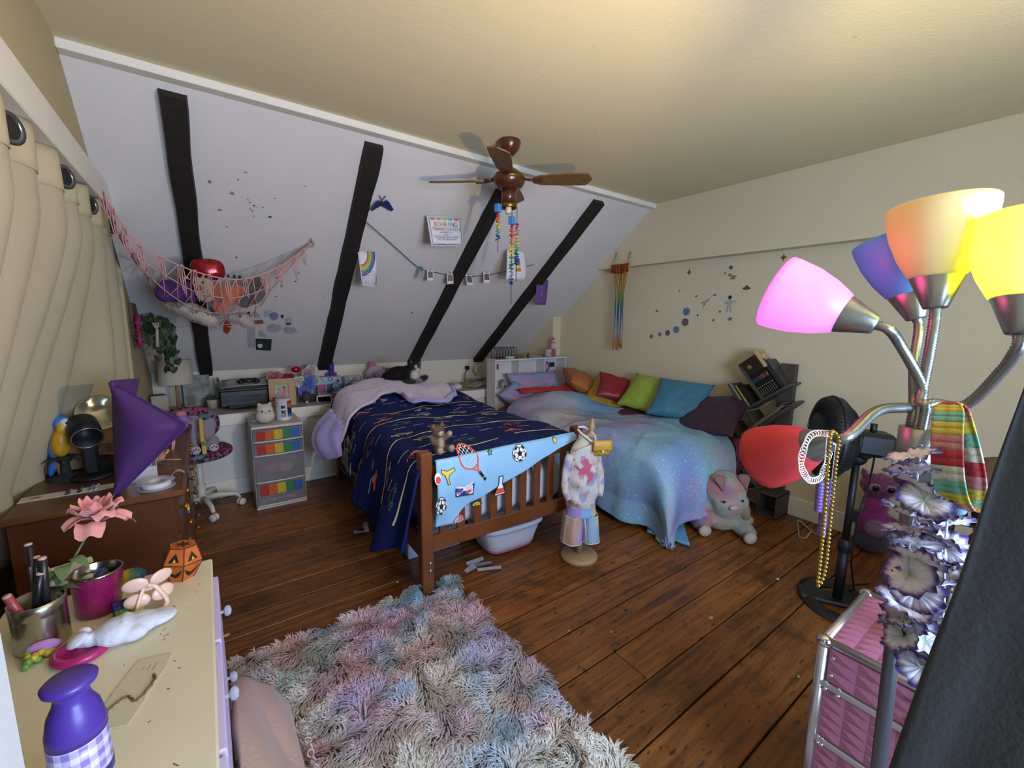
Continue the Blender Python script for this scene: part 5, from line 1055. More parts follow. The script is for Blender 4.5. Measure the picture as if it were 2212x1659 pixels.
for x, y, rr3 in ((.028, .012, -.35), (.088, .008, .45)):
    er = G().lathe([(.022, 0), (.014, .028), (.0008, .052)], 10, T=Matrix.Translation((x, y, .160)) @ Matrix.Rotation(rr3, 4, 'Y') @ Matrix.Diagonal((1, .5, 1, 1))).build('ear', m_ear, cat)
    G().lathe([(.014, .004), (.009, .024), (.0008, .042)], 8, T=Matrix.Translation((x+.002, y-.008, .160)) @ Matrix.Rotation(rr3, 4, 'Y') @ Matrix.Diagonal((1, .4, 1, 1))).build('inner_ear', m_eari, er)
for x, y in ((.068, -.052), (.100, -.030)): G().ell((x, y, .145), (.006, .005, .0035)).build('eye', M('cat_eye', '#6d6a3c', .1), cat)
G().ell((.097, -.053, .121), (.004, .004, .003)).build('nose', M('cat_nose', '#a8807c', .5), cat)
g = G()
for k in (-1, 0, 1):
    g.tube([(.105, -.05, .115), (.15, -.07, .115+.012*k)], .0006, 4); g.tube([(.085, -.06, .115), (.06, -.10, .115+.012*k)], .0006, 4)
stuff(g.build('whiskers', M('whisker', '#d8d4d0', .5), cat))
# small teddy leaning at the bed foot
tdp = duvet(-.41, -.93); td = thing('teddy_bear', 'small brown teddy with cream muzzle and paws at the bed foot', 'plush toy', tdp+Vector((0, 0, .01)), .1)
tbody = blob('body', [((0, 0, .045), (.035, .03, .045), None, '#6a5548'), ((0, -.012, .045), (.02, .022, .035), None, '#b0a294'), ((-.008, -.005, .11), (.036, .032, .034), None, '#5d4a40'), ((-.006, -.032, .104), (.016, .014, .014), None, '#b8ac9e'), ((-.036, .0, .14), (.014, .010, .015), None, '#6a5548'), ((.022, .0, .142), (.014, .010, .015), None, '#6a5548'), ((.042, -.01, .075), (.016, .014, .026), (0, .7, 0), '#6a5548'), ((.062, -.015, .09), (.014, .014, .016), None, '#a8988a'), ((-.045, -.01, .065), (.014, .014, .026), (0, -.3, 0), '#6a5548'), ((.035, -.045, .015), (.018, .034, .018), None, '#6a5548'), ((.04, -.07, .02), (.018, .014, .02), None, '#a8988a'), ((-.03, -.045, .015), (.018, .034, .018), None, '#6a5548'), ((-.034, -.07, .02), (.018, .014, .02), None, '#a8988a')], MV('teddy_fur', .95, bump=(120, .6)), td, voxel=.006, smooth=3)
fur(tbody, 5000, .008, .0014, jit=.5)
for x in (-.018, .006): G().ell((x, -.034, .118), (.0035, .003, .0035), n=8, k=5).build('eye', M('eye_black', '#0b0b0b', .2), td)
G().ell((-.006, -.046, .107), (.004, .003, .003), n=8, k=5).build('nose', M('eye_black', '#0b0b0b', .2), td)
# charging cord by the bed head, white bin under the bed
tag(G().tube(catmull([(.90, 3.86, .42), (.86, 3.80, .30), (.90, 3.74, .16), (.98, 3.66, .08), (1.02, 3.62, .01)], 8), .003, 6).build('charging_cord', M('cord_pink', '#b09aa8', .6)), 'thin pale cord hanging from the bed head to the floor', 'cord')
ub = thing('storage_bin', 'translucent white plastic bin under the side of the wooden bed', 'bin', (1.12, 2.62, 0), -ba); m_bin = M('bin_plastic', '#aeb4c8', .35, alpha=.9)
for c, d in (((0, 0, .006), (.36, .5, .01)), ((-.18, 0, .11), (.008, .5, .2)), ((.18, 0, .11), (.008, .5, .2)), ((0, -.25, .11), (.36, .008, .2)), ((0, .25, .11), (.36, .008, .2))): G().box(c, d, bev=.003).build('panel', m_bin, ub)
for s_ in (-1, 1): G().box((0, s_*.256, .205), (.38, .02, .014), bev=.004).build('rim', m_bin, ub)
# ================================================================ ceiling fan
FC = Vector((1.647, 2.343, ZC)); fan = thing('ceiling_fan', 'brown ceiling fan with four oak-grain blades and a bare light socket', 'ceiling fan', FC)
m_fb = M('fan_brown', '#4a2412', .25, coat=.3); m_bl = M('fan_blade', '#75582f', .45, noise=(26, .45)); m_br = M('fan_brass', '#8a6a2c', .3, .9)
G().lathe([(.0005, 0), (.072, 0), (.074, -.012), (.062, -.05), (.03, -.085), (.0005, -.088)], 30).build('canopy', m_fb, fan)
G().tube([(0, 0, -.08), (0, 0, -.19)], .014, 12).build('downrod', m_fb, fan)
G().lathe([(.0005, -.165), (.05, -.17), (.095, -.205), (.104, -.225), (.104, -.245), (.085, -.275), (.05, -.29), (.0005, -.29)], 36).build('motor_housing', m_fb, fan)
G().lathe([(.1045, -.220), (.1065, -.223), (.1065, -.228), (.1045, -.231)], 36, cap=False).build('trim_ring', m_br, fan)
G().lathe([(.0005, -.285), (.046, -.285), (.046, -.375), (.0005, -.375)], 26).build('switch_housing', m_fb, fan)
G().lathe([(.05, -.375), (.055, -.38), (.055, -.40), (.05, -.405), (.046, -.40), (.046, -.38), (.05, -.375)], 26, cap=False).build('fitter_ring', m_br, fan)
G().lathe([(.0005, -.38), (.016, -.38), (.020, -.40), (.020, -.435), (.0005, -.435)], 16).build('socket', M('socket_white', '#cfc8b8', .5), fan)
rd = math.atan2(rt.y, rt.x)
blade_out = [(.0, -.03), (.05, -.052), (.25, -.064), (.335, -.064), (.345, -.05), (.355, -.035), (.372, 0), (.355, .035), (.345, .05), (.335, .064), (.25, .064), (.05, .052), (.0, .03)]
for i in range(4):
    a = rd+math.radians(-6)+i*PI/2; T = Matrix.Rotation(a, 4, 'Z') @ Matrix.Translation((.155, 0, -.235)) @ Matrix.Rotation(math.radians(-14), 4, 'X')
    b = G().prism(blade_out, -.004, .004, T=T).build('blade', m_bl, fan, bevel=.002)
    G().tube([(.09, 0, -.225), (.13, 0, -.232), (.16, 0, -.236)], [.010, .014, .016], 10, T=Matrix.Rotation(a, 4, 'Z'), flat=.5).box((.185, 0, -.242), (.06, .05, .006), T=Matrix.Rotation(a, 4, 'Z'), bev=.002).build('blade_iron', m_fb, b)
# pull chain and strings of folded paper
def pstring(px, y0, y1, seed, cube, label, dY=0):
    a = ony(px, y0, 2.343+dY); b = ony(px, y1, 2.343+dY); t = thing('paper_garland', label, 'garland', a, 0, 'paper strings hanging from the fan')
    Lz = a.z-b.z; G().tube([(0, 0, .0), (.002, 0, -Lz*.5), (0, 0, -Lz)], .0022, 6).build('string', M('string_dark', '#2c2a36', .8), t)
    cs = ['#c23b52', '#c9583c', '#cf7a3a', '#d3b03a', '#c9c24a', '#4f9a55', '#2f7f6a', '#37609c', '#2c3f80', '#3a2f78']; r_ = random.Random(seed); n = max(6, int(Lz/.036))
    for k in range(n):
        z = -.16*cube*Lz*0-.10-(Lz*.80-.10)*k/n; c = cs[min(9, int(k/n*10))]; w = r_.uniform(.014, .02)
        ob = G().box((0, 0, 0), (w*2, w*1.2, .004), T=Matrix.Rotation(r_.uniform(-.5, .5), 4, 'Y')).box((0, 0, 0), (w*.9, w*1.6, .004), T=Matrix.Rotation(r_.uniform(-.8, .8), 4, 'X')).build('paper_bead', M('pb'+c, c, .7), t); ob.location = (0, 0, z); ob.rotation_euler = (r_.uniform(-.4, .4), r_.uniform(-.4, .4), r_.uniform(0, 3))
    if cube: G().box((0, 0, -.055), (.036, .036, .05), bev=.003, rz=.4).build('blue_tag', M('tag_blue', '#3f7fc0', .6), t)
pstring(1076, 430, 545, 1, 1, 'short rainbow paper string hanging beside the fan rafter')
pstring(1106, 457, 658, 2, 1, 'longest rainbow paper string hanging from the fan light', -.03)
pstring(1117, 450, 608, 3, 0, 'rainbow paper string hanging on the fan pull chain', .03)
# ================================================================ papers on the sloped wall
def hung(name, label, cat, tl, tr, bl, br, Y, mat, curl=.0, group=None, solid=.0012):
    """sheet hanging from its top edge, corners given where they show, at depth Y"""
    c = [ony(*q, Y) for q in (tl, tr, bl, br)]; t = thing(name, label, cat, c[0], 0, group)
    def fn(u, v): p = (c[0]*(1-u)+c[1]*u)*v+(c[2]*(1-u)+c[3]*u)*(1-v); p.y += curl*math.sin(PI*v)*(1 if u > .5 else .4)+curl*.5*math.sin(PI*u); return p-c[0]
    G().grid(fn, 8, 10).build('sheet', mat, t, solid=solid); t['w'] = (c[1]-c[0]).length; t['h'] = (c[0]-c[2]).length; return t, fn
def flat_on(t, fn, u0, u1, v0, v1, mat, name, k=.002):
    G().grid(lambda u, v: fn(u0+(u1-u0)*u, v0+(v1-v0)*v)+Vector((0, -k, 0)), 4, 3).build(name, mat, t)
m_paper = M('paper_white', '#d2d0d6', .7)
ct_, cf_ = hung('certificate', 'white award certificate with colourful lettering hanging beside the rafter', 'certificate', (921, 466), (996, 469), (932, 531), (1001, 532), 3.06, m_paper)
for u0, u1, v0, v1 in ((.05, .96, .035, .055), (.05, .96, .93, .945), (.05, .062, .035, .945), (.95, .962, .035, .945)): flat_on(ct_, cf_, u0, u1, v0, v1, M('cert_border', '#26242c', .7), 'border')
for k, c in enumerate(['#c2607c', '#cf8a3c', '#b9b03c', '#5fae9c', '#c2607c']): flat_on(ct_, cf_, .1+.17*k, .21+.17*k, .87, .95, M('flag'+c, c, .7), 'bunting_flag', .0028)
exv = (cf_(1, .5)-cf_(0, .5)).normalized(); eyv = (cf_(.5, 1)-cf_(.5, 0)).normalized(); Rm = frame_T((0, 0, 0), exv, eyv).to_euler()
def ctext(s, u, v, size, c, xs=1): 
    o = text_mesh('lettering', s, size, M('let'+c, c, .7), ct_, cf_(u, v)+Vector((0, -.0032, 0)), Rm, .0003, xs=xs); return o
for k, (ch_, c) in enumerate(zip('SOARING', ['#b04048', '#c07838', '#b0983a', '#5f8f4a', '#3f8f80', '#3a68a0', '#5a4a94'])): ctext(ch_, .20+.10*k+(.0 if ch_ != 'I' else .0), .66, .046, c)
for k, (ch_, c) in enumerate(zip('TOWARD', ['#b04048', '#b04048', '#b04048', '#b05a40', '#b05a40', '#b05a40'])): ctext(ch_, .13+.068*k, .52, .033, c, .8)
for k, ch_ in enumerate('SUCCESS'): ctext(ch_, .56+.06*k, .52, .033, ['#3a6a70', '#3a6a70', '#3a7060', '#3a7060', '#34608a', '#34608a', '#34608a'][k], .75)
ctext('AWARDED TO', .5, .44, .016, '#55535c'); ctext('FOR THE GREAT EFFORT TOWARD', .5, .27, .016, '#6a6872', .8); ctext('GOALS YOU HAVE THIS YEAR', .5, .20, .016, '#6a6872', .8)
for u0, u1, v in ((.12, .88, .345), (.12, .45, .085), (.55, .88, .085)): flat_on(ct_, cf_, u0, u1, v, v+.008, M('cert_rule', '#4a4850', .7), 'rule')
G().tube([cf_(.42+.012*k, .385+.02*math.sin(k*1.9))+Vector((0, -.003, 0)) for k in range(14)], .0012, 5).build('handwriting', M('pencil', '#77757e', .7), ct_)
# rainbow drawing
rt_, rf_ = hung('rainbow_drawing', 'curved paper with rainbow swirls drawn on it beside the rafter', 'drawing', (772, 541), (813, 545), (782, 617), (812, 620), 3.40, m_paper, -.012)
for k, c in enumerate(['#a8502c', '#c08a34', '#b8ac3c', '#3f8a50', '#3560a4', '#4a3a8c']):
    r0 = .42+.075*k
    G().grid(lambda u, v, r0=r0: rf_(min(1, max(0, (r0+.065*v)*math.cos(-PI/2+PI*.62*u)+.06)), min(1, max(0, .92+(r0+.065*v)*.75*math.sin(-PI/2+PI*.62*u))))+Vector((0, -.003, 0)), 20, 2).build('colour_band', M('rain'+c, c, .7), rt_)
for k in range(7):
    c = ['#3f5fa8', '#b8603c'][k % 2]; G().tube([rf_(.25+.09*k*math.cos(PI*(j/11))+.35, min(.45, .02+.07*k*math.sin(PI*j/11)+.03))+Vector((0, -.003, 0)) if .0 <= .25+.09*k*math.cos(PI*(j/11))+.35 <= 1 else rf_(min(1, max(0, .6+.09*k*math.cos(PI*j/11))), min(.45, .05+.07*k*math.sin(PI*j/11)))+Vector((0, -.003, 0)) for j in range(12)], .0016, 5).build('swirl_line', M('swirl'+c, c, .7), rt_)
# paper with a drawn striped ice lolly
it_, if_ = hung('lolly_drawing', 'white curled paper with a drawn striped ice lolly', 'drawing', (1095, 540), (1133, 543), (1093, 604), (1137, 604), 3.20, m_paper, -.014)
for k, c in enumerate(['#3f4a9c', '#4f8a50', '#c4b43c', '#c9702e']): flat_on(it_, if_, .42, .62+.02*k, .62-.115*k, .735-.115*k, M('lol'+c, c, .7), 'lolly_stripe', .003)
# purple paper
pt3, pf3 = hung('purple_note', 'small purple paper with silver scribble beside the last rafter', 'paper', (1160, 600), (1184, 603), (1155, 658), (1178, 659), 3.56, M('purple_paper', '#62407c', .7), -.01)
G().tube([pf3(.45+.09*math.sin(k*2.2), .72-.04*k)+Vector((0, -.006, 0)) for k in range(11)], .002, 5).build('silver_scribble', M('silver_ink', '#b4aebc', .4, .5), pt3)
# butterfly
bp2 = onsl(823, 434)-SLN*.02; bf = thing('paper_butterfly', 'dark blue paper butterfly stuck on the sloped wall', 'butterfly', bp2); Tb = frame_T((0, 0, 0), (1, 0, .15), Vector((0, -1, .76)))
wing = [(.004, .0), (.03, .035), (.05, .02), (.088, -.03), (.075, -.05), (.04, -.036), (.012, -.028)]
for s_ in (-1, 1):
    w_ = G().prism([(s_*x, y) for x, y in wing], 0, .001, T=Tb @ Matrix.Rotation(-s_*.35, 4, 'Y')).build('wing', M('wing_blue', '#1f2a5c', .6), bf)
    for k, (x, y, c) in enumerate([(.035, .0, '#4a78b8'), (.06, -.025, '#a0524a'), (.03, -.02, '#5f8ac0')]): G().prism(circ(s_*x, y, .009, 8), -.0015, -.0005, T=Tb @ Matrix.Rotation(-s_*.35, 4, 'Y')).build('spot', M('spot'+c, c, .6), w_)
    G().tube([Tb @ Vector((0, .02, 0)), Tb @ Vector((s_*.022, .055, -.006))], .0028, 5).build('antenna', M('wing_blue', '#1f2a5c', .6), bf)
G().ell(Tb @ Vector((0, -.005, 0)), (.008, .02, .02)).build('body', M('body_dark', '#14182e', .6), bf)
# string of instant photos
SP_ = [(766, 447), (785, 466), (845, 522), (902, 572), (930, 581), (972, 589), (1012, 592), (1051, 589), (1095, 580), (1150, 567)]
S3 = [onsl(*q)-SLN*(.05 if i < 2 else .03) for i, q in enumerate(SP_)]; sg_ = thing('photo_string', 'thin purple string slung between rafters to hold instant photos', 'string', S3[0])
G().tube([q-S3[0] for q in catmull(S3, 6)], .003, 6).build('cord', M('cord_purple', '#3c2650', .7), sg_)
for i, (x, y, lb, dc) in enumerate([(929, 583, 'instant photo on the string nearest the paper flower', '#4a4450'), (972, 590, 'instant photo on the string over the dark rafter', '#6a5a5c'), (1012, 593, 'tilted instant photo on the string beside the dark rafter', '#3a2c3a'), (1051, 588, 'instant photo on the string nearest the lolly drawing', '#2c2c30')]):
    Y = (onsl(x, y)).y-.05; pp_, pfn = hung('instant_photo', lb, 'photo', (x-7, y), (x+7, y+1), (x-6+(i == 2)*3, y+24), (x+8+(i == 2)*3, y+23), Y, m_paper, 0, 'instant photos on the string')
    flat_on(pp_, pfn, .12, .88, .28, .88, M('snap%d' % i, dc, .4, noise=(90, .6), col2='#8a7078'), 'picture', .0018); G().box(pfn(.5, 1.0), (.008, .01, .014)).build('peg', M('peg_wood', '#8a7450', .7), pp_)
hf, hff = hung('paper_flower', 'little green and yellow paper flower hung on the photo string', 'flower', (903, 578), (916, 578), (903, 602), (910, 602), onsl(908, 580).y-.05, M('pale_paper', '#8a8ea8', .7, alpha=.5))
for k in range(5): G().ell(hff(.5, .9)+Vector((.012*math.cos(k*1.26), -.004, .012*math.sin(k*1.26)+.0)), (.012, .003, .006), R=(0, -k*1.26, 0), n=8, k=5).build('green_petal', M('gp', '#2f7a5c', .6), hf)
for k in range(3): G().ell(hff(.4, .55-.18*k)+Vector((0, -.004, 0)), (.007, .003, .008), n=8, k=5).build('yellow_petal', M('yp', '#b4aa62', .6), hf)
# notes near the hammock
def note(pts, label, cat, c, lines=0, lc='#8a8890', group=None, k=.004, name='wall_note'):
    P = [onsl(*q)-SLN*k for q in pts]; o_ = sum(P, Vector())/len(P); t = thing(name, label, cat, o_, 0, group); n = len(P)
    G().add([p-o_ for p in P]+[p-o_+SLN*.002 for p in P], [tuple(range(n)), tuple(range(2*n-1, n-1, -1))]+[(i, n+i, n+(i+1) % n, (i+1) % n) for i in range(n)], 0, False).build('sheet', M('note'+c, c, .7), t)
    for j in range(lines):
        f = (j+1)/(lines+1); a = P[0]*(1-f)+P[-1]*f; b = P[1]*(1-f)+P[2]*f; a2 = a*.85+b*.15-o_-SLN*.001; b2 = a*.2+b*.8-o_-SLN*.001; G().tube([a2, b2], .0014, 4).build('written_line', M('wl'+lc, lc, .8), t)
    return t
note([(534, 706), (551, 704), (552, 749), (536, 751)], 'tall narrow handwritten note under the hammock', 'note', '#b4b0b8', 8)
nt2 = note([(552, 731), (587, 732), (585, 757), (553, 755)], 'photo card with a white animal under the narrow note', 'card', '#2c332e', 0)
G().ell((-.03, -.004, .0), (.022, .006, .03)).build('white_animal', M('animal_white', '#a8a8a8', .7), nt2)
note([(558, 714), (566, 713), (577, 727), (562, 728)], 'small torn white note between the narrow note and the cloud notes', 'note', '#b0aeb6', 3)
note([(578, 703), (590, 698), (606, 702), (609, 708), (600, 717), (588, 718), (577, 713)], 'cloud-shaped white note nearer the narrow note', 'note', '#aeacb8', 3)
note([(611, 708), (620, 704), (636, 706), (643, 716), (632, 721), (616, 720)], 'cloud-shaped white note nearer the rafter', 'note', '#aeacb8', 3)
note([(548, 678), (553, 671), (561, 679), (563, 686), (547, 686)], 'little white and navy note below the hammock net', 'note', '#b4b0b8', 2, '#2a2f5c')
note([(570, 671), (586, 669), (587, 683), (571, 684)], 'square handwritten note below the hammock net', 'note', '#bab6be', 3)
note([(615, 686), (630, 684), (632, 697), (616, 696)], 'small folded white note nearest the rafter', 'note', '#bab6be', 2)
note([(548, 692), (567, 690), (570, 698), (551, 700)], 'dusty red paper strip below the small notes', 'paper', '#8a5a54')
note([(527, 677), (540, 672), (540, 690), (529, 691)], 'dark brown paper scrap at the hammock end', 'paper', '#3a2a20')
note([(618, 697), (629, 697), (627, 701), (617, 701)], 'dark red paper slip under the folded note', 'paper', '#5c2c38')
nf = note([(582, 679), (592, 672), (602, 679), (600, 688), (590, 692), (583, 688)], 'lilac flower sticker among the handwritten notes', 'sticker', '#8a84a4')
note([(606, 680), (613, 679), (612, 686), (608, 687)], 'small maroon petal sticker beside the lilac flower', 'sticker', '#4a2438')
ps_ = note([(483, 700), (489, 691), (497, 694), (500, 704), (496, 715), (490, 722), (482, 714)], 'red and yellow parrot sticker below the hammock', 'sticker', '#a83a28')
G().ell((.004, -.008, .03), (.014, .004, .012)).build('face', M('pface', '#c8c0a8', .7), ps_); G().ell((.012, -.010, .008), (.018, .004, .010), R=(0, .4, 0)).build('yellow_wing', M('pwing', '#c49a34', .7), ps_)
for i, (x, y, lb) in enumerate([(493, 594, 'tiny dark ant sticker nearest the red foil drum'), (506, 595, 'middle tiny dark ant sticker above the hammock edge'), (518, 596, 'tiny dark ant sticker farthest from the red foil drum')]):
    p = onsl(x, y)-SLN*.004; an = thing('ant_sticker', lb, 'sticker', p); 
    for k in range(3): G().ell((.0, 0, .010-.010*k), (.008-.002*(k == 1), .004, .007), n=8, k=5).build('segment', M('ant_dark', '#22263a', .6), an)
# torn sticker remains and scuffs left on the sloped wall
slw = bpy.data.objects['wall_back_slope']; rq = random.Random(9)
rem = [(453, 392, '#a0706c'), (515, 388, '#a8726e'), (501, 417, '#a87470'), (522, 424, '#a09a92'), (535, 430, '#a8a298'), (539, 437, '#8c3c50'), (549, 444, '#98485a'), (568, 448, '#8c3650'), (541, 451, '#a8a088'), (556, 447, '#b0aca6'), (594, 428, '#a08088'), (475, 453, '#9a6a66'), (583, 468, '#4a4c4a'), (548, 467, '#8a8a80'), (545, 455, '#a8a088'), (490, 490, '#8a8678'), (530, 372, '#98948c'), (660, 402, '#9a98a0'), (638, 608, '#7d6f74'), (597, 600, '#6d6468'), (607, 618, '#6d6468'), (594, 608, '#6d6468'), (645, 590, '#7d6f74'), (420, 545, '#b08a86'), (511, 556, '#807074'), (700, 640, '#8a8890'), (1010, 690, '#807c84'), (1013, 615, '#6a6670'), (890, 675, '#77737c'), (940, 742, '#bdbac0'), (595, 640, '#807880')]
for i, (x, y, c) in enumerate(rem):
    p = onsl(x, y)-SLN*.0015; n = rq.randint(4, 7); sz = rq.uniform(.007, .017)
    poly = [(sz*rq.uniform(.4, 1.1)*math.cos(2*PI*k/n), sz*rq.uniform(.4, 1.1)*math.sin(2*PI*k/n)) for k in range(n)]
    G().prism(poly, -.0006, .0006, T=frame_T(p, (1, 0, 0), Vector((0, -1, .76)))).build('sticker_remnant', M('rem'+c, c, .8), slw)
# ================================================================ toy hammock
FR = [ony(205, 385, 2.98), ony(245, 455, 3.04), ony(300, 530, 3.09), ony(385, 572, 3.12), ony(440, 592, 3.14), ony(510, 604, 3.16), ony(580, 588, 3.20), ony(640, 552, 3.30), ony(669, 528, 3.37)]
BT = [ony(205, 386, 2.99), ony(262, 520, 3.16), ony(318, 600, 3.30), ony(352, 652, 3.42), ony(415, 694, 3.52), ony(480, 702, 3.54), ony(545, 682, 3.50), ony(590, 620, 3.44), ony(669, 530, 3.38)]
FRs, BTs = catmull(FR, 8), catmull(BT, 8)
hm = thing('toy_hammock', 'pink macrame toy hammock slung across the corner', 'hammock', FR[4]); H0 = FR[4]
def net(u, v):
    i = min(len(FRs)-1.001, max(0, u*(len(FRs)-1))); k = int(i); f = i-k; a = FRs[k]*(1-f)+FRs[k+1]*f; b = BTs[k]*(1-f)+BTs[k+1]*f
    p = a*(1-v)+b*v; bul = math.sin(PI*v)*.10*math.sin(PI*u); return p-H0+Vector((0, -bul, -bul*.2))
m_rope = M('pink_rope', '#c08e8c', .9)
for v in (0, .33, .66, 1.0): G().tube([net(i/60, v) for i in range(61)], .0042 if v == 0 else .0032, 6).build('net_cord', m_rope, hm)
for q in range(15):
    u0 = .06+.88*q/14
    for s_ in (-1, 1): G().tube([net(min(.97, max(.03, u0+s_*.075*v_)), v_) for v_ in [j/8 for j in range(9)]], .0028, 5).build('net_cord', m_rope, hm)
rh = random.Random(21)
for q in range(14):
    u0 = .05+.88*q/13; p = net(u0, 0); L_ = rh.uniform(.10, .19)
    g = G()
    for s_ in (-1, 0, 1): g.tube([p+Vector((.006*s_, -.004, .005)), p+Vector((.012*s_, -.012, -L_*.35)), p+Vector((.006*s_+.004, -.008, -L_*(.9+.1*s_)))], .0028, 5)
    g.build('tassel', m_rope, hm)
    G().tube([p+Vector((-.008, -.006, .004)), p+Vector((.008, -.006, .002))], .007, 6).build('knot', m_rope, hm)
RG = onsl(671, 523)-SLN*.02-H0
G().tube([RG+Vector((.02*math.cos(2*PI*i/18), -.005, .02*math.sin(2*PI*i/18))) for i in range(18)], .004, 8, closed=True).build('wooden_ring', M('ring_wood', '#a89274', .6), hm)
G().tube([net(.985, 0), RG+Vector((-.015, -.005, -.012))], .006, 6).build('net_cord', m_rope, hm)
tag(G().lathe([(.0005, 0), (.006, 0), (.005, .03), (.009, .034), (.0005, .036)], 10, T=frame_T(onsl(672, 517)-SLN*.04, (1, 0, 0), (0, .8, .6))).build('wall_hook', M('hook_white', '#c4c0bc', .4)), 'small white hook holding the hammock ring', 'hook')
def toy(name, label, px, py, Y, ells, c, cat='plush toy', vox=.011, parts=(), furry=0):
    o0 = ony(px, py, Y); t = thing(name, label, cat, o0, -yaw*.5); b = blob('body', ells, M('toy'+name+c, c, .85, bump=(70, .6), sheen=.3), t, voxel=vox)
    for nm, cc_, r, col in parts: G().ell(cc_, r).build(nm, M('tp'+col, col, .4), t)
    if furry: fur(b, furry, .016, .002, jit=.5, mat=b.data.materials[0])
    return t
fd = thing('foil_drum', 'shiny red foil pillow toy in the hammock', 'toy', ony(451, 600, 3.27)); G().grid(lambda u, v: ((lambda a, ph: (.088*math.copysign(abs(math.cos(a))**.7, math.cos(a))*math.cos(ph)**.6, .05*math.copysign(abs(math.sin(a))**.8, math.sin(a))*math.cos(ph)**.6, .06*math.copysign(abs(math.sin(ph))**.7, math.sin(ph))+.05+.004*math.sin(a*9)))(2*PI*u, -PI/2*.999+PI*.998*v)), 40, 18, cu=True).build('body', M('foil_red', '#8c1c20', .18, .5), fd)
pbx = thing('purple_plush', 'plain purple plush block in the hammock', 'plush toy', ony(384, 630, 3.36), .1); G().box((0, 0, 0), (.22, .12, .13), bev=.03).build('body', M('purple_plush', '#4a2464', .85, bump=(60, .4)), pbx, bevel=.02)
toy('white_plush', 'curly white plush toy sagging low in the hammock', 418, 676, 3.42, [((-.04, 0, .03), (.07, .06, .04)), ((.03, 0, -.01), (.07, .055, .04)), ((.08, 0, -.045), (.05, .04, .035))], '#b0a698', furry=2500)
toy('cream_plush', 'cream plush toy with a red nose in the hammock', 438, 622, 3.28, [((0, 0, .03), (.055, .05, .06)), ((.01, 0, -.04), (.045, .045, .05))], '#a89c84', parts=[('nose', (-.005, -.055, -.005), (.018, .012, .015), '#a8262c'), ('eye', (-.02, -.05, .03), (.006, .005, .006), '#101010'), ('eye', (.02, -.05, .03), (.006, .005, .006), '#101010')])
toy('peach_plush', 'peach coloured plush toy in the middle of the hammock', 486, 640, 3.33, [((0, 0, 0), (.085, .06, .065)), ((.07, 0, .03), (.05, .045, .05)), ((-.03, 0, -.07), (.05, .05, .045)), ((-.05, 0, .05), (.05, .045, .04))], '#b4674e')
toy('slate_plush', 'dark slate plush toy at the ring end of the hammock', 545, 632, 3.36, [((0, 0, 0), (.08, .06, .08)), ((.04, 0, .06), (.05, .05, .05)), ((-.05, 0, -.06), (.05, .05, .045))], '#4a4c4a')
toy('polar_plush', 'small off-white plush with a black eye under the slate plush', 522, 688, 3.46, [((0, 0, 0), (.05, .045, .04)), ((.03, 0, -.03), (.04, .04, .035)), ((-.05, 0, .005), (.04, .04, .03))], '#a49a94', parts=[('eye', (.005, -.046, .012), (.006, .005, .006), '#101010')], furry=1500)
toy('teal_plush', 'small teal plush scrap between white and peach plush', 462, 672, 3.44, [((0, 0, 0), (.045, .04, .035)), ((.03, 0, .01), (.03, .03, .03))], '#54666c')
sb2 = thing('silver_bow', 'small crinkled silver bow at the hammock edge', 'bow', ony(402, 603, 3.2)); 
for k in range(6): G().ell((.014*math.cos(k), -.004, .010*math.sin(k*1.7)), (.014, .006, .006), R=(0, k, 0), n=8, k=5).build('loop', M('silver_foil', '#b0aaa0', .15, .9), sb2)
# ================================================================ bookcase headboard
hb0 = thing('bookcase_headboard', 'white bookcase headboard with open cubbies behind the galaxy bed', 'headboard', (3.11, 3.97, 0)); m_hb = M('headboard_white', '#d3d0d0', .45, noise=(5, .04))
G().box((0, 0, 1.06), (1.07, .18, .018), bev=.003).build('top', m_hb, hb0)
for x in (-.525, .525): G().box((x, 0, .525), (.018, .176, 1.05), bev=.002).build('side', m_hb, hb0)
for x in (-.19, .19): G().box((x, .004, .89), (.014, .165, .32)).build('divider', m_hb, hb0)
G().box((0, .083, .525), (1.04, .008, 1.04)).build('back', m_hb, hb0); G().box((0, .0, .73), (1.04, .17, .016)).build('shelf', m_hb, hb0); G().box((0, -.08, .36), (1.04, .014, .72)).build('lower_panel', m_hb, hb0)
def stick(x, z, w, h, c, lb, y=3.868, shape=None):
    o = G().box((0, 0, 0), (w, .002, h)).build('sticker', M('stk'+c, c, .5), loc=(3.11+x, y, z)) if not shape else G().prism(shape, -.001, .001, T=Matrix.Rotation(PI/2, 4, 'X')).build('sticker', M('stk'+c, c, .5), loc=(3.11+x, y, z)); return tag(o, lb, 'sticker')
stick(-.40, .97, .045, .06, '#8a3a40', 'small red sticker on the headboard cubby back', 4.048)
stick(.44, .955, .085, .06, '#16161c', 'black sticker on the headboard cubby back', 4.048)
rs2 = thing('rainbow_sticker', 'purple half-round rainbow sticker on the headboard divider', 'sticker', (3.11+.199, 3.885, .96))
for k, c in enumerate(['#4f3f8c', '#7a5a9c', '#b08a8c', '#c4a888']): r = .065-.014*k; G().prism([(0, -r)]+[(r*math.cos(-PI/2+PI*i/12)*1.0, r*math.sin(-PI/2+PI*i/12)) for i in range(13)], -.001-.0008*k, .001+.0008*k, T=Matrix.Rotation(PI/2, 4, 'X')).build('arc', M('arc'+c, c, .5), rs2)
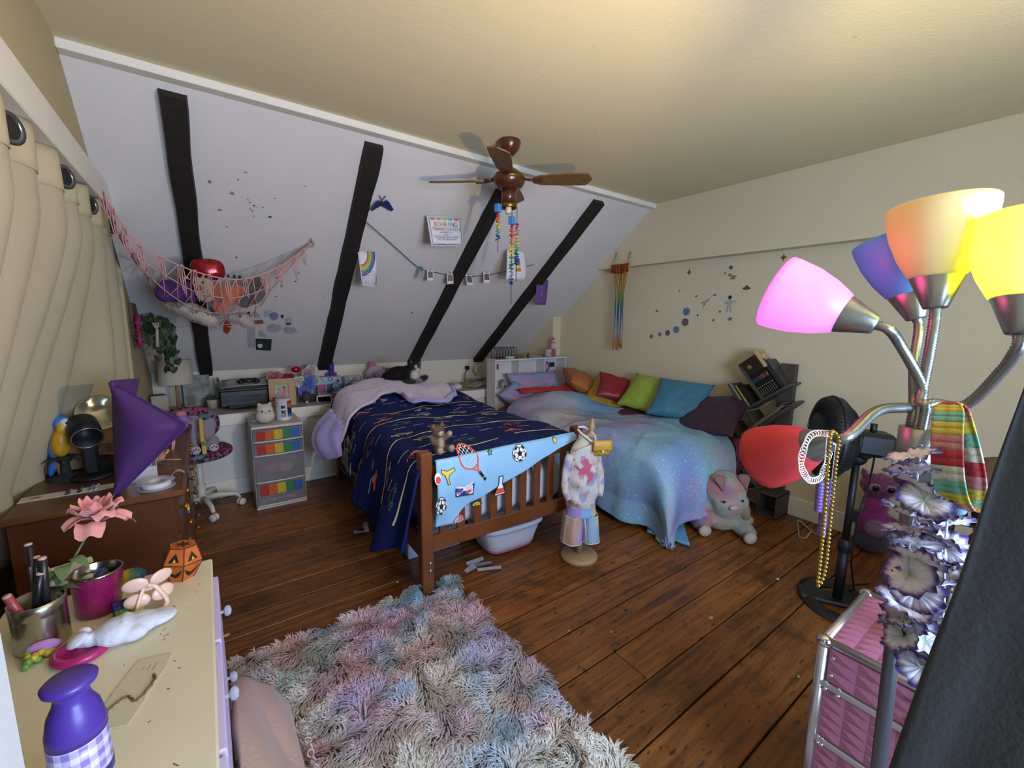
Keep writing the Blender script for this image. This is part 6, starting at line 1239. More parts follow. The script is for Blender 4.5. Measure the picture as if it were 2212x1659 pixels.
c1 = thing('toy_cottage', 'tiny blue grey toy cottage in the headboard cubby', 'toy', (2.72, 3.93, .739)); G().box((0, 0, .03), (.06, .04, .06), bev=.002).build('wall', M('cot', '#8fa2b4', .6), c1); G().prism([(-.04, .06), (.04, .06), (0, .1)], -.025, .025, T=Matrix.Rotation(PI/2, 4, 'X')).build('roof', M('cotr', '#6d7f98', .6), c1); G().box((0, -.021, .02), (.016, .002, .03)).build('door', M('cotd', '#4a4a58', .6), c1)
# wire rack, castle, bottles on top
wr = thing('wire_rack', 'black wire plate rack on the headboard top', 'rack', (2.76, 3.98, 1.071)); m_wire = M('wire_black', '#101014', .4, .5)
for y in (-.05, .05): G().tube([(-.15, y, .006), (.15, y, .006)], .004, 6).build('base_wire', m_wire, wr)
for i in range(8):
    x = -.14+.04*i; G().tube(catmull([(x, -.05, .004), (x, -.05, .09), (x, -.025, .125), (x, .025, .125), (x, .05, .09), (x, .05, .004)], 4), .0032, 6).build('arch_wire', m_wire, wr)
G().tube([(-.14, 0, .126), (.14, 0, .126)], .003, 6).build('ridge_wire', m_wire, wr)
tag(G().box((0, 0, .015), (.10, .06, .03), bev=.006).build('white_tray', M('tray_white', '#b8b8ba', .5), loc=(2.80, 3.925, 1.071), rz=.2), 'white dish sitting inside the wire rack', 'dish')
cs_ = thing('toy_castle', 'pink and white toy castle tower on the headboard corner', 'toy', (3.47, 3.97, 1.071)); m_cp = M('castle_pink', '#b04a62', .5); m_cwh = M('castle_white', '#c4bcc0', .5)
G().box((.02, 0, .04), (.06, .05, .08), bev=.002).build('block', m_cp, cs_); G().box((-.05, 0, .045), (.06, .045, .085), bev=.002).build('gatehouse', m_cwh, cs_); G().box((-.05, -.024, .04), (.03, .002, .05)).build('gate', M('gate_grey', '#8a8a98', .5), cs_); G().box((-.01, 0, .092), (.15, .052, .01)).build('ledge', M('cas_led', '#8a8490', .5), cs_)
G().box((.02, 0, .13), (.045, .04, .066), bev=.002).build('block', m_cwh, cs_); G().box((.02, 0, .168), (.055, .045, .010)).build('ledge', m_cp, cs_); G().box((.02, 0, .185), (.03, .03, .026)).build('block', m_cwh, cs_); G().lathe([(.032, .198), (.0008, .25)], 4, c=(.02, 0, 0), smooth=False).build('roof', m_cp, cs_)
for i, (x, y, h, r, c, lb) in enumerate([(3.02, 3.95, .06, .014, '#8a6a30', 'amber bottle beside the wire rack on the headboard'), (3.07, 3.93, .065, .016, '#3a3a34', 'dark nail polish bottle in the bottle cluster on the headboard'), (3.11, 3.97, .05, .015, '#b0a890', 'pale bottle in the bottle cluster on the headboard'), (3.15, 3.94, .055, .014, '#8c8c88', 'clear grey bottle ending the bottle cluster on the headboard'), (3.34, 3.96, .035, .018, '#4a4640', 'small dark jar standing alone on the headboard')]):
    b_ = thing('little_bottle', lb, 'bottle', (x, y, 1.071)); G().lathe([(.0005, 0), (r, 0), (r, h*.6), (r*.5, h*.7), (r*.5, h*.75), (.0005, h*.75)], 14).build('glass', M('bot'+c, c, .2), b_); G().lathe([(r*.55, h*.72), (r*.55, h), (.0005, h)], 12, cap=False).build('cap', M('cap_gold', '#7d6a40', .4, .5), b_)
tag(G().box((0, 0, .018), (.13, .05, .036), bev=.004).build('tan_basket', M('basket_tan', '#7a5a34', .8, bump=(80, 1)), loc=(2.93, 3.96, 1.071), rz=.1), 'small tan basket between the wire rack and the bottles', 'basket')
# ================================================================ pillows
def pillow(name, label, c, size, R, mat, seed=0, group='cushions along the wall'):
    w, h, t = size
    def fn(sgn):
        def f(u, v):
            x, y = 2*u-1, 2*v-1; ex = 1-.10*(1-abs(y)**2.2)*abs(x)**3; ey = 1-.10*(1-abs(x)**2.2)*abs(y)**3
            k = max(0, (1-abs(x)**2.6))**.55*max(0, (1-abs(y)**2.6))**.55
            z = sgn*t/2*k*(1+.25*nz(x*1.6+seed, y*1.6)+.10*nz(x*5, y*5+seed))
            return (x*w/2*ex, y*h/2*ey, z+.012*nz(x*3+seed*2, y*3, 5)*(1-k))
        return f
    g = G(); g.grid(fn(1), 26, 26); g.grid(lambda u, v: fn(-1)(1-u, v), 26, 26); o = g.build(name, mat, loc=c, weld=True); o.rotation_euler = R; return tag(o, label, 'pillow', group)
def pm_(n, c): return M('pil_'+n, c, .45, noise=(6, .12), bump=(9, .35), spec=.5)
RR = math.radians
m_gp = M('pil_galaxy', '#7f9cc4', .8, noise=(6, .4), col2='#b07c9c', bump=(12, .4))
pillow('pillow', 'galaxy print pillow propped on the headboard', (3.08, 3.76, .74), (.72, .42, .16), (RR(52), 0, RR(-4)), m_gp, 1, 'pillows on the galaxy bed')
pillow('pillow', 'galaxy print pillow slumped at the near head corner', (2.74, 3.66, .68), (.34, .36, .16), (RR(35), RR(-22), RR(20)), m_gp, 2, 'pillows on the galaxy bed')
pillow('pillow', 'shiny orange cushion in the corner beside the headboard', (3.40, 3.40, .83), (.52, .36, .20), (RR(30), RR(-10), RR(58)), pm_('orange', '#b0662c'), 3)
pillow('pillow', 'mustard yellow cushion half under the red one', (3.42, 2.98, .76), (.46, .46, .13), (RR(12), RR(-38), RR(12)), pm_('mustard', '#b48a2c'), 4)
pillow('pillow', 'small dark red cushion lying on the mustard one', (3.37, 2.87, .835), (.34, .34, .12), (RR(20), RR(-40), RR(38)), pm_('red', '#8a1620'), 5)
pillow('pillow', 'lime green cushion leaning on the wall beside the teal one', (3.42, 2.50, .82), (.44, .46, .14), (RR(10), RR(-42), RR(4)), pm_('green', '#98a83c'), 6)
pillow('pillow', 'teal blue cushion between the green and purple ones', (3.37, 2.12, .83), (.46, .48, .15), (RR(4), RR(-40), RR(16)), pm_('teal', '#3f7c94'), 7)
pillow('pillow', 'dark purple cushion at the foot end by the tree bookshelf', (3.34, 1.80, .755), (.52, .52, .14), (RR(-10), RR(-30), RR(8)), pm_('plum', '#3c2238'), 8)
rsx = G().grid(lambda u, v: (2.66+.86*u, 3.50-.14*math.sin(PI*u*.9)+.10*v-.02*u, galaxy(2.66+.86*u, 3.44+.07*v).z+.03+.035*v+.03*math.sin(PI*v)), 40, 10).build('red_sheet', M('red_sheet', '#a81c20', .7, bump=(10, .3)), solid=.012); tag(rsx, 'bright red sheet fold between pillows and galaxy comforter', 'sheet')
mb_ = G().grid(lambda u, v: (3.14+.46*u, 1.72+1.0*v, .60+.05*math.sin(PI*u)+.02*nz(u*4, v*6)), 24, 40).build('maroon_throw', M('maroon_throw', '#6a2c3c', .8, noise=(8, .3), bump=(14, .6)), solid=.02); tag(mb_, 'maroon patterned throw under the cushions on the galaxy bed', 'throw')
mb2 = G().grid(lambda u, v: (3.32+.30*u, 1.60-.05*math.sin(PI*v)+.03*nz(u*6, v*4), .60-.30*v), 16, 16).build('maroon_end', M('maroon_throw', '#6a2c3c'), mb_, solid=.015)
# ================================================================ streamer and decals on the right wall
sr = thing('foil_streamer', 'rainbow foil fringe streamer taped to the wall soffit', 'streamer', onx(1345, 575, 3.56))
S0 = sr.location; cl5 = [(0, '#a8481c'), (.12, '#c8841c'), (.3, '#a8a44a'), (.45, '#3c8a6c'), (.6, '#2c5f9a'), (.78, '#a8a8ac'), (.9, '#c8904c'), (1, '#a84a28')]
def rcol(t):
    for (a, ca), (b, cb__) in zip(cl5, cl5[1:]):
        if t <= b: k = (t-a)/(b-a); return tuple(Vector(lin(ca))*(1-k)+Vector(lin(cb__))*k)
    return lin(cl5[-1][1])
m_foil = MV('foil_fringe', .25, metal=.3)
H_ = S0.z-onx(1345, 755, 3.56).z
for i in range(13):
    r_ = random.Random(i); y0 = .085-.0135*i; y1 = y0*.55+r_.uniform(-.02, .02); L_ = H_*r_.uniform(.94, 1.02)
    o = G().grid(lambda u, v, y0=y0, y1=y1, L_=L_, i=i: (-.012-.006*(i % 3)+.004*math.sin(v*9+i), y0*(1-min(1, v*3))+y1*min(1, v*3)+(u-.5)*.012+.006*math.sin(v*7+i), -L_*v), 2, 26).build('strip', m_foil, sr, colfn=lambda c: rcol(min(1, -c.z/H_)))
G().grid(lambda u, v: (-.02, .13-.23*u, .02+.0-.10*v*(1-.4*abs(u-.5))), 6, 4).build('header', M('foil_head', '#93401c', .3, .6), sr, solid=.002)
for (x, y, x2, y2) in ((1332, 545, 1326, 573), (1362, 543, 1356, 574)):
    a, b = onx(x, y, 3.572)-S0, onx(x2, y2, 3.55)-S0; G().tube([a, b], .014, 4, flat=.12).build('tape', M('tape_navy', '#16183a', .5), sr)
# space stickers: each its own
def wdec(px, py, r, c, lb, kind='disc', c2=None):
    p = onx(px, py, 3.688); t = thing('wall_sticker', lb, 'sticker', p, 0, 'space stickers on the right wall'); T = Matrix.Rotation(-PI/2, 4, 'Y')
    if kind == 'disc':
        G().prism(circ(0, 0, r, 20), 0, .001, T=T).build('disc', M('wd'+c, c, .5, noise=(40, .5), col2=c2), t)
    elif kind == 'ring':
        G().prism(circ(0, 0, r*.7, 14), 0, .001, T=T).build('planet', M('wd'+c, c, .5), t); G().prism([(x*math.cos(.4)-y*math.sin(.4), x*math.sin(.4)+y*math.cos(.4)) for x, y in circ(0, 0, r*.35, 16, r*1.25)], .001, .0015, T=T).build('ring', M('wdr', '#8a7a70', .5), t)
    elif kind == 'rocket':
        R2 = T @ Matrix.Rotation(-.9, 4, 'Z'); G().prism([(-r*.9, -r*.25), (r*.5, -r*.3), (r*1.2, 0), (r*.5, r*.3), (-r*.9, r*.25)], 0, .001, T=R2).build('body', M('wd'+c, c, .5), t); G().prism([(-r*.9, -r*.25), (-r*1.5, -r*.7), (-r*.4, -r*.25)], 0, .001, T=R2).build('fin', M('wdf', '#7a4a3a', .5), t); G().prism([(-r*.9, r*.25), (-r*1.5, r*.7), (-r*.4, r*.25)], 0, .001, T=R2).build('fin', M('wdf', '#7a4a3a', .5), t)
    elif kind == 'astro':
        for (x, y, rx, ry, cc_) in ((.05, 0, .024, .022, '#b8b4ac'), (.05, 0, .016, .015, '#1c1c28'), (.0, 0, .03, .02, '#b0aca4'), (-.05, .016, .028, .009, '#a8a49c'), (-.05, -.014, .028, .009, '#a8a49c'), (.005, .032, .009, .018, '#a8a49c'), (.015, -.034, .009, .02, '#a8a49c')): G().prism(circ(x, y, rx, 14, ry), 0, .001+.0006*(cc_ == '#1c1c28'), T=T).build('shape', M('as'+cc_, cc_, .5), t)
    elif kind == 'ship':
        G().prism(circ(0, 0, r*.35, 14, r), 0, .001, T=T).build('hull', M('wd'+c, c, .5), t); G().prism(circ(r*.35, 0, r*.4, 14, r*.4), 0, .0008, T=T).build('dome', M('wdd', '#5a3a44', .5), t)
    elif kind == 'star':
        G().prism([(r*(1 if i % 2 == 0 else .35)*math.cos(PI*i/4), r*(1 if i % 2 == 0 else .35)*math.sin(PI*i/4)) for i in range(8)], 0, .001, T=T).build('star', M('wd'+c, c, .5), t)
for a in [(1407, 727, .022, '#8f8a86', 'small grey moon sticker starting the row of planets', 'disc', '#5c5854'), (1425, 722, .022, '#6a3a34', 'small brown striped planet sticker second in the planet row', 'disc', '#b0a090'), (1442, 719, .028, '#8a6a74', 'mauve planet sticker in the middle of the planet row', 'disc', '#5a3f4c'), (1461, 712, .034, '#3a5468', 'blue green earth sticker in the planet row', 'disc', '#8a9a94'), (1480, 696, .036, '#8a7464', 'tan cratered planet sticker ending the planet row', 'disc', '#4a382e'), (1483, 673, .036, '#26406a', 'deep blue planet sticker above the tan planet', 'disc', '#7a90ac'),
          (1419, 672, .018, '#7a4a3a', 'tiny reddish comet sticker alone by the streamer', 'ship'), (1489, 588, .03, '#6a4a34', 'small brown star ship sticker high on the wall', 'star'), (1526, 651, .04, '#a8a096', 'white rocket sticker flying toward the astronaut', 'rocket'), (1576, 655, .05, '#b0aca4', 'white astronaut sticker floating below the meteors', 'astro'), (1577, 689, .020, '#3a4a68', 'little ringed planet sticker under the astronaut', 'ring'), (1613, 623, .034, '#7a3a38', 'red flying saucer sticker beside the pink lampshade', 'ship'), (1584, 599, .026, '#9a5a38', 'orange planet sticker below the meteors', 'ring'), (1579, 578, .016, '#7a5a44', 'small brown ringed meteor sticker at the meteor trail', 'disc'), (1577, 594, .018, '#3c5058', 'dark teal planet sticker at the meteor trail', 'ring'), (1566, 590, .014, '#5c4a42', 'tiny dark satellite sticker left of the teal planet', 'star'), (1504, 640, .013, '#5c4438', 'tiny ringed planet sticker between rocket and star ship', 'ring'), (1544, 637, .014, '#6a5a54', 'tiny satellite sticker ahead of the rocket', 'ring'), (1468, 628, .012, '#5c4c44', 'tiny spiral sticker below the star ship', 'star'), (1507, 681, .010, '#6a5a54', 'tiny dot planet sticker below the rocket', 'disc'), (1541, 692, .011, '#8a7a70', 'tiny pale dot sticker beside the ringed planet', 'disc'), (1703, 672, .028, '#b07a54', 'peach flower sticker below the pink lampshade', 'disc', '#8a2c1c'), (1693, 556, .03, '#7a3a30', 'red spiral sticker above the pink lampshade', 'star'), (1555, 673, .010, '#6a5a54', 'tiny pale dot sticker beside the astronaut arm', 'disc')]: wdec(*a[:5], *(a[5:] if len(a) > 5 else ()))
# ================================================================ tree bookshelf
tsh = thing('tree_bookshelf', 'grey brown tree-shaped bookshelf with slanted trays against the wall', 'bookshelf', (3.56, 1.42, 0)); m_sh = M('shelf_grey', '#4f463c', .6, noise=(9, .25)); T0 = Vector((3.56, 1.42, 0))
def board(a, b, w=.21, t=.016, x=3.565, name='board'):
    A_, B_ = Vector((x, a[0], a[1]))-T0, Vector((x, b[0], b[1]))-T0; d = B_-A_; T = frame_T((A_+B_)/2, d, (1, 0, 0)); return G().box((0, 0, 0), (d.length, w, t), T=T, bev=.002).build(name, m_sh, tsh)
sd = (Vector((1.31, 1.057))-Vector((1.60, .82))).normalized(); bd_ = Vector((-sd.y*-1, -sd.x*-1)); wd_ = Vector((sd.y, -sd.x)); wd_ = Vector((.74, .67)) if False else Vector((-sd.y, sd.x))
up_ = Vector((sd.y, -sd.x)) if (sd.y*0+(-sd.x)) > 0 else Vector((-sd.y, sd.x))
board((1.60, .82), (1.30, 1.062)); board((1.60, .82), (1.60+up_.x*.24, .82+up_.y*.24)); e_ = Vector((1.60, .82))+sd*.165; board(tuple(e_), tuple(e_+up_*.30))
board((1.600, .575), (1.265, .925)); board((1.60, .575), (1.71, .68)); board((1.585, .80), (1.49, .70)); board((1.716, .448), (1.46, .225)); board((1.60, .33), (1.42, .50)); board((1.62, .40), (1.76, .36), .18); board((1.44, .62), (1.52, .56), .2); board((1.46, .225), (1.33, .36)); board((1.58, .14), (1.44, .22))
G().box((.075, -.04, .62), (.05, .11, 1.16), bev=.003).build('trunk', m_sh, tsh)
for c, d in (((0, -.06, .19), (.21, .14, .016)), ((0, -.06, .008), (.21, .14, .016)), ((0, -.122, .1), (.21, .016, .19)), ((0, .01, .1), (.21, .016, .19))): G().box(c, d, bev=.002).build('base_box', m_sh, tsh)
def book(org, off, th, ht, dp, col, label, group=None, spine=None, dot=None, X0=3.47):
    a = Vector((org[0], org[1]))+sd*(off+th/2)+up_*(ht/2+.010); o = Vector((X0+dp/2, a.x, a.y)); T = frame_T((0, 0, 0), (0, sd.x, sd.y), (0, up_.x, up_.y)); t = thing('book', label, 'book', o, 0, group)
    G().box((0, 0, 0), (th*.92, ht, dp*.97), T=T, bev=.001).build('cover', M('bk'+col, col, .5), t); sgn = 1 if (T @ Vector((0, 0, 1))).x < 0 else -1
    G().box((0, 0, sgn*dp*.495), (th*.9, ht*.99, .002), T=T).build('spine', M('sp'+(spine or col), spine or col, .45, noise=(30, .4)), t)
    if dot: G().ell(T @ Vector((0, -ht*.1, sgn*(dp*.5+.001))), (.002, .004, .004), n=8, k=5).build('spine_dot', M('dot_pale', '#b4a894', .5), t); G().box((0, ht*.22, sgn*(dp*.497)), (th*.6, ht*.16, .002), T=T).build('spine_art', M('spa'+dot, dot, .5), t); G().box((0, -ht*.32, sgn*(dp*.497)), (th*.12, ht*.25, .002), T=T).build('spine_title', M('spt', '#a49c8c', .5), t)
arts = ['#34507a', '#3c4a6c', '#5c3430', '#7a4030', '#8a5038', '#9a6040', '#6a4438', '#a8744c']
for i in range(8): book(e_, .012+.0165*i, .016, .20, .13, '#15120f', ['black paperback beside the inner shelf board', 'second black paperback from the inner shelf board', 'third black paperback from the inner shelf board', 'fourth black paperback from the inner shelf board', 'fifth black paperback from the inner shelf board', 'sixth black paperback from the inner shelf board', 'seventh black paperback, next to the last one', 'black paperback with orange art beside the grey folder'][i], 'black paperbacks on the tree shelf', '#100e0d', arts[i])
book(e_, .148, .035, .24, .17, '#3a3a38', 'thin grey green folder behind the black paperbacks', None, '#2c3030', None, 3.49)
book((1.60, .82), .010, .014, .225, .15, '#3c3a5c', 'tall picture book with white spine at the shelf end', None, '#a4a09c'); book((1.60, .82), .036, .016, .19, .14, '#1c1f16', 'dark nature book with bright yellow spine', None, '#b8a62c'); book((1.60, .82), .056, .03, .17, .13, '#242318', 'dark olive paperback behind the yellow spined book', None, '#1f1e16')
# magazines lying along the lower slanted tray
sd2 = (Vector((1.265, .925))-Vector((1.60, .575))).normalized(); n2 = Vector((sd2.y, -sd2.x)); n2 = n2 if n2.y > 0 else -n2
for i, (l, c, lb) in enumerate([(.36, '#6a5a4c', 'brown magazine at the bottom of the slanted pile'), (.40, '#8a8478', 'pale magazine in the middle of the slanted pile'), (.42, '#5a5638', 'olive magazine on top of the slanted pile')]):
    a = Vector((1.60, .575))+sd2*(l/2+.02)+n2*(.016+.011*i); T = frame_T((0, 0, 0), (0, sd2.x, sd2.y), (1, 0, 0)); tag(G().box((0, 0, 0), (l, .2, .009), T=T, bev=.001).build('magazine', M('mag'+c, c, .5, noise=(25, .3)), loc=(3.55, a.x, a.y)), lb, 'magazine', 'magazines on the slanted tray')
# pirate box
po = Vector((1.69, 1.166)); ctr = po+sd*.09-up_*.06; pb2 = thing('wooden_chest', 'dark wooden box with pale skull and crossbones end panel on the books', 'box', (3.54, ctr.x, ctr.y)); T = frame_T((0, 0, 0), (0, sd.x, sd.y), (0, up_.x, up_.y)); sg = 1 if (T @ Vector((0, 0, 1))).x < 0 else -1
G().box((-.01, 0, 0), (.155, .125, .15), T=T, bev=.004).build('body', M('chest_wood', '#2c170c', .5, noise=(12, .5)), pb2); G().box((.08, .012, 0), (.022, .15, .155), T=T, bev=.004).build('end_panel', M('chest_end', '#b89a6c', .6), pb2)
for dx, dy, w, h in ((0, .02, .03, .035), ): G().ell(T @ Vector((-.02, 0, sg*.077)), (.003, .018, .018), n=12, k=6).build('emblem', M('chest_emb', '#7a5f3c', .6), pb2)
G().ell(T @ Vector((.093, .03, sg*.02)), (.026, .026, .026)).build('skull', M('chest_end', '#b89a6c', .6), pb2)
for q in (-1, 1): G().tube([T @ Vector((.094, -.03-.03*q, sg*.06)), T @ Vector((.094, -.03+.03*q, -sg*.03))], .004, 6).build('crossbone', M('chest_ink', '#1c120c', .6), pb2)
for k in range(4): G().ell(T @ Vector((-.075, .045-.03*k, sg*.076)), .004, n=8, k=5).build('stud', M('stud', '#a89c80', .4, .5), pb2)
# ================================================================ big pig-like plush
pg = thing('plush_pig', 'big pastel tie dye plush with folded ears sitting on the floor', 'plush toy', (3.0, 1.50, 0), -yaw+.15)
def pigcol(p):
    n = nz(p.x*7, p.y*7, p.z*7); m = nz(p.x*5+9, p.y*5, p.z*5); c = Vector(lin('#a49488')); zz = p.z
    if p.z > .24 or abs(p.x) > .11 or p.y < -.14:
        for w, cc_ in ((max(0, n)*2.4, '#b0686c'), (max(0, -n-.05)*2, '#8a9a90'), (max(0, m-.1)*2.2, '#ac9a68'), (max(0, -m-.2)*2.2, '#7a6c8c')): w = min(.8, w); c = c*(1-w)+Vector(lin(cc_))*w
    return tuple(c)
pbdy = blob('body', [((0, .05, .17), (.17, .15, .17)), ((0, .0, .10), (.15, .15, .10)), ((-.01, -.04, .32), (.155, .14, .12)), ((-.01, -.13, .25), (.13, .08, .08)), ((-.02, -.11, .20), (.10, .09, .06)), ((-.17, -.03, .07), (.06, .10, .065)), ((.09, -.16, .055), (.06, .11, .055)), ((.20, .03, .12), (.05, .08, .12), (0, -.35, 0)), ((-.13, .0, .19), (.05, .08, .08))], MV('pig_plush', .95, bump=(60, .5), sheen=.4), pg, voxel=.014, smooth=6, colfn=pigcol)
fur(pbdy, 9000, .012, .002, jit=.6)
for x, y, z in ((-.19, -.13, .045), (.06, -.265, .045), (.245, .0, .03)): G().ell((x, y, z), (.052, .035, .04), R=(0, 0, .3)).build('foot_pad', M('pad_cream', '#b0a690', .95, bump=(60, .4)), pg)
for x, r_ in ((-.10, .35), (.085, -.35)): G().grid(lambda u, v, x=x, r_=r_: (x+(u-.5)*.085*math.sin(PI*min(1, .25+v*.8)), -.10-.06*v+.012*math.cos(PI*(u-.5)), .435-.085*v+.02*math.sin(PI*v)), 9, 9).build('ear', M('pig_ear', '#8c6464', .95, bump=(60, .5)), pg, solid=.014)
for x in (-.11, .03): G().ell((x, -.195, .285), (.011, .008, .009)).build('eye', M('eye_black', '#0b0b0b', .2), pg)
G().ell((-.045, -.215, .245), (.035, .016, .018)).build('snout', M('pig_snout', '#b89a94', .9), pg)
# ================================================================ dress form
dm = thing('dress_form', 'small wooden dress form on a round base', 'mannequin', (1.845, 1.79, 0), -.35); m_oak = M('pale_oak', '#b0916a', .5, noise=(8, .2))
G().lathe([(.0005, 0), (.112, 0), (.118, .008), (.118, .022), (.105, .034), (.0005, .036)], 40).build('base', m_oak, dm); G().tube([(0, 0, .03), (0, 0, .4)], .024, 18).build('pole', m_oak, dm)
def ringed(prof, T=None):
    def fn(u, v):
        i = v*(len(prof)-1); k = min(int(i), len(prof)-2); f = i-k; f = f*f*(3-2*f); z, rx, ry = [prof[k][j]*(1-f)+prof[k+1][j]*f for j in range(3)]; a = 2*PI*u; return (rx*math.cos(a), ry*math.sin(a), z)
    return fn
G().grid(ringed([(.34, .075, .055), (.45, .072, .052), (.58, .085, .065), (.70, .085, .058), (.75, .065, .048), (.785, .034, .034), (.81, .034, .034), (.815, .001, .001)]), 32, 24, cu=True).build('torso', M('form_cream', '#c2b8a2', .8), dm)
G().lathe([(.036, .80), (.038, .815), (.018, .822), (.014, .835), (.022, .86), (.016, .885), (.010, .893), (.013, .903), (.008, .915), (.0005, .916)], 18, T=Matrix.Translation((0, 0, 0)) @ Matrix.Rotation(0.06, 4, 'Y')).build('finial', m_oak, dm)
shp = thing('toddler_shirt', 'off-white toddler shirt with pink and lilac dye splashes on the dress form', 'shirt', (1.845, 1.79, .36), -.35)
def shirtfn(u, v):
    prof = [(.0, .095, .075), (.06, .112, .088), (.16, .115, .09), (.26, .104, .078), (.33, .098, .07), (.375, .085, .058)]
    p = ringed(prof)(u, v); n = .012*nz(p[0]*18, p[1]*18, p[2]*14)+.006*math.sin(p[2]*55+p[0]*30)*(1-v); a = 2*PI*u
    zz = p[2]+(.045*math.cos(a+.7)*(v > .6)*(v-.6)*2.0); return (p[0]+n*math.cos(a), p[1]+n*math.sin(a), zz)
def shirtcol(p):
    n = nz(p.x*16+3, p.y*16, p.z*16); m = nz(p.x*22, p.y*22+5, p.z*22); c = lin('#c9c2bc'); d = math.hypot(p.x+.015, (p.z-.25)*.8)+.055*nz(p.x*34+1, p.y*20, p.z*30)
    if p.y < 0 and d < .05: return lin('#b85f78')
    if n > .28: return lin('#9c94b4')
    if m > .3: return lin('#b98a9c')
    if n < -.42: return lin('#c4b090')
    return c
G().grid(shirtfn, 96, 60, cu=True).build('body', MV('shirt_dye', .9, bump=(60, .3)), shp, solid=.002, colfn=shirtcol)
for s_ in (-1, 1): G().tube(catmull([(s_*.08, 0, .33), (s_*.112, -.01, .24), (s_*.122, -.02, .13), (s_*.105, -.045, .06)], 6), [.03, .036, .036, .034, .032, .03, .03, .03, .03, .028, .028, .028, .028, .026, .026, .024, .024, .022, .02][:19], 14, flat=.8).build('sleeve', MV('shirt_dye'), shp, colfn=shirtcol)
shr = thing('toddler_shorts', 'pastel striped dye shorts with white piping on the dress form', 'shorts', (1.845, 1.79, .13), -.35)
def shortcol(p):
    a = math.atan2(p.y, p.x)+.25*nz(p.x*14, p.y*14, p.z*10); k = (a/(2*PI)*9) % 4; c = ['#b8885c', '#a878b4', '#74a8c0', '#c4bc8c'][int(k)]; w = .3+.35*nz(p.x*20, p.y*20, p.z*9); w = min(.85, max(0, w+.25))
    return tuple(Vector(lin(c))*(1-w*.5)+Vector(lin('#d0ccd0'))*w*.5)
m_sd = MV('short_dye', .9, bump=(70, .3))
G().grid(ringed([(.17, .103, .082), (.2, .094, .074), (.235, .090, .07), (.255, .088, .068)]), 48, 8, cu=True).build('waistband', m_sd, shr, solid=.003, colfn=lambda p: lin('#a08ac4') if p.x < -.03 else lin('#86a8d4') if p.x < .04 else lin('#c0b894'))
for s_ in (-1, 1):
    def leg(u, v, s_=s_):
        a = 2*PI*u; t = v; rx = .062*(1-t)+.056*t; ry = .082*(1-t)+.078*t; cx_ = s_*(.062*(1-t)+.050*t); return (cx_+rx*math.cos(a)*(1+.06*math.sin(a*6)), ry*math.sin(a)*(1+.05*math.sin(a*5)), .18*t+(0 if s_ < 0 else -.006))
    G().grid(leg, 48, 16, cu=True).build('leg', m_sd, shr, solid=.003, colfn=shortcol)
    G().tube([leg(i/40, 0) for i in range(40)], .004, 6, closed=True).build('piping', M('piping_white', '#d2cdd2', .8), shr)
G().tube([(.004, -.080, .0), (.0, -.088, .06), (-.006, -.088, .12), (-.012, -.084, .17)], .004, 6).build('piping', M('piping_white', '#d2cdd2', .8), shr)
pn2 = thing('pearl_strap', 'white pearl strap looped over the dress form neck', 'necklace', (1.845, 1.79, .80), -.35)
pl_ = catmull([(-.038, .0, .045), (-.03, -.03, .03), (.0, -.055, .005), (.035, -.06, -.02), (.06, -.045, -.02), (.055, -.02, .02), (.02, .03, .05), (-.02, .03, .055)], 5)
pme = G().ell((0, 0, 0), .0072, n=12, k=8).mesh('pearl', M('pearl', '#d8d2c8', .2))
for q in pl_[::1]:
    o = bpy.data.objects.new('pearl', pme); COL.objects.link(o); o.parent = pn2; o.location = q
bg_ = thing('quilted_bag', 'mini yellow quilted bag hanging from the pearl strap', 'bag', (1.905, 1.70, .69), -.5); bg_.scale = (1.25, 1.25, 1.25); m_bg = M('bag_yellow', '#b88a2a', .5, bump=(30, .6))
G().box((0, 0, .035), (.088, .035, .07), bev=.012).build('pouch', m_bg, bg_, bevel=.006); G().grid(lambda u, v: (-.046+.092*u, -.021-.006*math.sin(PI*v), .085-.055*v), 8, 6).build('flap', M('bag_flap', '#c4982f', .5, bump=(30, .6)), bg_, solid=.005)
G().ell((.0, -.032, .032), (.007, .005, .007)).build('clasp', M('pearl', '#d8d2c8'), bg_)
for (x, z) in ((-.02, .02), (.02, .015), (-.028, .045), (.025, .05)): G().tube([(x-.012, -.024, z+.008), (x+.012, -.024, z-.008)], .0012, 4).build('quilt_line', M('bag_line', '#8c6a1c', .6), bg_)
# ================================================================ foot bath under the bed
fb = thing('foot_bath', 'white and pink plastic foot spa tub under the bed foot', 'tub', (1.545, 2.20, 0), math.radians(-3)); m_fbw = M('tub_white', '#c6cad6', .35)
def rr_(a, w, d, e=.5): return (w*math.copysign(abs(math.cos(a))**e, math.cos(a)), d*math.copysign(abs(math.sin(a))**e, math.sin(a)))
def tub(prof): 
    def fn(u, v):
        i = v*(len(prof)-1); k = min(int(i), len(prof)-2); f = i-k; z, w, d = [prof[k][j]*(1-f)+prof[k+1][j]*f for j in range(3)]; x, y = rr_(2*PI*u, w, d); return (x, y, z)
    return fn
G().grid(tub([(.03, .15, .10), (.032, .17, .125), (.06, .185, .14), (.175, .225, .165), (.18, .24, .18), (.205, .24, .18), (.207, .225, .165), (.18, .21, .155), (.07, .17, .125), (.065, .01, .01)]), 48, 40, cu=True).build('shell', m_fbw, fb)
G().grid(tub([(.018, .14, .09), (.018, .172, .128), (.05, .184, .139), (.052, .17, .12)]), 48, 10, cu=True).build('pink_base', M('tub_pink', '#b48a9c', .4), fb)
for x in (-.13, .13):
    for y in (-.09, .09): G().ell((x, y, .011), (.012, .012, .012)).build('wheel', M('wheel_dark', '#1c1c20', .5), fb)
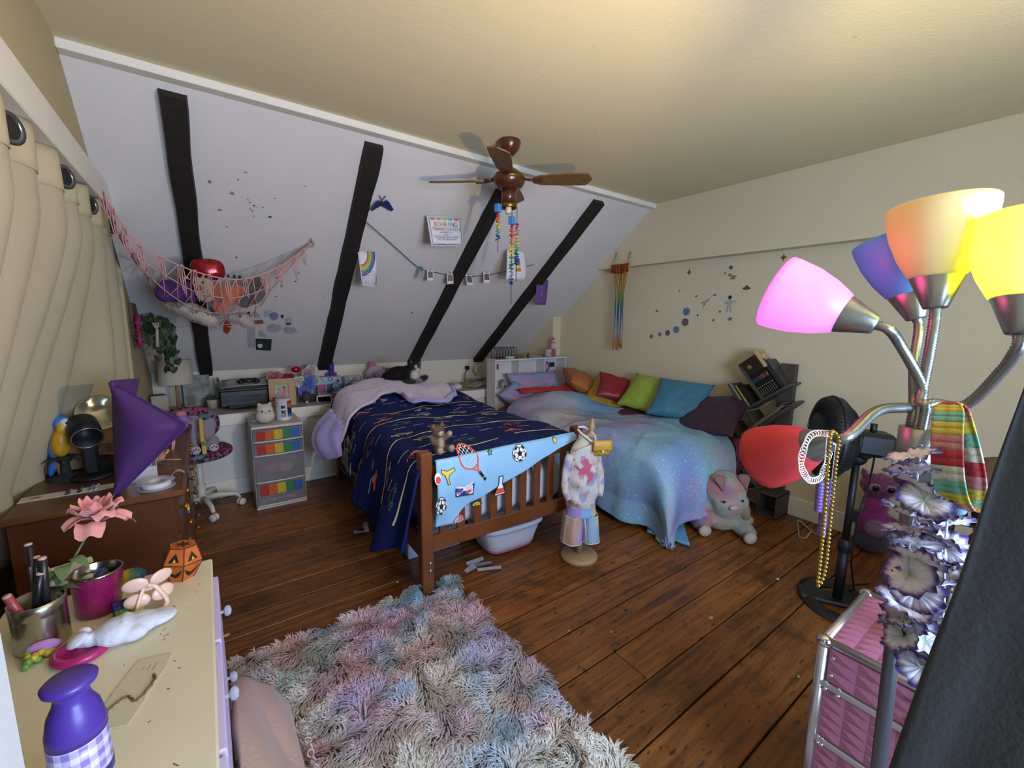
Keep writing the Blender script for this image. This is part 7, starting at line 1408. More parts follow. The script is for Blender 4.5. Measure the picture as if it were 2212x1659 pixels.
G().grid(lambda u, v: (.05+.15*u, -.12+.24*v, .07+.10*u*u), 8, 8).build('foot_rest', M('tub_inner', '#a9b0c4', .4), fb, solid=.006)
for k in range(5): G().tube([(-.02+.016*k, .03, .10), (-.01+.016*k, .11, .12)], .005, 6).build('roller', M('roller_mauve', '#6d5468', .5), fb)
tag(G().tube(catmull([(1.44, 2.13, .085), (1.50, 2.16, .12), (1.56, 2.20, .17), (1.62, 2.16, .10), (1.68, 2.20, .19)], 6), .004, 6).build('tub_cord', M('cord_dark', '#22242c', .5)), 'dark cord coiled inside the foot spa tub', 'cord')
# ================================================================ five-arm floor lamp
LB, LT = Vector((.985, .125, 0)), Vector((1.083, .180, 1.235)); lp = thing('floor_lamp', 'silver floor lamp with five flexible arms and coloured shades', 'floor lamp', LB); m_sil = M('lamp_silver', '#8d8d88', .35, .85); m_pole = M('lamp_pole', '#5c5c60', .35, .6)
G().lathe([(.0005, 0), (.13, 0), (.132, .012), (.12, .024), (.03, .03), (.0005, .032)], 36).build('base', m_pole, lp)
G().tube([Vector((0, 0, .02)), (LT-LB)*.62, LT-LB], .0125, 16).build('pole', m_pole, lp)
HD = LT-LB
G().tube([HD+Vector((0, 0, -.035)), HD+Vector((0, 0, .075))], [.027, .030], 24).build('hub', m_sil, lp)
def shade_mat(c, tr=.5):
    m = bpy.data.materials.new('shade_'+c); m.use_nodes = True; N = m.node_tree.nodes; L = m.node_tree.links; b = N['Principled BSDF']; b.inputs['Base Color'].default_value = (*lin(c), 1); b.inputs['Roughness'].default_value = .35
    t = N.new('ShaderNodeBsdfTranslucent'); t.inputs['Color'].default_value = (*lin(c), 1); x = N.new('ShaderNodeMixShader'); x.inputs[0].default_value = tr; L.new(b.outputs[0], x.inputs[1]); L.new(t.outputs[0], x.inputs[2]); L.new(x.outputs[0], N['Material Output'].inputs[0]); return m
def arm(name, neck, D, col, mid, lit=None, scale=1.0, hub_off=(0, 0), tr=.45, bulbcol=(1, .8, .55)):
    D = D.normalized(); o = LB; a0 = HD+Vector((hub_off[0], hub_off[1], .06)); N_ = neck-o
    pts = catmull([a0, a0+Vector((0, 0, .06))]+[m_-o for m_ in mid]+[N_-D*.02, N_+D*.005], 10); ar = G()
    seg = []; L_ = 0
    P = pts; dense = []
    for i in range(len(P)-1):
        n = max(1, int((P[i+1]-P[i]).length/.0022))
        for k in range(n): dense.append(P[i]+(P[i+1]-P[i])*(k/n))
    ar.tube(dense, [.0096 if i % 2 == 0 else .0076 for i in range(len(dense))], 10)
    am = ar.build('gooseneck', m_sil, lp)
    T = frame_T(N_, D.orthogonal(), D.cross(D.orthogonal())); s_ = scale
    G().lathe([(.001, 0), (.017*s_, 0), (.019*s_, .004), (.040*s_, .062*s_), (.039*s_, .064*s_), (.001, .05*s_)], 28, T=T).build('socket_cup', m_sil, am)
    pr2 = [(.0375, .058), (.042, .062), (.058, .095), (.071, .135), (.0775, .175), (.0785, .190), (.0760, .193), (.0745, .190), (.0735, .175), (.067, .135), (.054, .095), (.036, .062)]
    sh_ = G().lathe([(r*s_, z*s_) for r, z in pr2], 44, T=T, cap=False).build('shade', shade_mat(col, tr), am)
    if lit:
        bp3 = N_+D*.092*s_; G().ell(bp3, .022).build('bulb', M('bulb%d' % int(lit), '#fff2dc', .5, emit=('#ffe6bc', 18)), am)
        l = bpy.data.lights.new('bulb_light', 'POINT'); l.energy = lit; l.color = bulbcol; l.shadow_soft_size = .02; lo_ = bpy.data.objects.new('bulb_light', l); COL.objects.link(lo_); lo_.parent = am; lo_.location = bp3+D*.045
    return am
# the ones switched on: the pink and the lime
arm('y', atd(2020, 667, .80), up*1.0+rt*.0-fw*.05, '#efe2ae', [atd(2008, 760, .80)], None, 1.0, (.004, .006))
arm('p', atd(1893, 703, .80), -rt*.70+up*.50+fw*.62, '#ea90da', [atd(1990, 830, .80), atd(1945, 745, .80)], LAMP_P, .96, (-.006, .004), tr=.22, bulbcol=(1, .77, .42))
arm('b', atd(1980, 690, .90), -rt*.16+up*.95+fw*.10, '#6ab4ea', [atd(1975, 790, .88)], None, .95, (0, .012))
arm('r', atd(1808, 948, .74), -rt*.42-up*.48+fw*1.15, '#d8484a', [atd(1965, 880, .80), atd(1895, 888, .77)], None, .80, (-.010, -.004))
arm('l', atd(2203, 722, .70), up*1.0+rt*.12, '#e4f08e', [atd(2085, 875, .78), atd(2165, 800, .73)], LAMP_L, 1.0, (.010, -.004), tr=.35, bulbcol=(1, .79, .34))
# headband over the arms
hbp = atd(2065, 880, .74); hbn = thing('headband', 'rainbow striped fabric headband hanging on the lamp arms', 'headband', hbp)
cs6 = ['#c9b84a', '#b03a3c', '#c48a6c', '#c8b83c', '#6fa888', '#c8c0a8', '#b0343c', '#b87a7c', '#c4b04a', '#7fae9c']
def band(t):  # closed loop in the plane facing the camera, slightly turned
    a = 2*PI*t-PI/2; x = .036*math.cos(a)*(1-.25*math.sin(a)*-1); z = -.085+.093*-math.sin(a)*1.0; d = .018*math.cos(a)
    return rt*(x+.012*math.sin(a))+up*z+fw*d
nst = 44
for k in range(nst):
    t0, t1 = k/nst, (k+1)/nst
    def st(u, v, t0=t0, t1=t1):
        t = t0+(t1-t0)*u; p = band(t); w = .020*(1-.55*math.exp(-((t-.0)/.05)**2)-.55*math.exp(-((t-1.0)/.05)**2)); sd3 = (fw*.8-rt*.6).normalized(); pl3 = .003*math.sin(v*14); return p+sd3*(w*(v-.5)*2)+(band(t)*0)+rt*pl3
    G().grid(st, 3, 10).build('stripe', M('hbs'+cs6[(k//2) % 10], cs6[(k//2) % 10], .9, bump=(90, .3)), hbn, solid=.003)
G().ell(up*-.178, (.014, .014, .010)).build('gather', M('hb_blue', '#7fa6b4', .9), hbn)
# lei of artificial flowers wound down the pole
lei = thing('flower_lei', 'white and purple artificial flower lei wound down the lamp pole', 'garland', LB+(LT-LB)*.6)
m_lei = MV('lei_petal', .85, sheen=.2); pol = []
def lfn(u, v):
    a = 2*PI*u; rr4 = .040*v*(1+.07*math.sin(a*11)+.05*math.sin(a*7+1)); return (rr4*math.cos(a), rr4*math.sin(a), .012*v*v-.010*max(0, v-.6)*2+.003*math.sin(a*6)*v+.0035*math.sin(a*17)*v)
lg_ = G(); lg_.grid(lfn, 54, 9, cu=True); lme = lg_.mesh('blossom', m_lei)
atr = lme.color_attributes.new('Col', 'FLOAT_COLOR', 'POINT'); cols5 = []
for v in lme.vertices:
    r = math.hypot(v.co.x, v.co.y)/.040; c = Vector(lin('#93a878'))*max(0, 1-r*3)+Vector(lin('#ddd5da'))*min(1, r*3) if r < .72 else Vector(lin('#ddd5da'))*max(0, 1-(r-.72)*6)+Vector(lin('#4a2f74'))*min(1, (r-.72)*6); cols5 += [*c, 1]
atr.data.foreach_set('color', cols5); rl = random.Random(31); lc_ = LB+(LT-LB)*.6
def blossom(px, py, d, tilt=None, s=1.0):
    p = atd(px, py, d)-lc_; o = bpy.data.objects.new('blossom', lme); COL.objects.link(o); o.parent = lei; o.location = p; o.scale = (s, s, s)
    o.rotation_euler = (rl.uniform(-.7, .7)-.2, rl.uniform(-.7, .7), rl.uniform(0, 6)) if tilt is None else tilt
for k in range(12):
    y = 985+k*32; blossom(1988-k*3.2+rl.uniform(-18, 18), y, .765+rl.uniform(-.02, .0)); blossom(2050-k*2+rl.uniform(-22, 16), y+rl.uniform(-8, 20), .80+rl.uniform(-.02, .02))
for x, y in ((1955, 1370), (2000, 1385), (1985, 1420), (2040, 1350), (1960, 1340), (2035, 1400), (1995, 1440)): blossom(x, y, .74, (rl.uniform(-1.0, -.3), rl.uniform(-.4, .4), rl.uniform(0, 6)))
G().tube(catmull([atd(1990, 960, .775)-lc_, atd(1975, 1080, .775)-lc_, atd(1960, 1220, .76)-lc_, atd(1955, 1340, .75)-lc_, atd(1990, 1440, .74)-lc_, atd(2035, 1340, .78)-lc_, atd(2040, 1200, .80)-lc_, atd(2045, 1060, .80)-lc_, atd(2000, 960, .79)-lc_], 8), .002, 5).build('thread', M('lei_thread', '#b8b4bc', .7), lei)
# beads hanging from the red shade
gb = thing('gold_beads', 'long gold bead necklace hanging from the red lampshade', 'necklace', atd(1797, 935, .72)); g0 = gb.location; gme = G().ell((0, 0, 0), .0033, n=10, k=7).mesh('bead', M('gold_bead', '#a58840', .2, .9))
pts = catmull([atd(1800, 932, .715), atd(1793, 945, .70), atd(1786, 1050, .70), atd(1777, 1160, .70), atd(1768, 1245, .70), atd(1766, 1262, .70), atd(1772, 1262, .70), atd(1784, 1220, .705), atd(1796, 1100, .71), atd(1806, 1000, .715), atd(1812, 952, .72), atd(1804, 934, .725)], 10)
acc = 0; last = pts[0]; lay = [pts[0]]
for q in pts[1:]:
    dlt = (q-last).length
    while dlt >= .0068: last = last+(q-last)*(.0068/dlt); lay.append(last.copy()); dlt = (q-last).length
for q in lay: o = bpy.data.objects.new('bead', gme); COL.objects.link(o); o.parent = gb; o.location = q-g0
pbn = thing('purple_beads', 'short string of chunky purple beads behind the gold necklace', 'necklace', atd(1780, 1030, .725)); b0 = pbn.location; pme2 = G().lathe([(.0008, -.0025), (.0062, -.0025), (.0062, .0025), (.0008, .0025)], 12).mesh('bead', M('purple_bead', '#6a4f8e', .4))
for x, y0, y1 in ((1772, 1045, 1108), (1793, 1040, 1096), (1778, 1110, 1160)):
    n = int((y1-y0)/6.4)
    for k in range(n): o = bpy.data.objects.new('bead', pme2); COL.objects.link(o); o.parent = pbn; o.location = atd(x-k*.6, y0+(y1-y0)*k/n, .725)-b0
G().tube([atd(1776, 1044, .725)-b0, atd(1786, 945, .73)-b0, atd(1796, 938, .735)-b0, atd(1806, 952, .735)-b0, atd(1796, 1040, .73)-b0], .0008, 4).build('thread', M('lei_thread', '#b8b4bc'), pbn)
wcn = thing('stretch_choker', 'white stretchy lace choker hung around the red lampshade cup', 'necklace', atd(1750, 980, .70)); w0 = wcn.location; lp2 = catmull([atd(1790, 936, .72), atd(1755, 938, .70), atd(1738, 965, .69), atd(1730, 1000, .69), atd(1738, 1025, .69), atd(1752, 1038, .695), atd(1772, 1032, .70), atd(1782, 1010, .71), atd(1790, 980, .72)], 5)
for i, q in enumerate(lp2):
    a = i*.9; n_ = (-fw+rt*.3*math.sin(a)).normalized(); e1 = n_.orthogonal().normalized(); e2 = n_.cross(e1); G().tube([q-w0+e1*.0052*math.cos(2*PI*k/12)+e2*.0052*math.sin(2*PI*k/12) for k in range(12)], .0008, 5, closed=True).build('loop', M('choker_white', '#c8b8ae', .5), wcn)
# ================================================================ pedestal fan
pfx, pfy = 2.70, .665; pfn_ = thing('pedestal_fan', 'black pedestal fan seen from behind with oval foot', 'fan', (pfx, pfy, 0)); m_pfb = M('fan_black', '#121214', .5)
bt_ = Matrix.Rotation(math.radians(30), 4, 'Z')
G().grid(lambda u, v: (lambda r: (r*math.cos(2*PI*u)*1.0, r*.78*math.sin(2*PI*u), .006+.022*(1-((v-.5)*2)**2)))(.13+.10*v), 48, 8, cu=True, T=bt_).build('base_ring', m_pfb, pfn_)
G().box((0, 0, .016), (.12, .36, .022), T=bt_, bev=.008).build('base_plate', m_pfb, pfn_)
G().tube([(0, 0, .02), (0, 0, .34)], .024, 18).build('lower_pole', m_pfb, pfn_); G().tube([(0, 0, .30), (0, 0, .80)], .017, 16).build('upper_pole', m_pfb, pfn_); G().lathe([(.03, .30), (.034, .32), (.03, .36), (.02, .37)], 18, cap=False).build('collar', m_pfb, pfn_)
G().ell((0, 0, .82), (.035, .045, .04)).build('tilt_joint', m_pfb, pfn_)
fdir = (-rt*.90+fw*.30+up*.10).normalized(); fdir.z = .06; fdir.normalize(); hc_ = Vector((-.115, .085, .925)); Th = frame_T(hc_, fdir.orthogonal(), fdir.cross(fdir.orthogonal()))
hdm = G().lathe([(.0005, -.115), (.05, -.112), (.10, -.085), (.16, -.055), (.205, -.01), (.213, .02), (.20, .05), (.12, .075), (.0005, .08)], 48, T=Th).build('guard_shell', M('guard_black', '#161618', .45, bump=(40, .2)), pfn_)
for i in range(72):
    a = 2*PI*i/72; c, s_ = math.cos(a), math.sin(a); G().tube([Th @ Vector((r*c, r*s_, z)) for r, z in ((.05, -.116), (.10, -.089), (.16, -.059), (.208, -.012), (.216, .02), (.203, .053), (.122, .079))], .0016, 4).build('guard_rib', m_pfb, hdm)
for r, z in ((.10, -.090), (.16, -.060), (.216, .02)): G().tube([Th @ Vector((r*math.cos(2*PI*i/48), r*math.sin(2*PI*i/48), z)) for i in range(48)], .003, 6, closed=True).build('guard_hoop', m_pfb, hdm)
mo = hc_-fdir*.17; Tm = frame_T(mo, fdir, (0, 0, 1)); G().box((0, 0, 0), (.16, .12, .13), T=Tm, bev=.018).build('motor_housing', m_pfb, pfn_); G().tube([mo+Vector((0, 0, .05)), mo+Vector((0, 0, .10))], .014, 12).build('oscillation_knob', m_pfb, pfn_); G().tube([mo+Vector((0, 0, -.05)), Vector((0, 0, .82))], .026, 12).build('neck', m_pfb, pfn_)
tag(G().tube(catmull([(pfx+.09, pfy-.05, .85), (pfx+.10, pfy-.04, .66), (pfx+.04, pfy-.03, .50), (pfx+.03, pfy-.03, .25), (pfx+.10, pfy-.04, .06), (pfx+.2, pfy+.02, .005), (pfx+.35, pfy-.05, .005)], 8), .0045, 6).build('fan_cord', M('cord_black', '#0e0e10', .5)), 'black power cord trailing down the pedestal fan', 'cord')
# ================================================================ pink cosmetic case
CX0, CX1, CY0, CY1, CZ = 1.27, 1.62, -.10, .333, .68; cx_, cy_2 = (CX0+CX1)/2, (CY0+CY1)/2; cw, cdp = CX1-CX0, CY1-CY0
cse = thing('makeup_case', 'pink quilted aluminium rolling makeup case with silver edges', 'case', (cx_, cy_2, 0)); m_al = M('aluminium', '#b9b4b4', .3, .9); m_pk2 = M('case_pink', '#94566c', .35, spec=.6)
def quilt(T, w, h, n, name):
    """pyramid-studded panel: each stud a raised diamond"""
    g = G(); s = h/max(1, round(h/.032)); nx = max(1, round(w/.052)); sx = w/nx; ny = round(h/s)
    for i in range(nx):
        for j in range(ny):
            x0, y0 = -w/2+i*sx, -h/2+j*s; p = [(x0, y0, 0), (x0+sx, y0, 0), (x0+sx, y0+s, 0), (x0, y0+s, 0), (x0+sx*.5, y0+s*.5, .0045)]; g.add(p, [(0, 1, 4), (1, 2, 4), (2, 3, 4), (3, 0, 4)], 0, False, T)
    return g.build(name, m_pk2, cse)
G().box((0, 0, .34), (cw-.012, cdp-.012, .66)).build('core', M('case_core', '#8a5468', .5), cse)
hx2, hy2 = cw/2, cdp/2
# front (faces -x): lid and three drawers; side (faces +y); top
TF = lambda z: Matrix(((0, 0, -1, -hx2+.002), (-1, 0, 0, 0), (0, 1, 0, z), (0, 0, 0, 1)))
zr = [(.565, .66), (.40, .545), (.22, .38), (.04, .20)]
for i, (a, b) in enumerate(zr):
    if i == 0:
        for s_ in (-1, 1): quilt(TF((a+b)/2) @ Matrix.Translation((s_*cdp/4, 0, 0)), cdp/2-.04, b-a, 5, 'quilted_panel')
    else: quilt(TF((a+b)/2), cdp-.03, b-a, 5, 'quilted_panel')
TT2 = Matrix.Translation((0, 0, CZ-.002)); quilt(TT2 @ Matrix.Translation((0, cdp/4, 0)) @ Matrix.Rotation(PI/2, 4, 'Z'), cdp/2-.03, cw-.04, 5, 'quilted_panel'); quilt(TT2 @ Matrix.Translation((0, -cdp/4, 0)) @ Matrix.Rotation(PI/2, 4, 'Z'), cdp/2-.03, cw-.04, 5, 'quilted_panel')
quilt(Matrix(((1, 0, 0, 0), (0, 0, -1, 0), (0, 1, 0, .34), (0, 0, 0, 1))) @ Matrix.Translation((0, 0, hy2-.002)) if False else Matrix(((-1, 0, 0, 0), (0, 0, 1, hy2-.002), (0, 1, 0, .34), (0, 0, 0, 1))), cw-.03, .60, 5, 'quilted_panel')
for sx in (-1, 1):
    for sy in (-1, 1):
        G().tube([(sx*(hx2-.004), sy*(hy2-.004), .02), (sx*(hx2-.004), sy*(hy2-.004), CZ-.006)], .012, 10).build('corner_rail', m_al, cse)
        G().ell((sx*(hx2-.006), sy*(hy2-.006), CZ-.010), (.019, .019, .017)).build('corner_cap', M('chrome', '#cfcfd2', .12, 1), cse)
    G().tube([(sx*(hx2-.006), -hy2, CZ-.006), (sx*(hx2-.006), hy2, CZ-.006)], .011, 10).build('edge_rail', m_al, cse)
for sy in (-1, 1): G().tube([(-hx2, sy*(hy2-.006), CZ-.006), (hx2, sy*(hy2-.006), CZ-.006)], .011, 10).build('edge_rail', m_al, cse)
for y in (-.011, .011): G().tube([(-hx2, y, CZ-.004), (hx2, y, CZ-.004)], .009, 8).box((-hx2-.002, y, .61), (.006, .018, .12)).build('split_rail', m_al, cse)
for z in (.555, .39, .21, .03): G().box((-hx2-.001, 0, z), (.010, cdp, .017), bev=.002).build('drawer_rail', m_al, cse); G().box((0, hy2+.001, z), (cw, .008, .015), bev=.002).build('drawer_rail', m_al, cse)
rv = G().ell((0, 0, 0), (.003, .0055, .0055), n=10, k=6).mesh('rivet', M('chrome', '#cfcfd2'))
for z in (.565, .545, .40, .38, .22, .20):
    for y in (hy2-.022, hy2-.05 if z > .5 else hy2-.03, 0.03, -.03): o = bpy.data.objects.new('rivet', rv); COL.objects.link(o); o.parent = cse; o.location = (-hx2-.007, y, z)
for z in (.64, .59):
    for y in (.03, -.03, hy2-.03): o = bpy.data.objects.new('rivet', rv); COL.objects.link(o); o.parent = cse; o.location = (-hx2-.006, y, z)
for z in (.39, .21):
    lt = G().box((-hx2-.010, 0.0, z-.01), (.006, .062, .085), bev=.003).build('latch_plate', M('chrome', '#cfcfd2'), cse); G().tube(catmull([(-hx2-.018, -.02, z-.035), (-hx2-.022, -.022, z), (-hx2-.022, 0, z+.024), (-hx2-.022, .022, z), (-hx2-.018, .02, z-.035)], 5), .004, 8).build('latch_loop', M('chrome', '#cfcfd2'), lt); G().ell((-hx2-.014, 0, z-.012), (.003, .005, .006)).build('keyhole', M('keyhole', '#1c1c22', .4), lt)
hn = G().tube(catmull([(-.07, .06, CZ+.003), (-.075, .075, CZ+.02), (-.03, .085, CZ+.034), (.03, .085, CZ+.034), (.075, .075, CZ+.02), (.07, .06, CZ+.003)], 6), .009, 10, flat=.7).build('top_handle', M('chrome', '#cfcfd2'), cse); G().tube([(-.035, .085, CZ+.034), (.035, .085, CZ+.034)], .014, 10, flat=.6).build('handle_grip', M('grip_black', '#141416', .6), hn)
G().box((-.10, .0, CZ+.006), (.09, .05, .012), bev=.003).build('top_latch', M('chrome', '#cfcfd2'), cse)
for sx in (-1, 1):
    for sy in (-1, 1): G().lathe([(.0005, -.012), (.02, -.012), (.022, 0), (.02, .012), (.0005, .012)], 14, T=Matrix.Translation((sx*(hx2-.04), sy*(hy2-.04), .021)) @ Matrix.Rotation(PI/2, 4, 'X')).build('wheel', m_pfb, cse)
# ================================================================ magenta owl plush
ow = thing('plush_owl', 'magenta plush owl with round grey belly standing by the wall', 'plush toy', (3.53, .735, 0), -yaw-.45); m_ow = MV('owl_plush', .95, sheen=.4)
obd = blob('body', [((0, 0, .07), (.095, .085, .07), None, '#3f3a48'), ((0, 0, .20), (.095, .08, .10), None, '#8c2a72'), ((0, 0, .33), (.065, .055, .08), None, '#98307c'), ((0, -.01, .46), (.10, .075, .075), None, '#7a3a6a'), ((-.085, 0, .53), (.02, .014, .035), (0, -.35, 0), '#7a3a6a'), ((.085, 0, .53), (.02, .014, .035), (0, .35, 0), '#5a6a70'), ((0, -.065, .19), (.06, .03, .055), None, '#8a7a8c'), ((-.115, 0, .22), (.03, .03, .05), (0, .5, 0), '#3a3444'), ((.115, 0, .20), (.03, .03, .06), (0, -.5, 0), '#3a3444')], m_ow, ow, voxel=.011, smooth=4)
fur(obd, 9000, .018, .0022, jit=.6)
for s_ in (-1, 1): e_2 = G().ell((s_*.043, -.074, .465), (.036, .014, .026), R=(0, s_*.25, 0)).build('eye_patch', M('eye_lilac', '#8a7496', .8), ow); G().ell((s_*.040, -.086, .463), (.020, .010, .019)).build('eye', M('eye_gloss', '#120c14', .08), ow)
G().ell((0, -.09, .435), (.008, .006, .006)).build('beak', M('owl_beak', '#3c2434', .4), ow)
# white hanger, paper scraps
hg = thing('coat_hanger', 'white plastic hanger lying on the floor by the wall', 'hanger', onz(1745, 1150, .008)); h0 = hg.location; m_hw = M('hanger_white', '#b8b4b0', .4)
G().tube([onz(*q, .008)-h0 for q in ((1722, 1126), (1727, 1160), (1740, 1163), (1753, 1148), (1727, 1124), (1722, 1126))], .0065, 8).build('frame', m_hw, hg); G().tube([q for q in catmull([onz(*p, .008)-h0 for p in ((1753, 1148), (1766, 1154), (1780, 1156), (1784, 1152), (1778, 1149))], 5)], .004, 8).build('hook', m_hw, hg)
def scrap(pts, c, lb, lift=.012, name='paper_scrap'):
    P = [onz(x, y, .003) for x, y in pts]; o_ = sum(P, Vector())/len(P); n = len(P); t = G().add([p-o_+Vector((0, 0, lift*abs(math.sin(i*2.1)))) for i, p in enumerate(P)]+[p-o_+Vector((0, 0, lift*abs(math.sin(i*2.1))+.0015)) for i, p in enumerate(P)], [tuple(range(n))[::-1], tuple(range(n, 2*n))]+[(i, (i+1) % n, n+(i+1) % n, n+i) for i in range(n)], 0, False).build(name, M('scr'+c, c, .7), loc=o_); return tag(t, lb, 'paper')
scrap([(762, 1146), (766, 1156), (783, 1153), (797, 1149), (797, 1143), (790, 1137), (785, 1148)], '#b8b8c8', 'torn white paper scrap on the floor by the bed side'); scrap([(783, 1141), (786, 1132), (796, 1135), (794, 1142)], '#a87a6c', 'small printed paper bit on the torn floor scrap', .02)
for i, (a, lb) in enumerate([([(1005, 1215), (1043, 1206), (1045, 1213), (1010, 1222)], 'white fabric strip nearest the foot spa tub on the floor'), ([(1030, 1228), (1082, 1226), (1083, 1232), (1032, 1234)], 'longest white fabric strip lying on the floor'), ([(1002, 1232), (1020, 1222), (1030, 1230), (1008, 1238)], 'frayed white fabric end on the floor strips'), ([(1010, 1218), (1060, 1216), (1062, 1221), (1015, 1226)], 'grey fabric strip between the white ones on the floor')]): scrap(a, ['#c0c2cc', '#bcc0cc', '#b4b4bc', '#8a8c94'][i], lb, .014, 'fabric_strip')
for px, py, r, c, lb in [(1680, 1252, .014, '#b4b0aa', 'white crumb beside the pedestal fan foot'), (1352, 1319, .012, '#1c2f7c', 'small blue paper chip on the floorboards'), (1724, 1463, .009, '#7a9a2c', 'tiny lime paper chip by the makeup case'), (1535, 1336, .016, '#a8944c', 'yellow wood splinter on the floor'), (1320, 1366, .012, '#9a7a4c', 'pale wood splinter near the rug edge'), (1228, 1364, .010, '#a08458', 'curled tan shaving beside the rug'), (757, 1068, .009, '#b0b0b8', 'tiny white chip by the drawer tower'), (858, 1259, .009, '#b8b4b0', 'tiny white chip beside the bed post'), (488, 1374, .018, '#a8a294', 'cream paper crumb at the dresser side'), (1823, 1180, .012, '#a8a4a0', 'white crumb behind the pedestal fan')]:
    p = onz(px, py, .0); tag(G().ell((0, 0, .004), (r, r*.6, .004), n=8, k=5).build('floor_crumb', M('crumb'+c, c, .7), loc=p), lb, 'scrap', 'scraps on the floor')
# ================================================================ laundry basket with clothes, dark cloth
bk = thing('laundry_basket', 'white plastic laundry basket with square holes behind the lamp', 'basket', (2.50, .02, 0)); m_bk = M('basket_white', '#8f8c88', .5)
def bwall(a, b, n):
    A_, B_ = Vector(a), Vector(b)
    for k in range(n+1):
        p = A_+(B_-A_)*(k/n); G().tube([p+Vector((0, 0, .0)), p*1.08+Vector((0, 0, .62))], .008, 6, flat=.6).build('upright', m_bk, bk)
    for z in [i*.069 for i in range(10)]: s_ = 1+.08*z/.62; G().tube([A_*s_+Vector((0, 0, z)), B_*s_+Vector((0, 0, z))], .010, 6, flat=.7).build('hoop', m_bk, bk)
bwall((-.2, -.25, 0), (-.2, .25, 0), 8); bwall((-.2, .25, 0), (.2, .25, 0), 6); bwall((.2, .25, 0), (.2, -.25, 0), 8); bwall((.2, -.25, 0), (-.2, -.25, 0), 6)
G().box((0, 0, .006), (.4, .5, .012)).build('bottom', m_bk, bk); G().tube([(-.218, -.272, .63), (-.218, .272, .63), (.218, .272, .63), (.218, -.272, .63)], .014, 8, closed=True).build('rim', m_bk, bk)
for i, (e, c, lb) in enumerate([([((0, 0, .33), (.16, .2, .30)), ((-.05, .05, .62), (.14, .16, .12))], '#4c1420', 'dark red garments filling the laundry basket'), ([((0, .02, .80), (.16, .2, .10)), ((-.06, .08, .76), (.12, .12, .10))], '#171618', 'black garment heaped above the basket rim'), ([((.02, .05, .93), (.17, .2, .07)), ((-.06, .12, .90), (.12, .10, .07)), ((.08, -.05, .97), (.09, .12, .05))], '#5c4834', 'crumpled tan garment on top of the laundry heap'), ([((.06, .03, 1.035), (.08, .06, .016), (0, .2, 0))], '#4c4c54', 'small slate cloth on the very top of the laundry heap')]): tag(blob('laundry', e, M('laun'+c, c, .9, bump=(12, 1)), voxel=.018, smooth=3, loc=(2.50, .02, 0)), lb, 'clothes', 'laundry in the basket')
m_dc = M('charcoal_cloth', '#121111', .9, bump=(120, .2), sheen=.15)
Lp = [atd(*q) for q in ((2330, 560, .66), (2245, 800, .64), (2180, 1010, .62), (2112, 1250, .60), (2040, 1440, .585), (1962, 1640, .57), (1880, 1860, .56), (1830, 2100, .55))]; Ls = catmull(Lp, 6)
dc = thing('charcoal_drape', 'charcoal cloth draped in long soft folds beside the makeup case', 'cloth', Lp[3]); d0 = Lp[3]
def drape2(u, v):
    i = v*(len(Ls)-1); k = min(int(i), len(Ls)-2); p = Ls[k]*(1-(i-k))+Ls[k+1]*(i-k); w = .08+.22*min(1, v*1.6); q = p+rt*(w*u*1.0)+Vector((fw.x, fw.y, 0))*(-.10*u+.022*math.sin(u*11+v*2)+.012*math.sin(u*23+v*5)*v)+Vector((0, 0, .06*u)); return q-d0
G().grid(drape2, 40, 50).build('folds', m_dc, dc, solid=.004)
hk = atd(2420, 420, .66); tag(G().tube([Lp[0]+Vector((0, 0, -.01)), Lp[0]+rt*.25+Vector((0, 0, .02))], .012, 10).build('hanging_bar', M('rod_black', '#151515')), 'dark bar the charcoal cloth hangs from', 'bar')
# ================================================================ peach cushion with lace edge
cu = thing('floor_cushion', 'peach and cream padded blanket with lace edge slumped by the dresser', 'cushion', (.06, 1.0, 0))
def cush(u, v):
    x = -.075+.145*u; y = -.62+1.12*v; z = .36-.155*u**1.4-.05*max(0, v-.86)*7*(v-.86)*7; z += .014*math.sin(PI*v*3)+.022*nz(u*3, v*5)+.022*abs(math.sin((v*3.2+u*1.2)*2)); z -= max(0, u-.93)*2.2; return (x+.01*nz(v*4, 1), y+.02*nz(u*3, 7), max(.01, z))
m_cu = MV('peach_quilt', .9, bump=(70, .3), sheen=.2); G().grid(cush, 30, 60).build('quilt', m_cu, cu, solid=.03, colfn=lambda p: tuple(Vector(lin('#b09084'))*min(1, max(0, .5+p.y*1.6))+Vector(lin('#b39b74'))*(1-min(1, max(0, .5+p.y*1.6)))))
for a_u, a_v, b_u, b_v in ((.95, .93, .05, .42), (.95, .62, .3, .30)): G().tube([Vector(cush(a_u+(b_u-a_u)*k/14, a_v+(b_v-a_v)*k/14))+Vector((0, 0, .0135)) for k in range(15)], .003, 5).build('seam', M('quilt_seam', '#8a7464', .9), cu)
G().grid(lambda u, v: (.072+.03*u*u, -.62+1.10*v, .20-.19*u+.01*math.sin(v*9)), 8, 40).build('front_fall', M('quilt_side', '#a89484', .9), cu, solid=.01)
lme2 = G().tube([(.010*math.cos(2*PI*i/10), .010*math.sin(2*PI*i/10), 0) for i in range(10)], .0022, 5, closed=True).mesh('lace_loop', M('lace_white', '#c4bcb8', .8))
for i in range(52): o = bpy.data.objects.new('lace_loop', lme2); COL.objects.link(o); o.parent = cu; o.location = (.118+.005*(i % 2), -.60+.0207*i, .085+.008*math.sin(i*.8)); o.rotation_euler = (random.Random(i).uniform(-.8, .8), random.Random(i+9).uniform(.2, 1.4), 0)
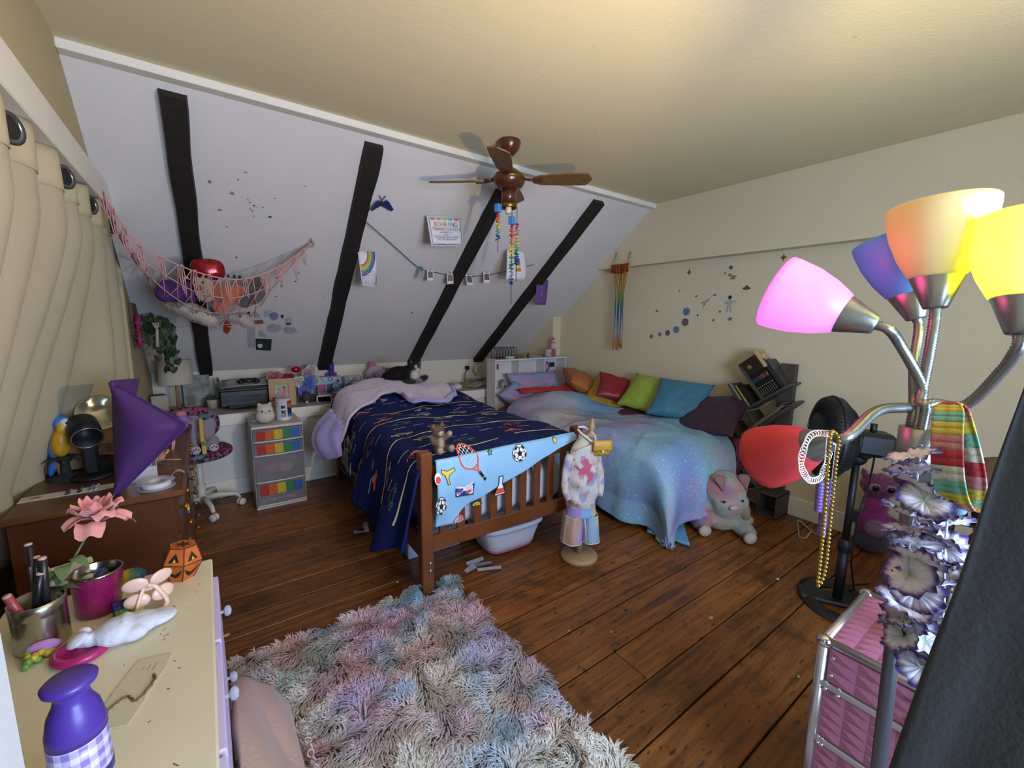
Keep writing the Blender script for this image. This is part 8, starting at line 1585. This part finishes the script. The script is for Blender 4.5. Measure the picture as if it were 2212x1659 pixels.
# ================================================================ shag rug
RX0, RX1, RY0, RY1 = -.02, 1.05, -.35, 2.015
rug = thing('shag_rug', 'long-pile pastel tie dye shag rug on the floorboards', 'rug', ((RX0+RX1)/2, (RY0+RY1)/2, 0)); rc = Vector(rug.location)
G().box((0, 0, .006), (RX1-RX0-.03, RY1-RY0-.03, .010), bev=.003).build('backing', M('rug_back', '#8f8a84', .95), rug)
rg = np.random.default_rng(4); NB = 66000
X = rg.uniform(RX0, RX1, NB); Y = RY1-(RY1-RY0)*rg.uniform(0, 1, NB)
def vnoise(x, y, sc, seed):
    x = x*sc; y = y*sc; xi = np.floor(x).astype(int); yi = np.floor(y).astype(int); fx = x-xi; fy = y-yi; fx = fx*fx*(3-2*fx); fy = fy*fy*(3-2*fy)
    h = lambda a, b: np.modf(np.abs(np.sin(a*127.1+b*311.7+seed*74.7)*43758.5453))[0]
    return (h(xi, yi)*(1-fx)+h(xi+1, yi)*fx)*(1-fy)+(h(xi, yi+1)*(1-fx)+h(xi+1, yi+1)*fx)*fy
dst = np.hypot(X-.885, Y-1.975); keep = dst > .055; X, Y = X[keep], Y[keep]; n = len(X); dst = dst[keep]
ang = vnoise(X, Y, 9, 1)*9+vnoise(X, Y, 22, 2)*3+rg.normal(0, .35, n); Ln = rg.uniform(.04, .066, n); lean = .55+.5*vnoise(X, Y, 14, 3)
bump_ = .05*np.exp(-(((X-.80)/.10)**2+((Y-1.99)/.10)**2))+.02*np.exp(-(((X-1.0)/.08)**2+((Y-1.97)/.07)**2)); z0 = .010+bump_
dx, dy = np.cos(ang), np.sin(ang); wx, wy = -dy*.0027, dx*.0027
V = np.empty((n, 5, 3), np.float32)
def setp(k, f, hgt, w): V[:, k, 0] = X-rc.x+dx*Ln*lean*f+wx*w; V[:, k, 1] = Y-rc.y+dy*Ln*lean*f+wy*w; V[:, k, 2] = z0+Ln*hgt
setp(0, 0, 0, -1); setp(1, 0, 0, 1); setp(2, .35, .48, -1.1); setp(3, .35, .48, 1.1); setp(4, 1.0, .62, 0)
V[:, 4, 2] -= (lean*.018)
me = bpy.data.meshes.new('pile'); me.vertices.add(n*5); me.vertices.foreach_set('co', V.ravel()); idx = np.arange(n)[:, None]*5
F_ = np.concatenate([idx+np.array([[0, 1, 3]]), idx+np.array([[0, 3, 2]]), idx+np.array([[2, 3, 4]])], 1).reshape(-1).astype(np.int32)
me.loops.add(len(F_)); me.loops.foreach_set('vertex_index', F_); me.polygons.add(n*3); me.polygons.foreach_set('loop_start', np.arange(0, n*9, 3, dtype=np.int32)); me.update(calc_edges=True)
def L3(c): return np.array(lin(c))
base = np.tile(L3('#d6cabc'), (n, 1))
for sc, sd_, th, c in ((4.2, 5, .58, '#d08e98'), (4.6, 6, .62, '#96aebc'), (3.8, 7, .62, '#b69ac8'), (5.0, 8, .62, '#a8b4a2'), (4.4, 9, .62, '#d09a80'), (4.0, 12, .70, '#86b8d4'), (6, 14, .62, '#e2d8cc')):
    w = np.clip((.65*vnoise(X, Y, sc, sd_)+.35*vnoise(X, Y, sc*2.3, sd_+20)-th+.08)*6, 0, .85)[:, None]; base = base*(1-w)+L3(c)*w
for qx, qy, rr5, c in ((600, 1405, .17, '#cf9484'), (540, 1440, .12, '#b8a898'), (800, 1360, .16, '#cf92a8'), (960, 1300, .10, '#c9b8c4'), (1010, 1330, .12, '#d8b0c0'), (990, 1275, .08, '#b8c8d4'), (1060, 1400, .16, '#bcb2d2'), (740, 1440, .12, '#d2a09c'), (700, 1400, .09, '#a8b0a4'), (1180, 1480, .10, '#8fb8d8'), (1110, 1570, .10, '#8fb4d4'), (1165, 1545, .07, '#c89ab8'), (900, 1420, .14, '#cdb4b0'), (980, 1550, .09, '#bf9ab4'), (1300, 1610, .22, '#ded6ca'), (780, 1500, .10, '#b59cb8'), (700, 1590, .10, '#a49c98'), (850, 1560, .12, '#c39aa4'), (650, 1640, .10, '#c08c84'), (1050, 1640, .10, '#a4b4c4'), (900, 1640, .16, '#d2c6b4'), (1250, 1500, .08, '#c4b4d4')):
    q = onz(qx, qy, .04); w = (.85*np.exp(-(((X-q.x)**2+(Y-q.y)**2)/rr5**2)**1.5)*(.6+.6*vnoise(X, Y, 9, 33)))[:, None]; w = np.clip(w, 0, .9); base = base*(1-w)+L3(c)*w
base *= rg.uniform(.8, 1.12, (n, 1)); ca = np.ones((n, 5, 4), np.float32); ca[:, :, :3] = base[:, None, :]
a_ = me.color_attributes.new('Col', 'FLOAT_COLOR', 'POINT'); a_.data.foreach_set('color', ca.ravel()); me.materials.append(MV('rug_pile', .9, sheen=.2))
po_ = bpy.data.objects.new('pile', me); COL.objects.link(po_); po_.parent = rug; stuff(po_)
